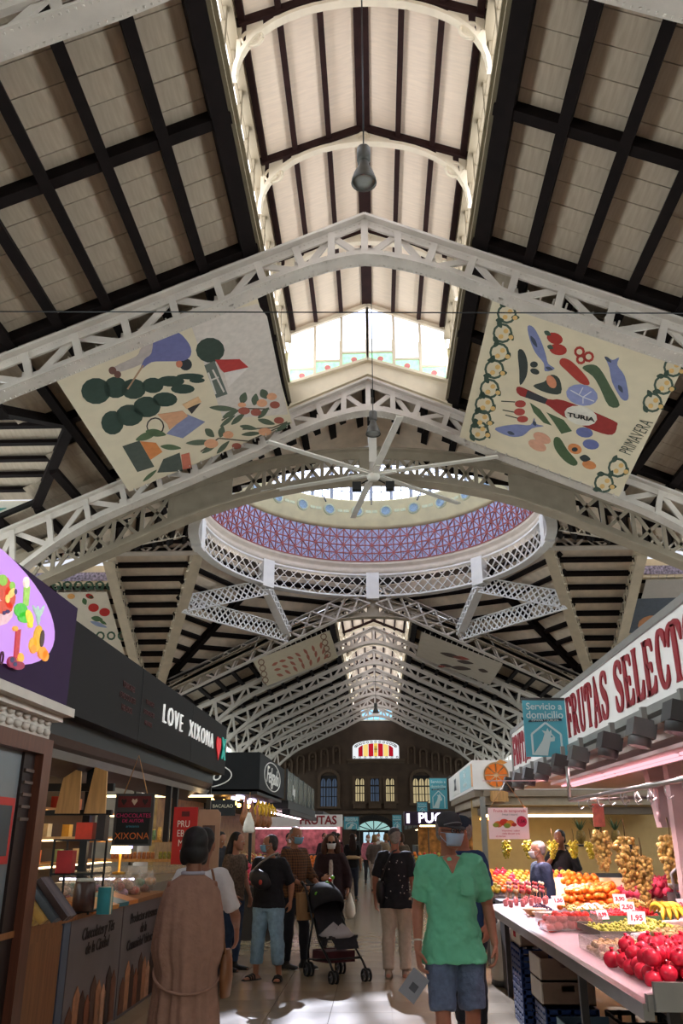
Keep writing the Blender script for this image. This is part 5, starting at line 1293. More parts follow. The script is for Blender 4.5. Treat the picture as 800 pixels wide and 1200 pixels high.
for i in range(9):
    y = 8.2 - .33 * i; hk = MB(); hk.tube([L(1.93 + .008 * i, y, 1.94), L(1.93 + .008 * i, y, 1.88), L(1.95 + .008 * i, y, 1.85), L(1.98 + .008 * i, y, 1.87)], .006, 5); hk.build('hook', M_steel, k)
m = MB(); m.box(L(4.6, 8.2, 1.2), (.1, 9.8, 2.3)); m.build('back_wall', mat('dark_stall_back', '#5a4a48', .6, .3, 3), k)
m = MB(); m.box(L(3.7, 9.2, 1.95), (1.6, .1, .08)); m.box(L(3.5, 9.2, 1.1), (.06, .06, 1.8)); m.box(L(4.1, 9.3, 1.45), (.6, .06, .9)); m.build('shelf_frame', M_dgrey, k)
for i in range(3): m = MB(); m.box(L(3.7, 9.15, 1.3 + .3 * i), (1.4, .3, .03)); m.build('shelf', M_grey, k)
# ---- counter
ct = thing('fruit_counter', 'long fruit counter with steel edge and pink paper top', 'counter', (2.3, 7.6, 0))
def C(x, y, z): return Vector((x - 2.3, y - 7.6, z))
M_pink = mat('pink_counter_paper', '#d8b8bc', .6, .04, 2)
m = MB(); m.prism([C(1.34, 4.5, .86), C(1.34, 10.6, .86), C(3.3, 10.6, 1.02), C(3.3, 4.5, 1.02)], (0, 0, .03)); m.build('top', M_pink, ct)
m = MB(); m.box(C(1.33, 7.55, .86), (.05, 6.1, .07)); m.box(C(2.3, 4.5, .9), (1.95, .05, .07)); m.box(C(2.3, 4.46, .93), (1.9, .03, .12)); m.build('steel_edge', M_steel, ct)
for x in (1.5, 3.1):
    for y in (4.7, 6.7, 8.9, 10.4): m = MB(); m.box(C(x, y, .43), (.05, .05, .86)); m.build('leg', M_dgrey, ct)
m = MB(); m.box(C(3.15, 7.5, .45), (.04, 6.0, .85)); m.build('back_panel', M_dgrey, ct)
# ---- fruit: one mesh per kind, one object per fruit
def ctz(x): return .89 + .0816 * (x - 1.34)
FR = {}
def fruit(kind, build, m_):
    if kind not in FR:
        b = MB(); build(b); o = b.build(kind, m_); FR[kind] = o.data; bpy.data.objects.remove(o)
    return FR[kind]
def put(kind, p, label, cat, group, sc=1, rot=None):
    o = bpy.data.objects.new(kind, FR[kind]); COL.objects.link(o); o.location = p; o.scale = (sc, sc, sc)
    o.rotation_euler = rot or (rng.uniform(-.5, .5), rng.uniform(-.5, .5), rng.uniform(0, 6.28))
    return tag(o, label, cat, group)
def m_fruit(nm, col, rough=.35, var=.2, sc=25): return mat(nm, col, rough, var, sc)
def round_fruit(r, sq=.92, dim=True):
    def f(b):
        prof = [(0, -r * sq), (r * .55, -r * sq * .84), (r * .9, -r * sq * .42), (r, 0), (r * .9, r * sq * .42), (r * .55, r * sq * .84), (r * .16, r * sq * .93), (0, r * sq * .86)]
        b.lathe(prof, 10)
    return f
def pome(r):
    def f(b):
        round_fruit(r)(b); b.lathe([(r * .2, r * .8), (r * .17, r * 1.05), (r * .28, r * 1.25), (r * .1, r * 1.0), (0, r * .95)], 6)
    return f
fruit('pomegranate', pome(.048), m_fruit('pomegranate_skin', '#d8263e', .22, .25, 12))
fruit('pink_pomegranate', pome(.05), m_fruit('pink_pomegranate_skin', '#d0405c', .3, .25, 12))
fruit('mandarin', round_fruit(.036, .84), m_fruit('mandarin_skin', '#f07a1c', .4, .12))
fruit('orange', round_fruit(.042, .96), m_fruit('orange_skin', '#f0861c', .4, .12))
fruit('tomato', round_fruit(.036, .85), m_fruit('tomato_skin', '#e2382a', .25, .12))
fruit('longan', round_fruit(.021, .95), m_fruit('longan_skin', '#a8865c', .6, .3))
fruit('kiwi', lambda b: b.ball((0, 0, 0), (.03, .024, .024), 10, 6), m_fruit('kiwi_skin', '#8c7448', .7, .3))
def straw(b): b.lathe([(0, -.026), (.01, -.018), (.019, .004), (.016, .016), (0, .018)], 8); b.lathe([(.016, .015), (.006, .022), (0, .021)], 6)
fruit('strawberry', straw, m_fruit('strawberry_skin', '#c81c24', .35, .3, 60))
fruit('plum', round_fruit(.024), m_fruit('plum_skin', '#4a2c50', .4, .3))
fruit('apple', round_fruit(.038, .9), m_fruit('apple_skin', '#c8b43c', .35, .3, 8))
def cluster(n, r, R_, flat=.55, seed=1):
    rr = random.Random(seed)
    def f(b):
        for i in range(n):
            q = rr.uniform(0, 2 * PI); d = R_ * math.sqrt(rr.random()); b.ball((d * math.cos(q), d * math.sin(q), rr.uniform(0, R_ * flat * (1.2 - d / R_))), r, 6, 4)
    return f
fruit('green_grapes', cluster(26, .013, .075), m_fruit('green_grape_skin', '#b4b44c', .3, .2)); fruit('amber_grapes', cluster(26, .012, .075, seed=2), m_fruit('amber_grape_skin', '#d0a450', .3, .25)); fruit('purple_grapes', cluster(22, .012, .065, seed=3), m_fruit('purple_grape_skin', '#4c3050', .35, .3))
def heap(kind, x0, x1, y0, y1, step, layers, label, cat, group, base=None, lift=.0, taper=.5, shear=0, sc=1):
    """hexagonal heap on the sloping counter; every piece its own object"""
    for l in range(layers):
        ny = max(1, int((y1 - y0) / (step * .87)))
        for j in range(ny - l):
            for i in range(max(1, int((x1 - x0) / step)) - l):
                x = x0 + step * (i + .5 + .5 * l + (.5 if j % 2 else 0) * .9); y = y0 + step * .87 * (j + .5 + taper * l)
                x += shear * (y - y0)
                z = (ctz(x) if base is None else base) + lift + step * .45 + l * step * .72
                put(kind, (x + rng.uniform(-.22, .22) * step, y + rng.uniform(-.22, .22) * step, z + rng.uniform(-.16, .12) * step), label, cat, group, sc * rng.uniform(.92, 1.08))
heap('pomegranate', 1.43, 2.15, 4.9, 5.7, .098, 2, 'glossy red pomegranate heaped at the near end of the fruit counter', 'pomegranate', 'red pomegranates at the counter end')
heap('longan', 1.46, 1.82, 5.9, 6.35, .046, 2, 'small tan longan in the clear tray beside the pomegranates', 'longan', 'longans in the clear tray')
heap('kiwi', 1.9, 2.5, 6.0, 6.5, .062, 2, 'brown kiwi heaped behind the longan tray', 'kiwi', 'kiwis behind the longan tray')
heap('plum', 2.05, 2.5, 6.62, 6.8, .056, 1, 'dark purple plum in the row behind the kiwis', 'plum', 'plums behind the kiwis')
heap('tomato', 1.42, 1.85, 7.5, 7.95, .078, 2, 'orange-red tomato packed in the clear box on the counter edge', 'tomato', 'tomatoes in the clear box')
heap('strawberry', 1.9, 2.4, 7.75, 8.25, .045, 2, 'bright red strawberry in the heap beside the green grapes', 'strawberry', 'strawberries on the counter')
heap('mandarin', 1.85, 2.55, 9.2, 10.2, .078, 3, 'orange mandarin in the long heap across the counter', 'mandarin', 'mandarins heaped on the counter', shear=.25)
heap('pink_pomegranate', 2.6, 3.2, 9.2, 9.9, .105, 2, 'pinkish pomegranate heaped beside the mandarins', 'pomegranate', 'pink pomegranates at the back', lift=.03)
for kd, x0, x1, y0, y1, lb, gp in (('green_grapes', 1.7, 2.25, 6.75, 7.4, 'pale green grape bunch spread in front of the strawberries', 'green grapes on the counter'), ('amber_grapes', 1.85, 2.75, 8.4, 9.05, 'amber grape bunch spread between strawberries and mandarins', 'amber grapes on the counter'), ('purple_grapes', 1.6, 1.8, 8.7, 9.4, 'dark purple grape bunch beside the mandarin heap', 'purple grapes on the counter')):
    nx, ny = max(1, int((x1 - x0) / .13)), max(1, int((y1 - y0) / .13))
    for i in range(nx):
        for j in range(ny):
            x, y = x0 + (i + .5) * (x1 - x0) / nx, y0 + (j + .5) * (y1 - y0) / ny
            put(kd, (x, y, ctz(x) + .015 + .03 * rng.random()), lb, 'grapes', gp, 1, (0, 0, rng.uniform(0, 6)))
def banana(b):
    pts = [(.1 * math.cos(R(20 + 140 * i / 8)), 0, .1 * math.sin(R(20 + 140 * i / 8)) - .06) for i in range(9)]
    b.tube(pts, [.006, .014, .018, .019, .019, .019, .018, .014, .006], 7)
fruit('banana', banana, m_fruit('banana_skin', '#e4b82c', .45, .15, 10))
for i in range(9): put('banana', (2.3 + .045 * (i % 5), 7.3 + .1 * (i // 5) + .01 * i, ctz(2.4) + .07 + .03 * (i // 5)), 'yellow banana in the hand beside the price tags', 'banana', 'bananas on the counter', 1, (R(70) * 0, 0, R(70 + 8 * i)))
def melon(b):
    prof = [(.09 * math.sin(PI * i / 8), -.1 * math.cos(PI * i / 8)) for i in range(9)]; b.lathe(prof, 14, M=Matrix.Rotation(PI / 2, 3, 'Y'))
fruit('melon', melon, m_fruit('melon_skin', '#9c9440', .5, .4, 10))
put('melon', (2.75, 6.95, ctz(2.75) + .1), 'green-yellow melon at the right end of the counter', 'melon', None, 1, (0, 0, 1.0))
put('melon', (2.62, 6.3, ctz(2.6) + .1), 'green-yellow melon behind the kiwis', 'melon', None, .8, (0, 0, 2.0))
for i, (x, y) in enumerate(((1.62, 8.55), (1.6, 8.95))):
    t = thing('half_melon', ('near' if i == 0 else 'far') + ' halved pale melon in a shallow dish on the counter', 'melon', (x, y, ctz(x)), group='halved melons')
    m = MB(); m.lathe([(0, .0), (.09, .01), (.13, .05), (.135, .06)], 16); m.build('rind', m_fruit('melon_rind', '#c08a48', .5, .2), t)
    m = MB(); m.lathe([(.13, .06), (.05, .058), (0, .045)], 16); m.build('flesh', m_fruit('melon_flesh', '#e8c49a', .4, .08), t)
# trays and paper
def tray(x0, x1, y0, y1, h, m_, lbl, cat='tray', z=None):
    z = ctz((x0 + x1) / 2) if z is None else z
    t = thing('fruit_tray', lbl, cat, ((x0 + x1) / 2, (y0 + y1) / 2, z + .002)); w, d = x1 - x0, y1 - y0
    m = MB(); m.box((0, 0, .003), (w, d, .006)); m.build('tray_base', m_, t)
    for a in (-1, 1):
        m = MB(); m.box((a * w / 2, 0, h / 2), (.004, d, h)); m.build('tray_side', m_, t); m = MB(); m.box((0, a * d / 2, h / 2), (w, .004, h)); m.build('tray_side', m_, t)
    return t
M_clear = glass_mat('clear_plastic', '#e8d8d4', .28, .15)
tray(1.42, 1.86, 7.46, 7.98, .11, M_clear, 'clear plastic box full of orange-red tomatoes'); tray(1.44, 1.88, 5.85, 6.4, .08, M_clear, 'clear plastic tray of tan longans')
tray(1.88, 2.5, 7.7, 8.3, .05, mat('green_tray', '#54704c', .5, .1), 'low green tray under the strawberries'); tray(1.66, 2.3, 6.7, 7.45, .045, mat('grey_tray', '#8a8078', .5, .1), 'low grey tray under the pale green grapes')
M_tagw = mat('white_card', '#e4d8d8', .6, .02); M_tagr = mat('red_ink', '#c0283c', .6, 0)
for i, (x, y, s_, lb) in enumerate(((2.02, 7.05, .13, 'large white price card with red figures before the bananas'), (2.2, 7.95, .12, 'white price card standing in the strawberries'), (2.35, 8.75, .12, 'white price card standing in the amber grapes'), (1.85, 9.15, .12, 'white folded card at the edge of the mandarin heap'), (1.9, 7.6, .1, 'small white price card behind the tomato box'), (2.6, 7.7, .13, 'white price card behind the bananas'))):
    t = thing('price_card', lb, 'price tag', (x, y, ctz(x) + .05), R(-18 + 9 * i), 'price cards among the fruit')
    m = MB(); rt = Matrix.Rotation(R(-28), 3, 'X'); m.box((0, 0, s_ * .4), (s_, .006, s_ * .75), rot=rt); m.build('card', M_tagw, t)
    text('lettering', ('1,95', '2,50', '3,90', '1,50', '0,99', '2,20')[i], s_ * .42, Matrix.Translation((0, -.006, s_ * .4)) @ (rt @ Matrix.Rotation(PI / 2, 3, 'X')).to_4x4(), M_tagr, t, .001, bold=.002)
def plastic_heap(x, y, z, s_, lb, seed):
    rr = random.Random(seed); b = MB(); n, mth = 16, 7
    prof = [(s_ * math.sin(PI / 2 * i / mth), s_ * .5 * math.cos(PI / 2 * i / mth)) for i in range(mth + 1)]
    b.lathe(prof, n, sx=1.4); b.v = [(a * (1 + rr.uniform(-.12, .12)), c * (1 + rr.uniform(-.12, .12)), max(0, d * (1 + rr.uniform(-.3, .3)))) for a, c, d in b.v]
    tag(b.build('plastic_bag', glass_mat('white_film', '#eadfe4', .75, .25), None, (x, y, z)), lb, 'bag')
plastic_heap(2.5, 6.75, ctz(2.5), .16, 'crumpled white plastic bag beside the bananas', 1); plastic_heap(2.1, 8.75, ctz(2.1), .14, 'crumpled white plastic wrap between grapes and mandarins', 2); plastic_heap(1.95, 6.62, ctz(1.95), .1, 'crumpled clear wrap by the grape tray', 5)
# kitchen scale with a dark bag below
t = thing('weighing_scale', 'steel weighing scale at the back of the fruit counter', 'scale', (2.85, 8.2, ctz(2.85)))
m = MB(); m.box((0, 0, .07), (.36, .3, .14)); m.build('body', M_dgrey, t); m = MB(); m.lathe([(0, .17), (.17, .17), (.2, .2), (.2, .22), (.16, .19), (0, .19)], 18); m.build('pan', M_steel, t); m = MB(); m.tube([(-.17, -.1, .05), (-.2, -.1, .3), (-.05, -.1, .42)], .014, 6); m.build('arm', M_steel, t)
t = thing('carrier_bag', 'dark purple carrier bag lying in front of the scale', 'bag', (2.72, 7.85, ctz(2.7))); m = MB(); m.ball((0, 0, .05), (.2, .12, .055), 12, 6); m.build('bag_body', mat('dark_bag', '#2c2028', .35, .2), t)
# fruit skewers and cups at the far end of the counter
for i in range(14):
    x, y = 1.5 + .1 * (i % 5) + rng.uniform(-.03, .03), 10.0 + .17 * (i // 5) + rng.uniform(-.04, .04)
    t = thing('fruit_cup', 'clear cup of cut fruit with wooden stick at the far counter end', 'cup', (x, y, ctz(x)), group='cut fruit cups'); t.scale = (.75, .75, .6)
    m = MB(); m.lathe([(0, 0), (.03, 0), (.038, .1)], 10); m.build('cup', mat('pink_cup', '#d88a88', .3, .3, 40), t); m = MB(); m.ball((0, 0, .1), (.034, .034, .03), 8, 5); m.build('cut_fruit', m_fruit('cut_fruit', '#d05a58', .3, .5, 50), t); m = MB(); m.box((.01, 0, .18), (.006, .006, .16)); m.build('stick', M_wood2, t)
for i in range(12):
    x, y = 1.62 + .075 * (i % 6), 10.75 + .18 * (i // 6)
    t = thing('fruit_skewer', 'upright fruit skewer in the stand at the far counter end', 'skewer', (x, y, .925), group='fruit skewers'); m = MB(); m.box((0, 0, .1), (.006, .006, .2)); m.build('stick', M_wood2, t)
    for j in range(3): m = MB(); m.ball((0, 0, .1 + .04 * j), .02, 8, 5); m.build('fruit_piece', m_fruit(('sk_red', 'sk_cream', 'sk_pink')[(i + j) % 3], ('#b83c3c', '#e0c8a0', '#d07a80')[(i + j) % 3], .3, .3, 40), t)
t = thing('skewer_table', 'small dark stand carrying the fruit skewers', 'stand', (1.85, 10.85, 0)); m = MB(); m.box((0, 0, .9), (.75, .42, .05)); m.build('top', M_dgrey, t)
for a in (-.32, .32): m = MB(); m.box((a, 0, .44), (.04, .36, .88)); m.build('leg', M_dgrey, t)
# hanging grape bunches
def hang_grapes(x, y, z1, z0, col, lb, seed, r=.02, gp='grape bunches hanging over the counter'):
    rr = random.Random(seed); t = thing('grape_bunch', lb, 'grapes', (x, y, z1), group=gp); b = MB(); H = z1 - z0
    for i in range(int(120 * H / .3)):
        f = rr.random(); wd = .105 * (H / .33) ** .5 * min(1, .55 + 2.5 * f) * (1 - .72 * f ** 1.4); q = rr.uniform(0, 2 * PI); d = wd * (.55 + .45 * rr.random())
        b.ball((d * math.cos(q), d * math.sin(q), -.02 - H * f), r, 7, 5)
    b.lathe([(0, -.02), (.03, -.06), (.045, -H * .4), (.02, -H * .9), (0, -H * .97)], 8)
    tag(b.build('grapes', m_fruit('hanging_grape_' + col[1:], col, .3, .3, 20), t), kind='stuff')
    m = MB(); m.tube([(0, 0, .14), (.01, 0, .05), (0, 0, -.1)], .006, 5); m.build('stem', mat('grape_stem', '#6a5430', .7, .1), t)
for i, (px, z1, z0, lb) in enumerate(((706, 1.68, 1.36, 'amber grape bunch hanging leftmost over the fruit counter'), (733, 1.63, 1.2, 'amber grape bunch hanging second from left over the counter'), (750, 1.47, 1.12, 'amber grape bunch hanging third and lowest over the counter'), (786, 1.64, 1.2, 'amber-green grape bunch hanging rightmost beside the scale'))):
    p = at_y(px, 1000, 8.2); hang_grapes(p.x, 8.2, z1, z0, '#cfae62', lb, i + 10)
for i, px in enumerate((593, 619, 647, 672, 692)):
    p = at_y(px, 995, 12.4); hang_grapes(p.x, 12.4, 1.58, 1.36, '#c8b83c', 'small yellow grape bunch in the hanging row behind, ' + ('nearest the green-shirted man', 'second in the row', 'third in the row', 'fourth in the row', 'fifth in the row')[i], i + 30, .015, 'yellow grape bunches in the row behind')
# things hanging from the rail
t = thing('rubber_gloves', 'pair of pale pink rubber gloves hanging from the steel rail', 'gloves', (2.05, 6.3, 1.93)); t.scale = (.6, .6, .75); m = MB(); m.lathe([(.04, 0), (.05, -.1), (.045, -.16), (.02, -.2)], 8, sx=.6); m.tube([(.0, .02, -.18), (0, .03, -.27)], .012, 6); m.tube([(.0, 0, -.18), (0, 0, -.29)], .012, 6); m.tube([(0, -.02, -.18), (0, -.03, -.26)], .012, 6); m.build('glove', mat('pink_rubber', '#d8b0b4', .4, .1), t)
t = thing('yellow_cloth', 'yellow cloth hanging at the edge of the fruit stall', 'cloth', (2.3, 6.0, 2.18)); m = MB(); m.prism([(-.1, 0, 0), (.14, 0, .02), (.16, 0, -.2), (.05, .02, -.32), (-.05, 0, -.26)], (0, .02, 0)); m.build('fabric', mat('yellow_fabric', '#d8a020', .7, .2), t)
t = thing('orange_tag', 'small salmon packet hanging from the steel rail', 'packet', (2.1, 8.2, 1.8)); m = MB(); m.box((0, 0, 0), (.1, .02, .2)); m.build('packet', mat('salmon_packet', '#d87a6c', .5, .2, 20), t); m = MB(); m.tube([(0, 0, .1), (0, 0, .16)], .004, 4); m.build('string', M_steel, t)
for i in range(3):
    t = thing('wire_hanger', 'bundle of small steel wire clips hanging on the rail', 'hanger', (2.0 + .02 * i, 6.9 - .25 * i, 1.93), group='wire clips on the rail'); t.scale = (.6, .6, .6); m = MB(); m.tube([(0, 0, 0), (.05, 0, -.1), (.0, 0, -.16), (-.04, 0, -.08), (0, 0, 0)], .007, 5); m.tube([(0, .03, 0), (.03, .03, -.12), (-.03, .03, -.12), (0, .03, 0)], .006, 5); m.build('wire', M_steel, t)
# ---- crates below the counter
M_bluec = mat('blue_plastic', '#22407c', .4, .15); M_cardb = mat('grey_brown_card', '#8a7464', .8, .1); M_cardw = mat('white_card_side', '#d4cec4', .7, .05)
def plastic_crate(x, y, z, w, d, h, lbl, group, m_=None):
    m_ = m_ or M_bluec; t = thing('plastic_crate', lbl, 'crate', (x, y, z), group=group)
    b = MB(); b.box((0, 0, .01), (w, d, .02)); b.build('crate_base', m_, t)
    for ax in (0, 1):
        for s_ in (-1, 1):
            b = MB()
            for zz in (.03, h * .5, h - .02): b.box((s_ * w / 2, 0, zz), (.02, d, .035)) if ax == 0 else b.box((0, s_ * d / 2, zz), (w, .02, .035))
            for q in (-.48, -.25, 0, .25, .48): b.box((s_ * w / 2, q * d, h / 2), (.02, .03, h)) if ax == 0 else b.box((q * w, s_ * d / 2, h / 2), (.03, .02, h))
            b.build('crate_side', m_, t)
    return t
def card_box(x, y, z, w, d, h, lbl, group, mside=None, mfront=None):
    t = thing('cardboard_box', lbl, 'box', (x, y, z), group=group); th = .012
    b = MB(); b.box((0, 0, th / 2), (w, d, th)); b.build('box_base', M_cardb, t)
    for s_ in (-1, 1):
        b = MB(); b.box((s_ * (w - th) / 2, 0, h / 2), (th, d, h)); b.build('box_side', (mside or M_cardw) if s_ < 0 else M_cardb, t)
        b = MB(); yy = s_ * (d - th) / 2
        b.box((0, yy, h * .3), (w - 2 * th, th, h * .6)); b.box((0, yy, h * .93), (w - 2 * th, th, h * .14)); b.box((-w * .3, yy, h * .73), (w * .36, th, h * .27)); b.box((w * .3, yy, h * .73), (w * .36, th, h * .27)); b.build('box_end', mfront or M_cardb, t)
    return t
for i in range(4): plastic_crate(1.56, 8.95, .165 * i, .36, .55, .16, f'blue plastic crate, {("lowest", "second", "third", "top")[i]} of the far stack under the counter', 'blue crates in the far stack')
text('lettering', 'BEST', .07, plane_M((-.186, 0, .08), (0, -1, 0), UZ), M_tagr, card_box(1.56, 8.95, .67, .36, .55, .15, 'white carton on top of the far blue crate stack', 'boxes under the counter', M_cardw, M_cardb), .002)
for i in range(2): plastic_crate(1.66, 8.2, .15 * i + .0, .42, .5, .145, f'blue plastic crate, {("lower", "upper")[i]} one under the open cartons', 'blue crates under the cartons')
card_box(1.64, 8.2, .32, .44, .52, .17, 'lower grey-brown carton with hand hole below the counter', 'boxes under the counter'); card_box(1.64, 8.2, .495, .44, .52, .17, 'upper grey-brown carton with hand hole below the counter', 'boxes under the counter')
card_box(1.70, 7.5, .0, .42, .5, .28, 'pale blue and white carton standing lowest under the counter', 'boxes under the counter', mat('sky_card', '#7aa0b0', .6, .2, 6), mat('blue_grey_card', '#5c7488', .6, .2, 6)); card_box(1.78, 6.9, .0, .44, .5, .3, 'grey carton with dark hand hole at the bottom edge', 'boxes under the counter', mat('sky_card', '#7aa0b0', .6, .2, 6)); card_box(2.0, 6.3, .0, .5, .5, .26, 'dark open carton with yellow rim at the bottom right', 'boxes under the counter', mat('yellow_rim_card', '#8a8440', .6, .2), mat('dark_card', '#2c2422', .7, .1)); plastic_crate(2.2, 7.9, 0, .44, .5, .26, 'black plastic crate deep under the counter', None, M_blackm)
# gas bottle like steel can
t = thing('steel_canister', 'dented silver canister standing behind the fruit counter', 'canister', (1.56, 11.15, 0)); m = MB(); m.lathe([(0, .03), (.15, .03), (.165, .08), (.165, .5), (.14, .6), (.06, .66), (.06, .7), (0, .7)], 20); m.build('body', mat('silver_canister', '#b4b2aa', .35, .1, 5, metal=.4), t); m = MB(); m.lathe([(.13, 0), (.17, .0), (.17, .06), (.13, .06)], 20); m.build('foot_ring', M_dgrey, t); m = MB(); m.lathe([(0, 0), (.04, 0), (.04, .01)], 10, (-.12, -.115, .35), Matrix.Rotation(PI / 2, 3, 'X')); m.build('teal_sticker', mat('teal_sticker', '#4aa08c', .5, 0), t)

# ---- neighbouring stall with the orange-slice sign
k = thing('orange_slice_stall', 'beige fruit stall under a white box sign with an orange slice', 'stall', (4.2, 18.0, 0))
def L(x, y, z): return Vector((x - 4.2, y - 18.0, z))
m = MB(); m.box(L(4.2, 20.6, 2.77), (4.4, 6.0, .56)); sg = m.build('sign_box', mat('white_sign2', '#dcd6d4', .5, .03, emit=.08), k)
Mx = Matrix.Rotation(PI / 2, 3, 'X'); oc = L(2.46, 17.59, 2.76)
m = MB(); m.lathe([(0, 0), (.25, 0), (.25, .02)], 32, oc, Mx); m.build('orange_rim', mat('orange_rim', '#e8c8a0', .5, 0), sg)
for i in range(8):
    a0, a1 = 2 * PI * i / 8 + .06, 2 * PI * (i + 1) / 8 - .06
    pts = [oc + Vector((.03 * math.cos((a0 + a1) / 2), -.02, .03 * math.sin((a0 + a1) / 2)))] + [oc + Vector((.22 * math.cos(a0 + (a1 - a0) * j / 4), -.02, .22 * math.sin(a0 + (a1 - a0) * j / 4))) for j in range(5)]
    m = MB(); m.prism(pts, (0, -.01, 0)); m.build('orange_segment', mat('orange_segment', '#e8741c', .5, .05), sg)
m = MB(); m.prism([oc + Vector(p) for p in ((.02, -.01, .25), (.1, -.01, .3), (.24, -.01, .24), (.14, -.01, .2))], (0, -.01, 0)); m.build('leaf_print', mat('orange_leaf', '#d88a3c', .5, .05), sg)
for y0, y1, c in ((18.0, 20.3, '#9fc4cc'), (20.6, 22.4, '#d8d4d0'), (17.7, 17.9, '#d8a070')):
    m = MB(); m.box(L(1.995, (y0 + y1) / 2, 2.77), (.012, y1 - y0, .44)); m.build('sign_panel', mat('sp_' + c[1:], c, .5, .04, emit=.08), sg)
text('lettering', 'XX', .36, plane_M(L(1.98, 21.5, 2.77), (0, -1, 0), UZ), mat('grey_ink', '#6a6a70', .5, 0), sg, .003, bold=.01)
text('lettering', 'fruites', .22, plane_M(L(1.98, 19.1, 2.86), (0, -1, 0), UZ), mat('sky_ink', '#e6eef0', .5, 0), sg, .003); text('lettering', 'i verdures', .18, plane_M(L(1.98, 19.1, 2.66), (0, -1, 0), UZ), mat('sky_ink', '#e6eef0', .5, 0), sg, .003)
for i, (z, d_, c) in enumerate(((2.42, .12, '#8a7a6a'), (2.28, .16, '#a89a88'), (2.1, .14, '#6a5c50'))):
    m = MB(); m.box(L(4.3, 17.75 + .15 * i, z), (4.2, .3, d_)); m.box(L(2.15 + .1 * i, 20.6, z), (.25, 5.8, d_)); m.build('eave_beam', mat('eb_' + c[1:], c, .6, .1), k)
m = MB(); m.box(L(2.5, 17.62, 2.36), (.35, .08, .2)); m.build('wood_end', M_wood2, k)
m = MB(); m.box(L(4.4, 19.2, 1.2), (4.6, .1, 2.4)); m.build('back_wall', mat('beige_stall_wall', '#b89c6c', .7, .06), k)
m = MB(); m.box(L(3.3, 17.9, 2.0), (2.2, .05, .04)); m.build('tube_light', emit_mat('warm_tube', '#ffdf9c', 12), k)
for i in range(4): m = MB(); m.ball(L(2.2 + .16 * i, 18.3, 1.95), .03, 8, 5); m.build('warm_bulb', emit_mat('warm_bulb', '#ffb858', 14), k)
m = MB(); m.box(L(2.16, 17.6, 1.2), (.1, .1, 2.3)); m.build('grey_post', M_grey, k)
# its fruit benches, nearer than the wall
b_ = thing('fruit_bench', 'low bench of mixed fruit behind the skewers', 'bench', (2.2, 12.9, 0)); m = MB(); m.prism([(-.65, -.5, .86), (1.6, -.5, .86), (1.6, .5, 1.12), (-.65, .5, 1.12)], (0, 0, -.05)); m.build('top', M_dgrey, b_); m = MB(); m.box((.4, 0, .4), (2.0, .8, .8)); m.build('base', M_dgrey, b_)
mix = [('apple', 'yellow apple'), ('mandarin', 'orange mandarin'), ('orange', 'large orange'), ('pomegranate', 'red pomegranate'), ('apple', 'yellow apple')]
for i in range(15):
    for j in range(8):
        kd, nm = mix[(i * 3 // 5 + j // 3) % 5]
        put(kd, (1.6 + .085 * i + .04 * (j % 2), 12.45 + .115 * j, .92 + .028 * j * 1.0 + .02), f'{nm} on the mixed bench behind the skewers', nm.split()[-1], 'mixed fruit on the bench behind', 1.1)
pl = thing('orange_table', 'sloping beige display carrying the orange pyramid', 'display', (2.75, 11.6, 0)); m = MB(); m.prism([(-.5, -.25, .92), (.9, -.25, .92), (.9, .35, 1.12), (-.5, .35, 1.12)], (0, 0, -.05)); m.build('top', mat('beige_stall_wall', '#b89c6c', .7, .06), pl); m = MB(); m.box((.2, .05, .42), (1.3, .5, .84)); m.build('base', mat('beige_stall_wall', '#b89c6c', .7, .06), pl)
for r_ in range(4):
    for i in range(6 - r_ // 2):
        put('orange', (2.42 + .088 * i + .044 * (r_ % 2), 11.45 + .085 * r_, 1.0 + .048 * r_), 'bright orange in the neat pyramid behind the old man', 'orange', 'oranges in the neat pyramid', 1.05)
for i in range(12): put('orange', (2.46 + .088 * (i % 5), 11.5 + .08 * (i // 5), 1.075 + .045 * (i // 5)), 'bright orange in the neat pyramid behind the old man', 'orange', 'oranges in the neat pyramid', 1.05)
for i in range(3):
    t = thing('pineapple', 'pineapple on the shelf at the back of the beige stall', 'pineapple', (3.35 + .28 * i, 14.6, 1.5), group='pineapples on the shelf')
    m = MB(); m.lathe([(0, 0), (.06, .02), (.08, .1), (.06, .2), (0, .22)], 10); m.build('fruit', m_fruit('pineapple_skin', '#8a6c30', .6, .4, 40), t); m = MB()
    for j in range(12): q = j * .9; m.prism([(.02 * math.cos(q + 1.5), .02 * math.sin(q + 1.5), .2), (.02 * math.cos(q - 1.5), .02 * math.sin(q - 1.5), .2), (.12 * math.cos(q), .12 * math.sin(q), .34 + .02 * (j % 5))], (0, 0, .006))
    m.build('crown', mat('pineapple_leaf', '#3c5430', .6, .2), t)
sh = thing('wall_shelf', 'dark shelf carrying pineapples at the back of the beige stall', 'shelf', (3.6, 14.6, 0)); m = MB(); m.box((0, 0, 1.48), (1.2, .35, .03)); m.build('board', M_dgrey, sh)
for a in (-.55, .55): m = MB(); m.box((a, 0, .73), (.05, .3, 1.46)); m.build('leg', M_dgrey, sh)
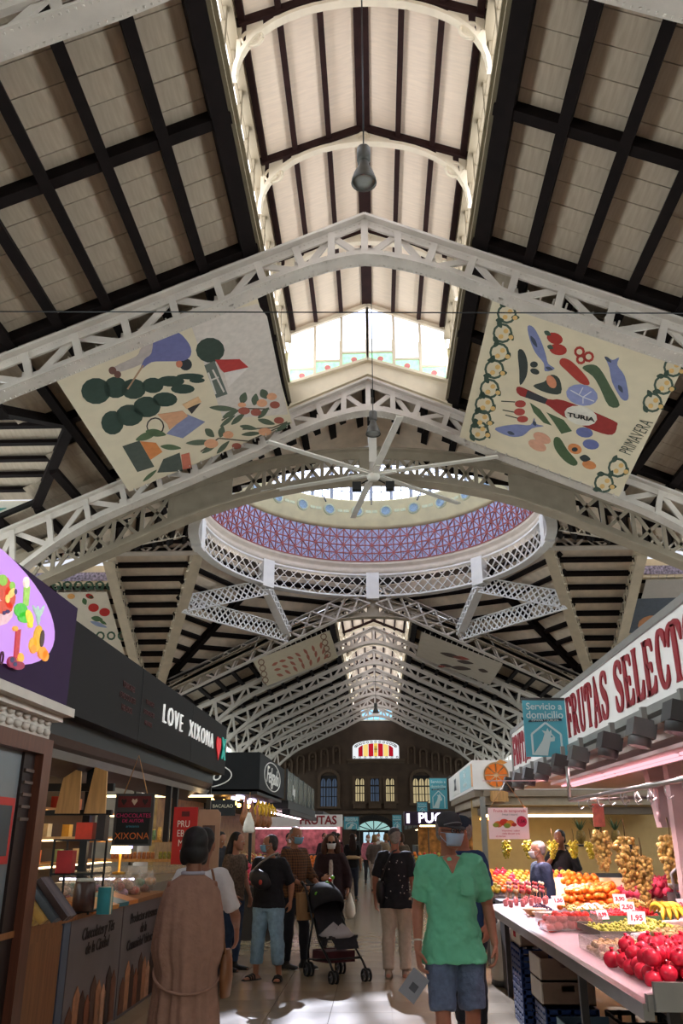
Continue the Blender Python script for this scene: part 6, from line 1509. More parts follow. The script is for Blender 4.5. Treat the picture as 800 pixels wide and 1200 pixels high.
# poster hung on strings
t = thing('hanging_poster', 'white fruit poster with a pink price disc hung on strings', 'poster', (1.6, 10.4, 1.59)); m = MB(); m.box((0, 0, .17), (.46, .012, .34)); pp = m.build('board', mat('white_poster', '#ead8d8', .5, .02, emit=.1), t)
text('lettering', 'Fruita de temporada', .045, front_M(.02, -.009, .305), M_tagr, pp, .001); text('lettering', 'fresca i natural', .03, front_M(.02, -.009, .265), mat('grey_ink', '#6a6a70', .5, 0), pp, .001)
for i, (x, z, r_, c) in enumerate(((-.12, .16, .05, '#d07a3c'), (-.05, .18, .055, '#c8402c'), (.02, .17, .05, '#e09a40'), (-.15, .15, .035, '#8ca040'), (-.02, .145, .04, '#7a9a3c'), (.06, .155, .03, '#b83c34'))):
    m = MB(); m.prism([(x + r_ * math.cos(q * PI / 6), -.008 - .001 * i, z + r_ * .7 * math.sin(q * PI / 6)) for q in range(12)], (0, -.002, 0)); m.build('fruit_print', mat('pf_' + c[1:], c, .5, .2, 40), pp)
m = MB(); m.prism([(.15 + .06 * math.cos(q * PI / 8), -.014, .19 + .06 * math.sin(q * PI / 8)) for q in range(16)], (0, -.003, 0)); m.build('price_disc', mat('pink_disc', '#d8305c', .5, 0), pp); text('lettering', '1,5€', .05, front_M(.15, -.02, .19), mat('ink_black', '#1e1c1c', .8, 0), pp, .001)
for i in range(3): text('lettering', ('Vitamines i sabor', 'cada dia per a tu', 'al mercat')[i], .03, front_M(.02 if i < 2 else -.1, -.009, .09 - .03 * i), M_tagr, pp, .001)
m = MB(); m.tube([(-.2, 0, .34), (.0, .0, .63), (.2, 0, .34)], .005, 5); m.build('string', M_wood2, t)
# blue delivery banners
def delivery(x0, y, z0, z1, w, lbl, pole=False):
    t = thing('delivery_banner', lbl, 'banner', (x0 + w / 2, y, z0), R(4), 'teal delivery banners'); H = z1 - z0; s_ = w / .48
    m = MB(); m.box((0, 0, H / 2), (w, .02, H)); c = m.build('panel', mat('teal_banner', '#4f9cac', .55, .06, emit=.06), t)
    wt = mat('pale_lettering', '#c8dcdc', .6, 0)
    text('lettering', 'Servicio a', .105 * s_, front_M(0, -.012, H * .88), wt, c, .002, bold=.0015 * s_); text('lettering', 'domicilio', .115 * s_, front_M(0, -.012, H * .73), wt, c, .002, bold=.0015 * s_)
    m = MB(); m.prism([(-w * .4, -.012, H * .6), (w * .4, -.012, H * .63), (w * .38, -.012, H * .67), (-w * .38, -.012, H * .64)], (0, -.004, 0)); m.build('ribbon_print', mat('navy_print', '#2c3c48', .6, 0), c); text('lettering', 'ESPAÑA Y EUROPA', .036 * s_, front_M(0, -.018, H * .635), wt, c, .001)
    m = MB(); hp = [(-.34, 0), (-.34, .36), (0, .56), (.34, .36), (.34, 0)]
    for a, b in zip(hp, hp[1:]): m.beam((a[0] * w, -.014, a[1] * H + .02), (b[0] * w, -.014, b[1] * H + .02), .006, .022 * s_, up=(0, 0, 1) if a[0] != b[0] else (1, 0, 0))
    m.build('house_outline', wt, c)
    m = MB(); m.prism([(w * a, -.013, H * b) for a, b in ((-.34, .03), (-.1, .28), (-.04, .4), (-.1, .46), (0, .44), (.04, .5), (.07, .43), (.12, .47), (.13, .4), (.2, .34), (.18, .27), (.08, .26), (.02, .1), (0, .02))], (0, -.003, 0)); m.build('bird_print', wt, c)
    m = MB(); m.prism([(w * (.12 + .025 * math.cos(q)), -.018, H * .35 + w * .025 * math.sin(q)) for q in (0, 1, 2, 3, 4, 5)], (0, -.002, 0)); m.build('eye_print', mat('teal_banner', '#4f9cac', .55, .06, emit=.06), c)
    m = MB(); m.box((0, 0, H + .01), (w * 1.05, .03, .03)); m.tube([(w * .5, 0, H), (w * .75, 0, H + .05)], .015, 5); m.build('hanger_bar', M_dgrey, t)
    if pole: m = MB(); m.tube([(w * .55, .02, H), (w * .55, .02, -z0)], .02, 6); m.build('pole', M_dgrey, t)
delivery(1.74, 9.7, 2.44, 3.06, .48, 'large teal banner reading Servicio a domicilio before the maroon lettered sign')
p0, p1 = at_y(504, 948, 23.4), at_y(523, 912, 23.4); delivery(p0.x, 23.4, p0.z, p1.z, p1.x - p0.x, 'smaller teal delivery banner hanging beside the orange-slice sign')
for (a, b, c, d, Yd, lb) in ((489, 958, 500, 940, 31, 'teal delivery banner above the purple sign far down the aisle'), (460, 975, 470, 955, 40, 'tiny teal delivery banner left of the purple sign far down the aisle'), (403, 972, 420, 957, 45, 'tiny teal delivery banner over the far left crowd')):
    p0, p1 = at_y(a, b, Yd), at_y(c, d, Yd); delivery(p0.x, Yd, p0.z, p1.z, p1.x - p0.x, lb, True)
# chrome duct glint above the sign
# ---- far right stalls
k = thing('purple_sign_stall', 'far stall with purple sign and glowing white letters', 'stall', (3.0, 30.6, 0)); p0, p1 = at_y(474, 967, 30), at_y(524, 951, 30)
m = MB(); m.box(((p0.x + 4.2) / 2 - 3.0, 0, (p0.z + p1.z) / 2), (4.2 - p0.x, 1.2, p1.z - p0.z)); sg = m.build('sign_box', mat('purple_black_sign', '#2c1834', .5, .05), k)
m = MB(); m.box((p0.x - 3.0 + .12, -.61, (p0.z + p1.z) / 2), (.1, .02, .3)); m.build('lettering', emit_mat('white_neon', '#f0e8ff', 2.2), sg)
text('lettering', 'PUC', .44, front_M((p0.x + p1.x) / 2 - 2.85, -.61, (p0.z + p1.z) / 2), emit_mat('white_neon', '#f0e8ff', 2.2), sg, .01, bold=.01)
m = MB(); m.box((.2, 1.2, 1.0), (3.4, .1, 2.0)); m.build('back_wall', mat('warm_goods', '#a8743c', .6, .7, 5), k); m = MB(); m.box((.2, .3, .5), (3.2, .9, 1.0)); m.build('counter', M_dgrey, k); m = MB(); m.box((.0, -.3, 1.95), (3.0, .05, .05)); m.build('tube_light', emit_mat('warm_tube', '#ffdf9c', 12), k)
for sx, lb in ((-1, 'left'), (1, 'right')):
    for j, yy in enumerate((41, 50, 59, 68)):
        k = thing('far_stall', f'distant dark stall on the {lb} with warm strip light, {("first", "second", "third", "last")[j]} beyond the crossing', 'stall', (sx * 3.6, yy, 0), group='distant stalls')
        m = MB(); m.box((0, 0, 2.35), (2.8, 7.6, .5)); m.build('canopy', M_dgrey, k); m = MB(); m.box((sx * .9, 0, 1.05), (.1, 7.4, 2.1)); m.build('back_wall', mat(('warm_goods', 'pink_red_goods')[j % 2], '#a8743c', .6, .6, 5), k); m = MB(); m.box((-sx * .3, 0, .5), (1.0, 7.2, 1.0)); m.build('counter', M_dgrey, k); m = MB(); m.box((-sx * .5, 0, 2.08), (.06, 6.8, .04)); m.build('tube_light', emit_mat('warm_tube', '#ffdf9c', 12), k)

# ---- more heaped fruit further down the aisle
def side_bench(nm, lbl, x, y, w, d, kinds, grp, rows=6, cols=9):
    t = thing('fruit_bench', lbl, 'bench', (x, y, 0)); m = MB(); m.prism([(-w / 2, -d / 2, .82), (w / 2, -d / 2, .82), (w / 2, d / 2, 1.06), (-w / 2, d / 2, 1.06)], (0, 0, -.05)); m.build('top', M_dgrey, t); m = MB(); m.box((0, .05, .38), (w * .9, d * .8, .76)); m.build('base', M_dgrey, t)
    for j in range(rows):
        for i in range(cols):
            kd, nm_ = kinds[(i // 3 + j // 3) % len(kinds)]
            put(kd, (x - w / 2 + w * (i + .5) / cols + rng.uniform(-.02, .02), y - d / 2 + d * (j + .5) / rows, .86 + .24 * (j + .5) / rows + rng.uniform(0, .03)), f'{nm_} on the {nm}', nm_.split()[-1], grp, 1.25)
side_bench('bench behind the woman in jeans', 'fruit bench between the sweet stall and the delicatessen', -2.0, 15.9, .9, 1.4, [('mandarin', 'orange mandarin'), ('pink_pomegranate', 'pinkish pomegranate'), ('apple', 'yellow apple')], 'fruit on the bench behind the jeans')
side_bench('bench beyond the stroller', 'fruit bench along the roofed stall beyond the stroller', -1.9, 23.5, .8, 2.0, [('orange', 'bright orange'), ('pink_pomegranate', 'pinkish pomegranate'), ('mandarin', 'orange mandarin')], 'fruit on the bench beyond the stroller')
side_bench('bench by the purple sign', 'fruit bench in front of the purple-signed stall', 1.75, 28.9, 1.4, 1.2, [('apple', 'yellow apple'), ('orange', 'bright orange'), ('tomato', 'red tomato')], 'fruit on the bench by the purple sign')
t = thing('carrier_bag', 'white plastic bag hanging from the delicatessen front', 'bag', (-2.45, 17.5, 1.68)); m = MB(); m.tube([(0, 0, 0), (0, 0, .05), (0, 0, .2), (0, 0, .32), (0, 0, .38)], [(.09, .1), (.12, .13), (.1, .1), (.05, .05), (.03, .03)], 14); m.build('bag_body', mat('white_plastic_bag', '#cfc8bc', .4, .1, 10, bump=.4), t); m = MB(); m.tube([(0, 0, .36), (0, 0, .76)], .006, 5); m.build('string', M_wood2, t)
for i in range(5):
    t = thing('banana_hand', 'hand of yellow bananas hanging under the delicatessen sign', 'bananas', (-2.38, 18.3 + .6 * i, 2.3), group='banana hands hanging'); m = MB()
    for j in range(5): m.tube([(.04 * math.cos(j * 1.3), .04 * math.sin(j * 1.3), -.04), (.09 * math.cos(j * 1.3), .09 * math.sin(j * 1.3), -.14), (.07 * math.cos(j * 1.3), .07 * math.sin(j * 1.3), -.26)], [.012, .022, .01], 6)
    m.lathe([(0, .04), (.02, .0), (.05, -.06), (0, -.08)], 8); m.build('fruit', MATS['banana_skin'], t)
# ================================================================== people
def cloth_mat(name, col, var=.12, scale=14, rough=.85, bump=.5): return mat(name, col, rough, var, scale, bump=bump)
TEX = bpy.data.textures.new('cloth_folds', 'CLOUDS'); TEX.noise_scale = .11; TEX.noise_depth = 2
def grow(mb, name, m_, parent, vox, smooth=3, fold=0):
    """fuse overlapping lofts into one continuous skin"""
    o = mb.build(name, m_, parent, smooth=True)
    r = o.modifiers.new('fuse', 'REMESH'); r.mode = 'VOXEL'; r.voxel_size = vox; r.use_smooth_shade = True
    s = o.modifiers.new('relax', 'SMOOTH'); s.factor = .5; s.iterations = smooth
    if fold:
        d = o.modifiers.new('folds', 'DISPLACE'); d.texture = TEX; d.strength = fold; d.mid_level = .5; d.texture_coords = 'LOCAL'
    return o
V = Vector
def hand(mb, w, d, pn, s=1.0, curl=.5, side=1):
    """palm with five separate fingers; w wrist, d hand direction, pn palm normal"""
    d = d.normalized(); pn = (pn - d * pn.dot(d)).normalized(); sd = d.cross(pn) * side
    k = s
    mb.tube([w - d * .03 * k, w + d * .02 * k, w + d * .06 * k, w + d * .095 * k], [(.021 * k, .028 * k), (.019 * k, .032 * k), (.017 * k, .041 * k), (.013 * k, .04 * k)], 12, up=pn)
    for off, ln, c in ((-.031, .066, 1.0), (-.0105, .08, .95), (.0105, .086, .9), (.031, .078, .85)):
        p = w + d * .09 * k + sd * off * k; a = 0; pts = [p - d * .02 * k, p]
        for seg, f in enumerate((.45, .32, .23)):
            a += curl * c * (.6 if seg == 0 else .8); v = d * math.cos(a) + pn * math.sin(a); p = p + v * ln * f * k; pts.append(p)
        mb.tube(pts, [.0105 * k, .0105 * k, .0098 * k, .009 * k, .007 * k], 8)
    p = w + d * .03 * k + sd * .03 * k; v = (d * .6 + sd * .7 + pn * .35).normalized(); v2 = (d * .9 + sd * .2 + pn * .45).normalized()
    mb.tube([p - sd * .015 * k, p, p + v * .035 * k, p + v * .035 * k + v2 * .03 * k, p + v * .035 * k + v2 * .052 * k], [.014 * k, .015 * k, .0125 * k, .011 * k, .008 * k], 8)
class Fig:
    """a posed figure about 1.75 m tall in its own space: it looks along -Y, its left hand is at +X"""
    def __init__(s, label, loc, rz, H=1.72, width=1.0, pose=None, skin='#b98468', vox=.008, turn=0, tilt=0, group='shoppers in the aisle', head_y=0):
        s.k = H / 1.75; s.w = width; s.vox = vox
        s.root = thing('person', label, 'person', loc, rz, group)
        s.skin = mat('skin_' + skin[1:], skin, .55, .08, 18)
        J = dict(hipL=V((.09, 0, .93)), hipR=V((-.09, 0, .93)), kneeL=V((.1, -.01, .5)), kneeR=V((-.1, -.01, .5)), ankL=V((.1, .02, .085)), ankR=V((-.1, .02, .085)),
                 toeL=V((.115, -.15, .03)), toeR=V((-.115, -.15, .03)),
                 shL=V((.165, .0, 1.41)), shR=V((-.165, .0, 1.41)), elL=V((.225, .03, 1.14)), elR=V((-.225, .03, 1.14)), wrL=V((.24, -.04, .9)), wrR=V((-.24, -.04, .9)), handL=V((0, -.1, -1)), handR=V((0, -.1, -1)), head=V((0, -.02 + head_y, 1.53)), curlL=.55, curlR=.55)
        for kk, v in (pose or {}).items(): J[kk] = V(v) if isinstance(v, (tuple, list)) else v
        s.J = J; s.turn, s.tilt = turn, tilt
        s.HM = Matrix.Translation(J['head'] * s.k) @ Matrix.Rotation(turn, 4, 'Z') @ Matrix.Rotation(tilt, 4, 'X') @ Matrix.Scale(s.k, 4)
        s.body()
    def P(s, p): return V(p) * s.k
    def torso(s, mb, g, z0=.86, z1=1.47, belly=0, flare=0):
        w = s.w; dress = g > 0
        rings = [(.80, .10, .085, .0), (.86, .155, .105, .0), (.93, .17, .115, 0), (1.0, .158, .11, -.005 - belly * .4), (1.08, .148, .105, -.01 - belly), (1.18, .155, .108, -.01 - belly * .7), (1.28, .168, .112, -.008), (1.36, .172, .1, 0), (1.42, .15, .08, .005), (1.46, .09, .062, .01), (1.5, .055, .055, .005)]
        pts, rs = [], []
        for z, a, b, y in rings:
            if dress and z < .92: a, b = .172, .116
            if z0 - .001 <= z <= z1 + .001:
                f = flare * max(0, (1.1 - z)) / .3
                pts.append(s.P((0, y, z))); rs.append(((a * w + g + f) * s.k, (b * (1 + .6 * (w - 1)) + g + f + (belly if 1.0 <= z <= 1.2 else 0) * .5) * s.k))
        mb.tube(pts, rs, 20, up=(1, 0, 0))
    def arm(s, mb, side, g, f0=0, f1=2.0, end=None):
        sh, el, wr = (s.P(s.J[n + side]) for n in ('sh', 'el', 'wr'))
        def at(t): return sh.lerp(el, t) if t <= 1 else el.lerp(wr, t - 1)
        R0 = [(0, .055), (.25, .052), (.5, .047), (.8, .042), (1, .04), (1.2, .041), (1.5, .035), (1.8, .028), (2, .026)]
        ts = sorted(set([f0, f1] + [t for t, _ in R0 if f0 < t < f1]))
        def rad(t):
            for (a, ra), (b, rb) in zip(R0, R0[1:]):
                if a <= t <= b: return ra + (rb - ra) * (t - a) / (b - a)
            return .026
        pts = [at(t) for t in ts]; rs = [(rad(t) * (.6 + .4 * s.w) + g) * s.k for t in ts]
        if f0 == 0:
            inn = V((sh.x * .55, sh.y, sh.z - .0 * s.k)); pts = [inn] + pts; rs = [(.05 + g) * s.k] + rs
        mb.tube(pts, rs, 14)
    def leg(s, mb, side, g, f1=2.0, flare=0, f0=0):
        hp, kn, an = (s.P(s.J[n + side]) for n in ('hip', 'knee', 'ank'))
        def at(t): return hp.lerp(kn, t) if t <= 1 else kn.lerp(an, t - 1)
        R0 = [(0, .092), (.3, .086), (.6, .072), (1, .056), (1.3, .056), (1.6, .045), (2, .036)]
        def rad(t):
            for (a, ra), (b, rb) in zip(R0, R0[1:]):
                if a <= t <= b: return ra + (rb - ra) * (t - a) / (b - a)
            return .036
        ts = sorted(set([f0, f1] + [t for t, _ in R0 if f0 < t < f1]))
        mb.tube([at(t) for t in ts], [(rad(t) * (.5 + .5 * s.w) + g + flare * max(0, t - .3)) * s.k for t in ts], 14)
    def foot(s, mb, side, g=0, cut=False):
        an, to = s.P(s.J['ank' + side]), s.P(s.J['toe' + side]); hd = V((to.x - an.x, to.y - an.y, 0)).normalized()
        heel = V((an.x, an.y, an.z)) - hd * .05 * s.k; heel.z = max(.03 * s.k, an.z - .05 * s.k)
        mb.tube([heel - hd * .015 * s.k, heel + hd * .04 * s.k, heel.lerp(to, .6), to, to + hd * .05 * s.k], [(.03 + g) * s.k, ((.042 + g) * s.k, (.036 + g) * s.k), ((.032 + g) * s.k, (.044 + g) * s.k), ((.024 + g) * s.k, (.045 + g) * s.k), ((.014 + g) * s.k, (.03 + g) * s.k)], 12, up=(0, 0, 1))
        if g == 0 or cut is None: mb.tube([an + V((0, 0, .06 * s.k)), V((an.x, an.y, .05 * s.k))], (.036 + g) * s.k, 10)
    def headpt(s, p): return s.HM @ V(p)
    def body(s):
        b = MB(); s.torso(b, -.012, .8, 1.5); hm = s.headpt
        # neck and head
        nb = s.P((0, .01, 1.44)); b.tube([nb, nb.lerp(hm((0, .02, .0)), .6), hm((0, .02, .06))], [.062 * s.k, .053 * s.k, .05 * s.k], 12)
        rings = [(-.005, .022, .02, -.07), (.008, .042, .05, -.045), (.035, .056, .074, -.02), (.07, .066, .086, -.008), (.11, .071, .093, .0), (.15, .073, .096, .004), (.185, .066, .086, .006), (.21, .046, .06, .008), (.225, .015, .02, .01)]
        R3 = s.HM.to_3x3()
        pts = [hm((0, y, z)) for z, a, bb, y in rings]
        vs = []
        for z, a, bb, y in rings:
            for j in range(18):
                q = 2 * PI * j / 18; vs.append(hm((a * math.cos(q), y + bb * math.sin(q), z)))
        n = 18; N = len(rings)
        fs = [(i * n + j, i * n + (j + 1) % n, (i + 1) * n + (j + 1) % n, (i + 1) * n + j) for i in range(N - 1) for j in range(n)] + [list(range(n))[::-1], [(N - 1) * n + j for j in range(n)]]
        b.add(vs, fs)
        b.tube([hm((0, -.086, .125)), hm((0, -.1, .1)), hm((0, -.112, .085)), hm((0, -.09, .075))], [.008 * s.k, .011 * s.k, .015 * s.k, .012 * s.k], 8)   # nose
        b.tube([hm((-.03, -.083, .13)), hm((.03, -.083, .13))], .01 * s.k, 6)                                                      # brow
        b.tube([hm((-.02, -.082, .045)), hm((0, -.09, .047)), hm((.02, -.082, .045))], .009 * s.k, 6)                                # lips
        for sg in (-1, 1): b.ball(hm((sg * .074, .012, .1)), (.012 * s.k, .02 * s.k, .032 * s.k), 8, 6)                              # ears
        for sd, sg in (('L', 1), ('R', -1)):
            s.arm(b, sd, 0); s.leg(b, sd, -.004); s.foot(b, sd)
            w, e = s.P(s.J['wr' + sd]), s.P(s.J['el' + sd]); d = V(s.J['hand' + sd])
            hand(b, w, d, V((-sg, .15, 0)) if 'palm' + sd not in s.J else V(s.J['palm' + sd]), s.k, s.J['curl' + sd], -sg)
        s.bodyo = grow(b, 'body', s.skin, s.root, s.vox, 2)
        for sg in (-1, 1):
            e = MB(); e.ball(hm((sg * .03, -.083, .114)), .0105 * s.k, 8, 6); o = e.build('eye', mat('eye_white', '#d8d2cc', .3, 0), s.root)
            e = MB(); e.ball(hm((sg * .03, -.0905, .113)), .0058 * s.k, 8, 5); e.build('iris', mat('dark_iris', '#2a1c16', .2, 0), o)
    def put(s, mb, name, m_, vox=None, smooth=4, fold=.026): return grow(mb, name, m_, s.root, vox or s.vox * 1.5, smooth, fold * s.k)
    # ---- clothing
    def top(s, m_, sleeve=.75, hem=.86, g=.014, name='shirt', belly=0, flare=0, zt=1.46):
        b = MB(); s.torso(b, g, hem if hem in (.8, .86, .93, 1.0) else .86, zt, belly, flare)
        for sd in 'LR': s.arm(b, sd, g + .006, 0, sleeve)
        return s.put(b, name, m_)
    def pants(s, m_, length=1.9, g=.012, flare=.0, name='trousers', top=.93):
        b = MB(); pts = [(.82, .14, .1), (.88, .165, .112), (.94, .168, .114), (top + .06, .155, .108)]
        b.tube([s.P((0, 0, z)) for z, _, _ in pts], [((a * s.w + g) * s.k, (c + g) * s.k) for _, a, c in pts], 18, up=(1, 0, 0))
        for sd in 'LR': s.leg(b, sd, g, length, flare)
        return s.put(b, name, m_)
    def shoes(s, m_, g=.01, sole=None):
        for sd in 'LR':
            b = MB(); s.foot(b, sd, g, None); o = s.put(b, 'shoe', m_, fold=0)
            if sole:
                an, to = s.P(s.J['ank' + sd]), s.P(s.J['toe' + sd]); hd = V((to.x - an.x, to.y - an.y, 0)).normalized(); z = max(.012, min(an.z - .085 * s.k, to.z - .03 * s.k) + .012)
                q = MB(); a = V((an.x, an.y, z)) - hd * .07 * s.k; c = V((to.x, to.y, z)) + hd * .06 * s.k; q.tube([a, a.lerp(c, .3), a.lerp(c, .75), c], [(.012, .03), (.014, .045), (.014, .052), (.012, .03)], 12, up=(0, 0, 1)); q.build('sole', sole, o, smooth=True)
    def mask(s, m_):
        b = MB(); hm = s.headpt; vs = []; nx, nz = 13, 7
        for j in range(nz):
            z = .012 + .086 * j / (nz - 1)
            for i in range(nx):
                q = R(200 + 140 * i / (nx - 1)); bl = 1 + .12 * math.sin(PI * j / (nz - 1))
                a = (.058 + .018 * j / (nz - 1)); c = (.076 + .028 * j / (nz - 1)) * bl
                pl = .0025 * (j % 2)
                vs.append(hm((a * 1.08 * math.cos(q), -.014 + (c * 1.06 + pl) * math.sin(q) - .006, z)))
        fs = [(j * nx + i, j * nx + i + 1, (j + 1) * nx + i + 1, (j + 1) * nx + i) for j in range(nz - 1) for i in range(nx - 1)]
        b.add(vs, fs, 0, True); o = b.build('face_mask', m_, s.root)
        so = o.modifiers.new('thick', 'SOLIDIFY'); so.thickness = .003
        t = MB()
        for sg in (-1, 1):
            for z in (.03, .095): t.tube([hm((sg * .06, -.05, z)), hm((sg * .076, -.01, (z + .1) / 2)), hm((sg * .08, .025, .1))], .002 * s.k, 5)
        t.build('ear_loop', m_, o)
    def glasses(s, dark=False):
        b = MB(); hm = s.headpt; l = MB()
        for sg in (-1, 1):
            b.tube([hm((sg * (.033 + .024 * math.cos(q * PI / 6)), -.103, .113 + .018 * math.sin(q * PI / 6))) for q in range(13)], .0025 * s.k, 5)
            b.tube([hm((sg * .057, -.1, .115)), hm((sg * .077, 0, .115))], .0025 * s.k, 5)
            l.prism([hm((sg * (.033 + .024 * math.cos(q * PI / 6)), -.103, .113 + .018 * math.sin(q * PI / 6))) for q in range(12)], s.HM.to_3x3() @ V((0, .002, 0)))
        b.tube([hm((-.01, -.105, .115)), hm((.01, -.105, .115))], .0025 * s.k, 5); o = b.build('glasses_frame', mat('black_metal', '#1a1a1c', .5, 0), s.root)
        l.build('lens', mat('sunglass_lens', '#121214', .15, 0) if dark else glass_mat('clear_lens', '#c8d0d4', .2, .05), o)
    def cap(s, m_, m2=None, brim=.07):
        hm = s.headpt; b = MB(); vs = []; prof = [(.08, .104, .135), (.082, .108, .155), (.079, .104, .185), (.066, .088, .215), (.04, .055, .236), (.012, .016, .243)]
        for a, c, z in prof:
            for j in range(18): q = 2 * PI * j / 18; vs.append(hm((a * math.cos(q), .004 + c * math.sin(q), z)))
        n = 18; b.add(vs, [(i * n + j, i * n + (j + 1) % n, (i + 1) * n + (j + 1) % n, (i + 1) * n + j) for i in range(len(prof) - 1) for j in range(n)] + [[(len(prof) - 1) * n + j for j in range(n)], list(range(n))[::-1]], 0, True)
        o = b.build('cap', m_, s.root)
        v = MB(); outer = []; inner = []
        for i in range(11):
            q = R(200 + 140 * i / 10); inner.append((.08 * math.cos(q), .004 + .104 * math.sin(q), .14)); f = math.sin(PI * i / 10)
            outer.append((.084 * math.cos(q), .0 + .104 * math.sin(q) - brim * f, .14 - .018 * f))
        v.prism([hm(p) for p in inner + outer[::-1]], s.HM.to_3x3() @ V((0, 0, .006))); v.build('cap_brim', m2 or m_, o)
        st = MB(); st.tube([hm((.083 * math.cos(R(205 + 13 * i)), .004 + .108 * math.sin(R(205 + 13 * i)), .15 + .02 * math.sin(PI * i / 10))) for i in range(11)], .004 * s.k, 5); st.build('cap_piping', mat('grey_piping', '#8c8c90', .6, 0), o)
    def hair(s, m_, kind='short', vox=None):
        hm = s.headpt; b = MB(); k = s.k
        def E(p, r): b.ball(hm(p), tuple(x * k for x in r), 14, 9, M=s.HM.to_3x3().normalized())
        if kind == 'short': E((0, .024, .145), (.08, .094, .092)); E((0, .06, .09), (.066, .05, .07))
        if kind == 'thin': E((0, .03, .14), (.078, .09, .088)); E((0, .062, .085), (.066, .044, .06))
        if kind == 'bob': E((0, .024, .14), (.092, .104, .105)); E((0, .05, .07), (.09, .07, .08)); E((.07, .01, .06), (.03, .05, .07)); E((-.07, .01, .06), (.03, .05, .07))
        if kind == 'long':
            E((0, .024, .145), (.086, .1, .097)); b.tube([hm((0, .07, .15)), hm((0, .09, .03)), hm((0, .1, -.12)), hm((0, .09, -.26)), hm((0, .08, -.34))], [(.07 * k, .05 * k), (.1 * k, .06 * k), (.12 * k, .06 * k), (.1 * k, .045 * k), (.04 * k, .02 * k)], 14, up=(1, 0, 0))
        if kind == 'curly':
            E((0, .024, .145), (.095, .1, .1))
            for sg in (-1, 1): b.tube([hm((sg * .06, .0, .17)), hm((sg * .1, .0, .08)), hm((sg * .115, -.005, -.02)), hm((sg * .1, -.02, -.1))], [.05 * k, .055 * k, .055 * k, .03 * k], 10)
            b.tube([hm((0, .07, .15)), hm((0, .09, .02)), hm((0, .08, -.1))], [.07 * k, .1 * k, .06 * k], 10)
        return grow(b, 'hair', m_, s.root, vox or s.vox * 1.3, 2, .012 * k)
B_tan = '#a87458'
white_mask = mat('white_mask', '#d8dadc', .8, .03, 30); blue_mask = mat('blue_mask', '#7fb0cc', .8, .04, 30)
M_shoe = mat('black_shoe', '#1c1b1c', .5, .1); M_sole = mat('white_sole', '#c8c4bc', .6, .05)
# ---- 1. man in the green V-neck, walking towards us
pose = dict(kneeL=(.11, -.03, .5), kneeR=(-.1, -.1, .5), ankL=(.12, .16, .12), ankR=(-.1, -.1, .085), toeL=(.12, -.0, .03), toeR=(-.11, -.27, .03), shL=(.17, 0, 1.41), shR=(-.17, 0, 1.41), elL=(.265, .06, 1.15), elR=(-.235, .02, 1.13), wrL=(.285, -.02, .91), wrR=(-.25, -.06, .88), handL=(.0, -.25, -1), handR=(.05, -.35, -1), curlL=.8, curlR=.75)
g = Fig('man in green V-neck shirt and denim shorts, cap and blue face mask', (.6, 6.55, 0), R(4), 1.77, 1.0, pose, '#a8705a', .0065, R(28), R(3))
green = cloth_mat('mint_green_jersey', '#6cc29c', .06, 9)
o = g.top(green, .82, .8, .022, flare=.034); o.modifiers['folds'].strength = .05
vn = MB(); pts = [(-.062, -.082, 1.462), (-.03, -.106, 1.41), (0, -.124, 1.352), (.03, -.106, 1.41), (.062, -.082, 1.462), (.03, -.066, 1.478), (-.03, -.066, 1.478)]
vn.prism([g.P(p) for p in pts], V((0, -.007, .002))); vn.build('neckline_skin', g.skin, g.root)
cl = MB(); cl.tube([g.P(p) for p in ((-.066, -.08, 1.468), (-.03, -.112, 1.408), (0, -.131, 1.345), (.03, -.112, 1.408), (.066, -.08, 1.468))], .0055, 6); cl.build('neck_band', green, o)
pk = MB(); pk.prism([g.P(p) for p in ((.05, -.146, 1.33), (.14, -.128, 1.33), (.14, -.132, 1.23), (.095, -.142, 1.215), (.05, -.146, 1.23))], V((0, -.004, 0))); pk.build('chest_pocket', green, o)
g.pants(cloth_mat('grey_blue_denim', '#5c6a84', .15, 30), .95, .022, .012, 'shorts')
g.cap(cloth_mat('dark_grey_cap', '#3c3c42', .1), cloth_mat('dark_grey_cap', '#3c3c42', .1)); g.mask(mat('pale_blue_mask', '#a9c2dc', .8, .03, 30)); g.glasses(); g.hair(mat('grey_hair', '#8c8680', .8, .2, 40), 'thin'); g.shoes(M_shoe)
wb = MB(); w = g.P(g.J['wrR']); e = g.P(g.J['elR']); d = (e - w).normalized(); wb.lathe([(.03, -.006), (.033, 0), (.03, .006)], 14, w + d * .06, d.to_track_quat('Z', 'Y').to_matrix()); wb.build('bracelet', mat('pale_bracelet', '#c8c0b4', .5, .1), g.root)
t = thing('folded_paper', 'grey-white printed leaflet in the green-shirted man\'s lowered hand', 'leaflet', (.335, 6.43, .70), R(-10))
m = MB(); m.box((-.02, 0, -.02), (.13, .008, .18), rot=Matrix.Rotation(R(38), 3, 'Y')); m.build('sheet', mat('leaflet_paper', '#8c9098', .6, .08), t); m = MB(); m.box((-.02, -.006, -.03), (.05, .004, .05), rot=Matrix.Rotation(R(38), 3, 'Y')); m.build('picture_print', mat('leaflet_ink', '#4c5058', .6, .2), t)
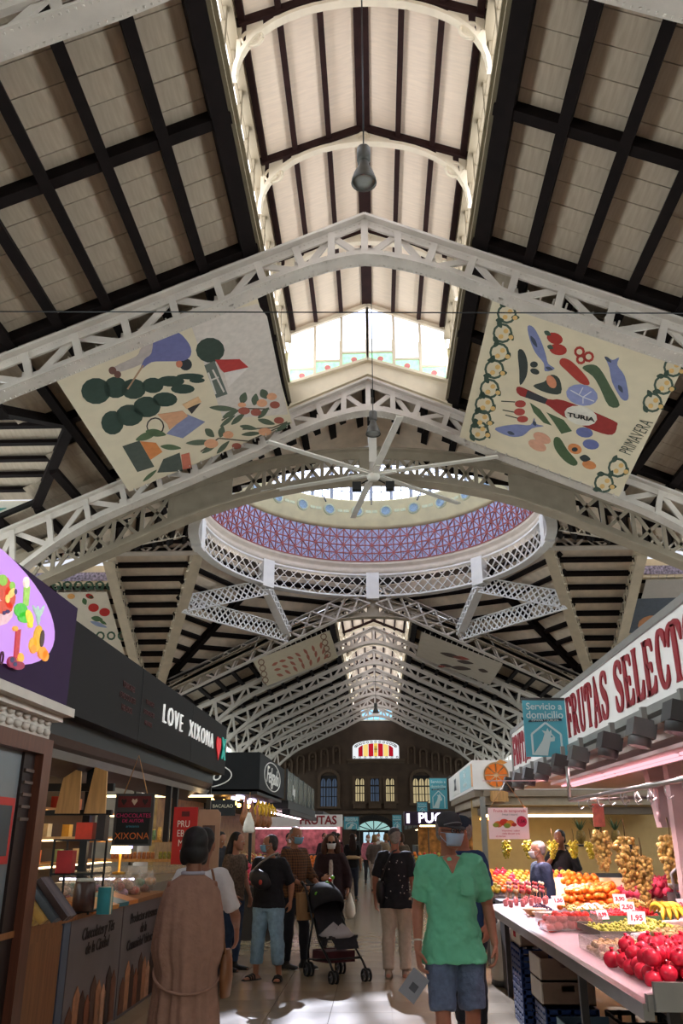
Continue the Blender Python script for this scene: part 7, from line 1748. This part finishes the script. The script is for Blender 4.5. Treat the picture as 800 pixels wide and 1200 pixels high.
# ---- 2. woman in the long dusty-pink robe, seen from behind
pose = dict(shL=(.13, 0, 1.39), shR=(-.13, 0, 1.39), elL=(.15, -.06, 1.14), elR=(-.15, -.06, 1.14), wrL=(.1, -.26, 1.1), wrR=(-.1, -.26, 1.1), handL=(-.2, -1, .1), handR=(.2, -1, .1))
w1 = Fig('woman in a long dusty pink robe seen from behind at the sweet stall', (-1.1, 5.8, 0), R(180 + 14), 1.66, .8, pose, '#8a5c46', .009, R(20), R(8), 'shoppers at the sweet stall')
rb_ = MB(); vs = []; n = 72; prof = [(1.475, .06, .056), (1.45, .1, .072), (1.42, .15, .088), (1.36, .188, .105), (1.26, .21, .125), (1.12, .228, .14), (1.02, .232, .145), (.96, .215, .145), (.9, .192, .14), (.78, .196, .15), (.6, .212, .165), (.4, .232, .175), (.2, .255, .185), (.05, .265, .19)]
for z, a, c in prof:
    f = min(1, max(0, (1.42 - z) / .6))
    for j in range(n):
        q = 2 * PI * j / n; k_ = 1 + f * (.06 * math.sin(9 * q + 2 * z) + .06 * math.sin(16 * q + 1.3 + z * 2) + .035 * math.sin(23 * q + z))
        vs.append((a * k_ * math.cos(q) * .95, c * k_ * math.sin(q), z * .95))
rb_.add(vs, [(i * n + j, (i + 1) * n + j, (i + 1) * n + (j + 1) % n, i * n + (j + 1) % n) for i in range(len(prof) - 1) for j in range(n)] , 0, True)
M_robe = cloth_mat('dusty_pink_linen', '#94705f', .1, 20); o = rb_.build('robe', M_robe, w1.root)
bt = MB(); bt.tube([(.205 * math.cos(R(190 - 10 * i)), .165 * math.sin(R(190 - 10 * i)), .86 - .12 * math.sin(PI * i / 20)) for i in range(21)], .009, 6); bt.build('belt', M_robe, o)
cb_ = MB(); cb_.tube([(.066 * math.cos(R(18 * i)), .06 * math.sin(R(18 * i)), 1.4) for i in range(21)], .012, 6); cb_.build('collar', cloth_mat('pale_grey_collar', '#a8a4b0', .05), o)
w1.hair(mat('black_hair', '#151110', .6, .2, 40), 'bob'); w1.mask(blue_mask); w1.shoes(M_shoe)
t = thing('handbag', 'tan leather handbag hanging at the robed woman\'s side', 'handbag', (-.87, 5.86, .7)); m = MB(); m.tube([(0, 0, 0), (0, 0, .1), (0, 0, .2), (0, 0, .26)], [(.03, .09), (.04, .11), (.035, .09), (.02, .05)], 14); m.build('bag_body', mat('tan_leather', '#7c5030', .45, .15), t); m = MB(); m.tube([(0, -.06, .24), (-.05, -.05, .5), (-.12, .0, .72)], .008, 6); m.build('strap', mat('tan_leather', '#7c5030', .45, .15), t)
# companion in white behind her
p = Fig('dark-haired person in a white top beside the robed woman', (-1.2, 6.6, 0), R(165), 1.67, .95, dict(elR=(-.27, -.05, 1.15), wrR=(-.22, -.2, 1.05)), '#8a5c46', .012, R(20), R(6), 'shoppers at the sweet stall')
p.top(cloth_mat('white_cotton', '#c9c4c4', .05), .9); p.pants(cloth_mat('dark_trousers', '#2c2c34', .1)); p.hair(mat('black_hair', '#151110', .6, .2, 40), 'short'); p.shoes(M_shoe)
# ---- 3. woman in black tee and pale jeans
pose = dict(hipL=(.09, 0, .93), kneeL=(.14, -.02, .5), kneeR=(-.13, -.02, .5), ankL=(.16, .02, .085), ankR=(-.16, .0, .085), toeL=(.2, -.13, .03), toeR=(-.22, -.13, .03), elL=(.29, .07, 1.14), wrL=(.27, .1, .95), elR=(-.22, -.04, 1.16), wrR=(-.08, -.2, 1.16), handR=(.8, -.4, .3), handL=(-.1, .1, -1))
w3 = Fig('woman in a black tee and pale cropped jeans with a blue face mask', (-1.27, 11.32, 0), R(-18), 1.63, 1.22, pose, '#a8765c', .009, R(-62), 0)
w3.top(cloth_mat('black_tee', '#191a20', .15), .95, .86, .022, belly=.03); w3.pants(cloth_mat('pale_denim', '#86a6bc', .14, 22), 1.72, .02, .012, 'jeans'); w3.hair(mat('dark_grey_hair', '#3a3634', .7, .3, 40), 'short'); w3.mask(blue_mask)
for sd in 'LR':
    an, to = w3.P(w3.J['ank' + sd]), w3.P(w3.J['toe' + sd]); hd = V((to.x - an.x, to.y - an.y, 0)).normalized(); sx = hd.cross(V((0, 0, 1)))
    b = MB(); a, c = V((an.x, an.y, .016)) - hd * .07, V((to.x, to.y, .016)) + hd * .06; b.tube([a, a.lerp(c, .3), a.lerp(c, .7), c], [(.014, .035), (.015, .05), (.015, .055), (.013, .03)], 12, up=(0, 0, 1)); o = b.build('sandal_sole', mat('black_sandal', '#1e1a18', .6, .1), w3.root, smooth=True)
    for f in (.35, .6, .85):
        q = V((an.x, an.y, 0)).lerp(V((to.x, to.y, 0)), f); b = MB(); b.tube([q + sx * .052 + V((0, 0, .02)), q + sx * .04 + V((0, 0, .075 - .03 * f)), q + V((0, 0, .09 - .035 * f)), q - sx * .04 + V((0, 0, .075 - .03 * f)), q - sx * .052 + V((0, 0, .02))], .011, 6); b.build('sandal_strap', mat('black_sandal', '#1e1a18', .6, .1), o)
t = thing('crossbody_bag', 'black and grey bag worn across the jeans-clad woman\'s chest', 'bag', (-1.33, 11.14, 1.1), R(-18)); m = MB(); m.tube([(-.16, .0, .08), (-.08, -.05, .06), (.04, -.06, .0), (.1, -.03, -.06)], [(.03, .05), (.05, .1), (.05, .11), (.02, .05)], 12, up=(0, 1, 0)); m.build('bag_body', mat('black_bag', '#26262c', .5, .2), t); m = MB(); m.tube([(-.14, -.01, .12), (-.02, -.02, .22), (.1, .02, .3), (.14, .12, .33), (.1, .24, .22), (0, .3, .1), (-.14, .2, .06)], .012, 6); m.build('strap', mat('grey_strap', '#8c8880', .6, .1), t); m = MB(); m.ball((.02, -.11, .0), (.025, .008, .03), 8, 5); m.build('badge', mat('red_badge', '#b8443c', .5, .2), t)
# ---- 4. man in brown plaid behind the stroller
pose = dict(kneeL=(.09, -.12, .5), ankL=(.09, -.12, .085), toeL=(.09, -.3, .03), elL=(.26, -.05, 1.15), elR=(-.26, -.05, 1.15), wrL=(.16, -.28, 1.04), wrR=(-.16, -.28, 1.04), handL=(-.1, -1, -.1), handR=(.1, -1, -.1), curlL=1.2, curlR=1.2, palmL=(0, 0, -1), palmR=(0, 0, -1))
p4 = Fig('grey-haired man in a brown plaid shirt and blue mask pushing the stroller', (-1.06, 12.35, 0), R(52), 1.74, 1.1, pose, '#a8765c', .01, R(-10), R(6))
pm = bpy.data.materials.new('brown_plaid'); pm.use_nodes = True; MATS['brown_plaid'] = pm
nt = pm.node_tree; bs = nt.nodes['Principled BSDF']; bs.inputs['Roughness'].default_value = .9
tc = nt.nodes.new('ShaderNodeTexCoord'); wv = nt.nodes.new('ShaderNodeTexWave'); wv.inputs['Scale'].default_value = 9; wv.bands_direction = 'Z'; wv2 = nt.nodes.new('ShaderNodeTexWave'); wv2.inputs['Scale'].default_value = 9; wv2.bands_direction = 'X'
mx = nt.nodes.new('ShaderNodeMix'); mx.data_type = 'FLOAT'; rp = nt.nodes.new('ShaderNodeValToRGB'); rp.color_ramp.elements[0].color = (*lin(hexc('#2c1c18')), 1); rp.color_ramp.elements[1].color = (*lin(hexc('#7c5230')), 1)
for w_ in (wv, wv2): nt.links.new(tc.outputs['Object'], w_.inputs['Vector'])
nt.links.new(wv.outputs[1], mx.inputs[2]); nt.links.new(wv2.outputs[1], mx.inputs[3]); nt.links.new(mx.outputs[0], rp.inputs[0]); nt.links.new(rp.outputs[0], bs.inputs['Base Color'])
p4.top(pm, 1.7, .86, .02); p4.pants(cloth_mat('dark_jeans', '#23262f', .12), 1.95, .014); p4.hair(mat('grey_hair', '#8c8680', .8, .2, 40), 'thin'); p4.mask(blue_mask); p4.shoes(M_shoe, .012, M_sole)
# ---- 5. woman with curly hair, sunglasses, white mask, dark coat
pose = dict(elL=(.27, .02, 1.13), wrL=(.27, -.06, .92), elR=(-.24, -.05, 1.15), wrR=(-.12, -.2, 1.1), handL=(0, -.1, -1), handR=(.4, -.8, .2), curlL=1.0)
p5 = Fig('curly-haired woman in a dark maroon coat, sunglasses and white mask', (-.63, 13.7, 0), R(3), 1.64, 1.0, pose, '#a8765c', .01, R(6), R(4))
p5.top(cloth_mat('maroon_black_coat', '#2a161b', .15), 1.85, .8, .03, 'coat', flare=.05); b = MB(); b.tube([p5.P((0, -.085, z)) for z in (.84, 1.0, 1.15, 1.3, 1.38)], [(.06, .075), (.06, .075), (.055, .075), (.055, .07), (.04, .05)], 12, up=(1, 0, 0)); p5.put(b, 'blouse', cloth_mat('white_blouse', '#b8b0a8', .2, 30), fold=.006)
p5.pants(cloth_mat('dark_trousers', '#2c2c34', .1)); p5.hair(mat('chestnut_hair', '#4a2c1e', .7, .35, 50), 'curly'); p5.mask(white_mask); p5.glasses(True); p5.shoes(M_shoe)
t = thing('plastic_carrier', 'white plastic carrier bag hanging from the coated woman\'s hand', 'bag', (-.34, 13.62, .5)); m = MB(); m.tube([(0, 0, 0), (0, 0, .06), (0, 0, .16), (0, 0, .28), (0, 0, .34)], [(.05, .1), (.08, .14), (.075, .12), (.03, .05), (.012, .02)], 14); m.build('bag_body', mat('white_plastic_bag', '#cfc8bc', .4, .1, 10, bump=.4), t)
# ---- 6. man in black polka-dot tee and flat cap, walking away
pose = dict(kneeR=(-.1, -.08, .5), ankR=(-.1, -.04, .085), ankL=(.1, .1, .1), toeL=(.11, -.06, .03), toeR=(-.11, -.22, .03), elL=(.26, .02, 1.14), wrL=(.27, -.05, .91))
p6 = Fig('man in a black dotted tee, grey cap and beige trousers walking away', (.3, 11.6, 0), R(172), 1.71, 1.05, pose, '#a8705a', .009, R(12), R(4))
o = p6.top(cloth_mat('black_tee', '#191a20', .15), .9, .8, .02, flare=.01); dots = MB(); rr = random.Random(5)
for i in range(60):
    q = rr.uniform(0, 2 * PI); z = rr.uniform(.9, 1.38); dots.ball(p6.P((.19 * math.cos(q), .142 * math.sin(q), z)), .0075, 6, 4)
tag(dots.build('dot_print', mat('white_dot', '#b8b4b0', .8, 0), o), kind='stuff')
p6.pants(cloth_mat('beige_chinos', '#b3a494', .08, 20), 1.98, .024, .006); p6.cap(cloth_mat('grey_cap', '#4c4c50', .15), brim=.03); p6.hair(mat('grey_hair', '#8c8680', .8, .2, 40), 'thin'); p6.shoes(mat('beige_shoe', '#8c7a68', .7, .1)); p6.mask(blue_mask)
t = thing('shoulder_bag', 'black shoulder bag on the left hip of the man in dotted tee', 'bag', (.11, 11.55, .84)); m = MB(); m.tube([(0, 0, 0), (0, 0, .1), (0, 0, .22), (0, 0, .26)], [(.04, .09), (.06, .11), (.05, .1), (.02, .07)], 12); m.build('bag_body', M_blackm, t); m = MB(); m.tube([(0, -.06, .24), (.06, -.1, .42), (.16, -.08, .6), (.22, .02, .62)], .01, 6); m.build('strap', M_blackm, t)
# ---- 7. man in blue tee hidden behind the green one
p7 = Fig('man in a blue tee and dark cap mostly hidden behind the green-shirted man', (.86, 8.3, 0), R(-40), 1.78, 1.12, None, '#a8705a', .01, R(-30), 0)
p7.top(cloth_mat('navy_blue_tee', '#26406a', .1), .85); p7.pants(cloth_mat('dark_jeans', '#23262f', .12)); p7.cap(cloth_mat('navy_cap', '#223040', .1)); p7.hair(mat('grey_hair', '#8c8680', .8, .2, 40), 'thin'); p7.mask(white_mask); p7.shoes(M_shoe)
# ---- 8. long-haired woman by the delicatessen
pose = dict(elL=(.25, -.0, 1.14), wrL=(.24, -.1, .93), elR=(-.25, 0, 1.14), wrR=(-.22, -.15, .95), handR=(.1, -.6, -.8))
p8 = Fig('young woman with long dark curls, patterned tee and jeans in profile', (-1.83, 12.1, 0), R(62), 1.66, .95, pose, '#a0705a', .01, R(10), R(4))
p8.top(mat('brown_pattern_tee', '#5c4c40', .85, .5, 40), .6); p8.pants(cloth_mat('blue_denim', '#2c3e58', .15, 22), 1.95, .012, 0, 'jeans'); p8.hair(mat('black_hair', '#151110', .6, .2, 40), 'long'); p8.shoes(M_shoe)
# ---- 9. vendor leaning over the delicatessen counter
p9 = Fig('bearded vendor in dark apron leaning over the delicatessen counter', (-2.75, 15.6, 0), R(40), 1.74, 1.0, dict(head=(0, -.12, 1.48), elL=(.27, -.12, 1.14), wrL=(.18, -.32, 1.08), elR=(-.27, -.12, 1.14), wrR=(-.14, -.32, 1.08), handL=(-.3, -1, -.1), handR=(.3, -1, -.1)), '#9a6c54', .012, R(10), R(28), 'stall keepers')
p9.top(cloth_mat('dark_jumper', '#24242a', .15), 1.2); p9.pants(cloth_mat('dark_trousers', '#2c2c34', .1)); p9.hair(mat('black_hair', '#151110', .6, .2, 40), 'short'); p9.shoes(M_shoe)
# ---- 10. old man at the fruit bench, 11. vendor in black
p10 = Fig('white-haired man in a dark blue jacket beside the skewers', (2.1, 11.35, 0), R(-80), 1.56, 1.12, None, '#b08068', .01, R(-15), R(5), 'shoppers at the fruit stall')
p10.top(cloth_mat('navy_jacket', '#28344c', .12), 1.85, .8, .028, 'jacket'); p10.pants(cloth_mat('dark_trousers', '#2c2c34', .1)); p10.hair(mat('white_hair', '#a49c98', .8, .2, 40), 'thin'); p10.mask(white_mask); p10.shoes(M_shoe)
p11 = Fig('dark-haired vendor in black holding a hand to the mouth', (2.85, 13.75, 0), R(-28), 1.7, .98, dict(elR=(-.26, -.1, 1.18), wrR=(-.06, -.16, 1.42), handR=(.3, .1, 1), elL=(.26, -.02, 1.14), wrL=(.2, -.18, 1.02), handL=(-.5, -.8, 0)), '#a8745c', .01, R(-25), R(6), 'stall keepers')
p11.top(cloth_mat('black_vendor_top', '#17171a', .2), .9); b = MB(); b.tube([p11.P((0, -.04, z)) for z in (.7, .9, 1.1, 1.3)], [(.15, .1), (.16, .11), (.13, .1), (.1, .085)], 14, up=(1, 0, 0)); p11.put(b, 'apron', cloth_mat('wine_apron', '#4c2430', .1)); p11.pants(cloth_mat('dark_trousers', '#2c2c34', .1)); p11.hair(mat('black_hair', '#151110', .6, .2, 40), 'short'); p11.shoes(M_shoe)
# ---- crowd further down the aisle
crowd = [  # x, y, facing, H, top, trousers, hair colour, hair kind, label, extras
 (-.02, 27.9, 170, 1.66, '#6a625c', '#b8b0a4', '#8a6a44', 'bob', 'woman in dotted grey blouse and white trousers walking away'),
 (-.62, 24.5, 175, 1.68, '#17171a', '#242a38', '#2c1c14', 'long', 'person in black with a pale belt bag far down the aisle'),
 (-.28, 33.0, 10, 1.66, '#c87a8a', '#2a2a30', '#4a2c1c', 'bob', 'woman in a pink jacket in the far crowd'),
 (-1.3, 31.0, 150, 1.72, '#3c1c20', '#22222a', '#17120f', 'short', 'man in dark red jumper in the far crowd'),
 (.35, 31.0, 185, 1.7, '#8c7a64', '#3a3a40', '#7a5c3c', 'bob', 'blond person in tan coat in the far crowd'),
 (.1, 37.0, 0, 1.72, '#c8c4bc', '#2c3444', '#2a1c14', 'short', 'man in a white shirt in the far crowd'),
 (-.9, 38.0, 20, 1.7, '#2a2a30', '#22222a', '#3c281c', 'short', 'person in charcoal walking towards us in the far crowd'),
 (-.05, 46.0, 180, 1.7, '#4c4650', '#22222a', '#17120f', 'short', 'person in dark grey near the far door'),
 (.7, 24.0, 200, 1.68, '#6a5c4c', '#2a2a30', '#4a3424', 'bob', 'person in an olive-brown coat beside the purple-signed stall'),
 (-1.9, 20.0, 60, 1.68, '#2c2026', '#22222a', '#17120f', 'short', 'dark-haired shopper at the delicatessen counter'),
 (-1.55, 27.5, 20, 1.7, '#30242a', '#22222a', '#17120f', 'short', 'shopper in a dark jacket beside the far fruit stall'),
 (-1.0, 22.0, 170, 1.72, '#5a2026', '#20242c', '#2a1c14', 'short', 'person in a dark red jacket in the left of the crowd'),
 (.75, 40.0, 20, 1.7, '#7a8a9a', '#2a2a30', '#4a3424', 'short', 'person in a pale blue shirt in the far crowd'),
]
for i, (x, y, rz_, H, tc_, pc_, hc_, hk_, lb) in enumerate(crowd):
    st = .08 if i % 2 else -.08
    c = Fig(lb, (x, y, 0), R(rz_), H, 1.0 + .06 * (i % 3), dict(ankL=(.1, st, .085), toeL=(.11, st - .17, .03), ankR=(-.1, -st, .085), toeR=(-.11, -st - .17, .03), elL=(.25, .02, 1.14), wrL=(.22, -.1, .95)), '#a0705a', .016, R((-20, 15, 0)[i % 3]), 0, 'distant crowd in the aisle')
    c.top(cloth_mat('crowd_top_' + tc_[1:], tc_, .15), (1.8, .9)[i % 2]); c.pants(cloth_mat('crowd_legs_' + pc_[1:], pc_, .1)); c.hair(mat('crowd_hair_' + hc_[1:], hc_, .7, .25, 40), hk_); c.shoes(M_shoe)
    if rz_ < 90: c.mask(white_mask)
t = thing('belt_bag', 'pale long bag across the back of the person in black far down the aisle', 'bag', (-.62, 24.36, 1.08)); m = MB(); m.tube([(-.22, 0, 0), (-.1, -.04, .01), (.1, -.04, .01), (.22, 0, 0)], [.02, .05, .05, .02], 10); m.build('bag_body', mat('sand_bag', '#b8a07c', .6, .1), t)

# ================================================================== stroller
s_ = thing('stroller', 'black folding stroller with hood and clear rain cover on the seat', 'stroller', (-.45, 11.5, 0), R(30))
M_tube = mat('black_tube', '#17171a', .35, .05); M_fab = mat('black_stroller_fabric', '#1b1b20', .8, .2, 20)
for sx in (-.22, .22):
    f = MB(); f.tube([(sx, .3, .1), (sx, .32, .3), (sx, .2, .62), (sx * .98, .42, .98), (sx * .9, .52, 1.04)], .014, 8); f.build('rear_tube', M_tube, s_)
    f = MB(); f.tube([(sx * .9, .22, .66), (sx, .02, .42), (sx, -.28, .22), (sx, -.36, .14)], .014, 8); f.build('front_tube', M_tube, s_)
    f = MB(); f.tube([(sx, .3, .2), (sx, -.22, .25)], .01, 6); f.build('side_bar', M_tube, s_)
    f = MB(); f.tube([(sx * .9, .5, 1.02), (sx * .9, .6, 1.06)], .02, 8); f.build('handle_grip', M_tube, s_)
    for yy, rr_ in ((.3, .085), (-.37, .075)):
        for dx in (-.028, .028):
            w = MB(); Mx = Matrix.Rotation(PI / 2, 3, 'Y'); w.lathe([(rr_ - .018, -.012), (rr_, -.01), (rr_, .01), (rr_ - .018, .012), (rr_ - .018, -.012)], 18, (0, 0, 0), Mx); o = w.build('wheel', mat('black_rubber', '#161616', .7, .05), s_, (sx + dx, yy, rr_ + .002))
            w = MB(); w.lathe([(0, -.012), (.018, -.012), (.018, .012), (0, .012)], 10, (0, 0, 0), Mx)
            for q in range(5): a = 2 * PI * q / 5; w.beam((0, 0, 0), (0, (rr_ - .016) * math.cos(a), (rr_ - .016) * math.sin(a)), .012, .012)
            w.build('wheel_hub', mat('grey_hub', '#5a5a5e', .4, .1), o)
for p_, q_ in (((-.22, .3, .2), (.22, .3, .2)), ((-.22, -.24, .25), (.22, -.24, .25)), ((-.2, .5, 1.03), (.2, .5, 1.03))): f = MB(); f.tube([p_, q_], .011, 8); f.build('cross_bar', M_tube, s_)
f = MB(); f.prism([(-.19, -.22, .46), (.19, -.22, .46), (.19, .1, .42), (-.19, .1, .42)], (0, 0, .04)); f.prism([(-.19, .08, .42), (.19, .08, .42), (.18, .34, .92), (-.18, .34, .92)], (0, .04, .02)); f.prism([(-.15, -.32, .36), (.15, -.32, .36), (.17, -.22, .46), (-.17, -.22, .46)], (0, .02, .03)); f.build('seat', M_fab, s_)
f = MB(); vs = []; n = 14
for j in range(7):
    a = R(-12 + 100 * j / 6)
    for i in range(n + 1):
        q = PI * i / n; vs.append((.215 * math.cos(q), .3 - .34 * math.sin(a) * (.35 + .65 * math.sin(q)) + .05, .72 + (.1 + .25 * math.cos(a * .9)) * math.sin(q) ** .7))
f.add(vs, [(j * (n + 1) + i, j * (n + 1) + i + 1, (j + 1) * (n + 1) + i + 1, (j + 1) * (n + 1) + i) for j in range(6) for i in range(n)], 0, True); o = f.build('hood', M_fab, s_); so = o.modifiers.new('thick', 'SOLIDIFY'); so.thickness = .012
f = MB(); f.tube([(-.17, .28, .3), (-.17, -.15, .3), (.17, -.15, .3), (.17, .28, .3), (-.17, .28, .3)], .012, 6); f.prism([(-.18, -.16, .2), (.18, -.16, .2), (.18, .28, .18), (-.18, .28, .18)], (0, 0, .12)); f.build('basket', mat('wine_basket', '#4a1c22', .8, .3), s_)
t = thing('rain_cover', 'crumpled clear plastic cover lying on the stroller seat', 'cover', (-.42, 11.42, .47), R(30)); m = MB(); rr = random.Random(9); m.lathe([(.19, 0), (.2, .03), (.13, .09), (.05, .12), (0, .1)], 16); m.v = [(a * (1 + rr.uniform(-.2, .2)), b * (1 + rr.uniform(-.2, .2)), c * (1 + rr.uniform(-.4, .4))) for a, b, c in m.v]; m.build('film', glass_mat('grey_film', '#c8c4c8', .6, .15), t)
t = thing('paper_bag', 'tan paper carrier hanging from the stroller handle', 'bag', (-.86, 11.86, .62), R(30)); m = MB(); m.prism([(-.1, -.05, 0), (.1, -.05, 0), (.12, -.06, .32), (-.12, -.06, .32)], (0, .1, 0)); m.build('bag_body', mat('kraft_paper', '#a8845c', .7, .12, 8), t); m = MB(); m.tube([(-.06, 0, .32), (0, 0, .44), (.06, 0, .32)], .005, 5); m.build('handle', M_wood2, t)
t = thing('flower_garland', 'green and red toy garland along the stroller hood', 'toy', (-.62, 11.72, 1.06), R(30)); 
for i in range(7):
    m = MB(); m.ball((0, 0, 0), (.03, .025, .025), 8, 5); m.build('toy_leaf', mat(('lime_toy', 'lime_toy', 'red_toy')[i % 3], ('#7ac83c', '#7ac83c', '#c8302c')[i % 3], .5, .3, 30), t, (-.12 + .045 * i, -.05 + .015 * i, -.12 + .03 * i))
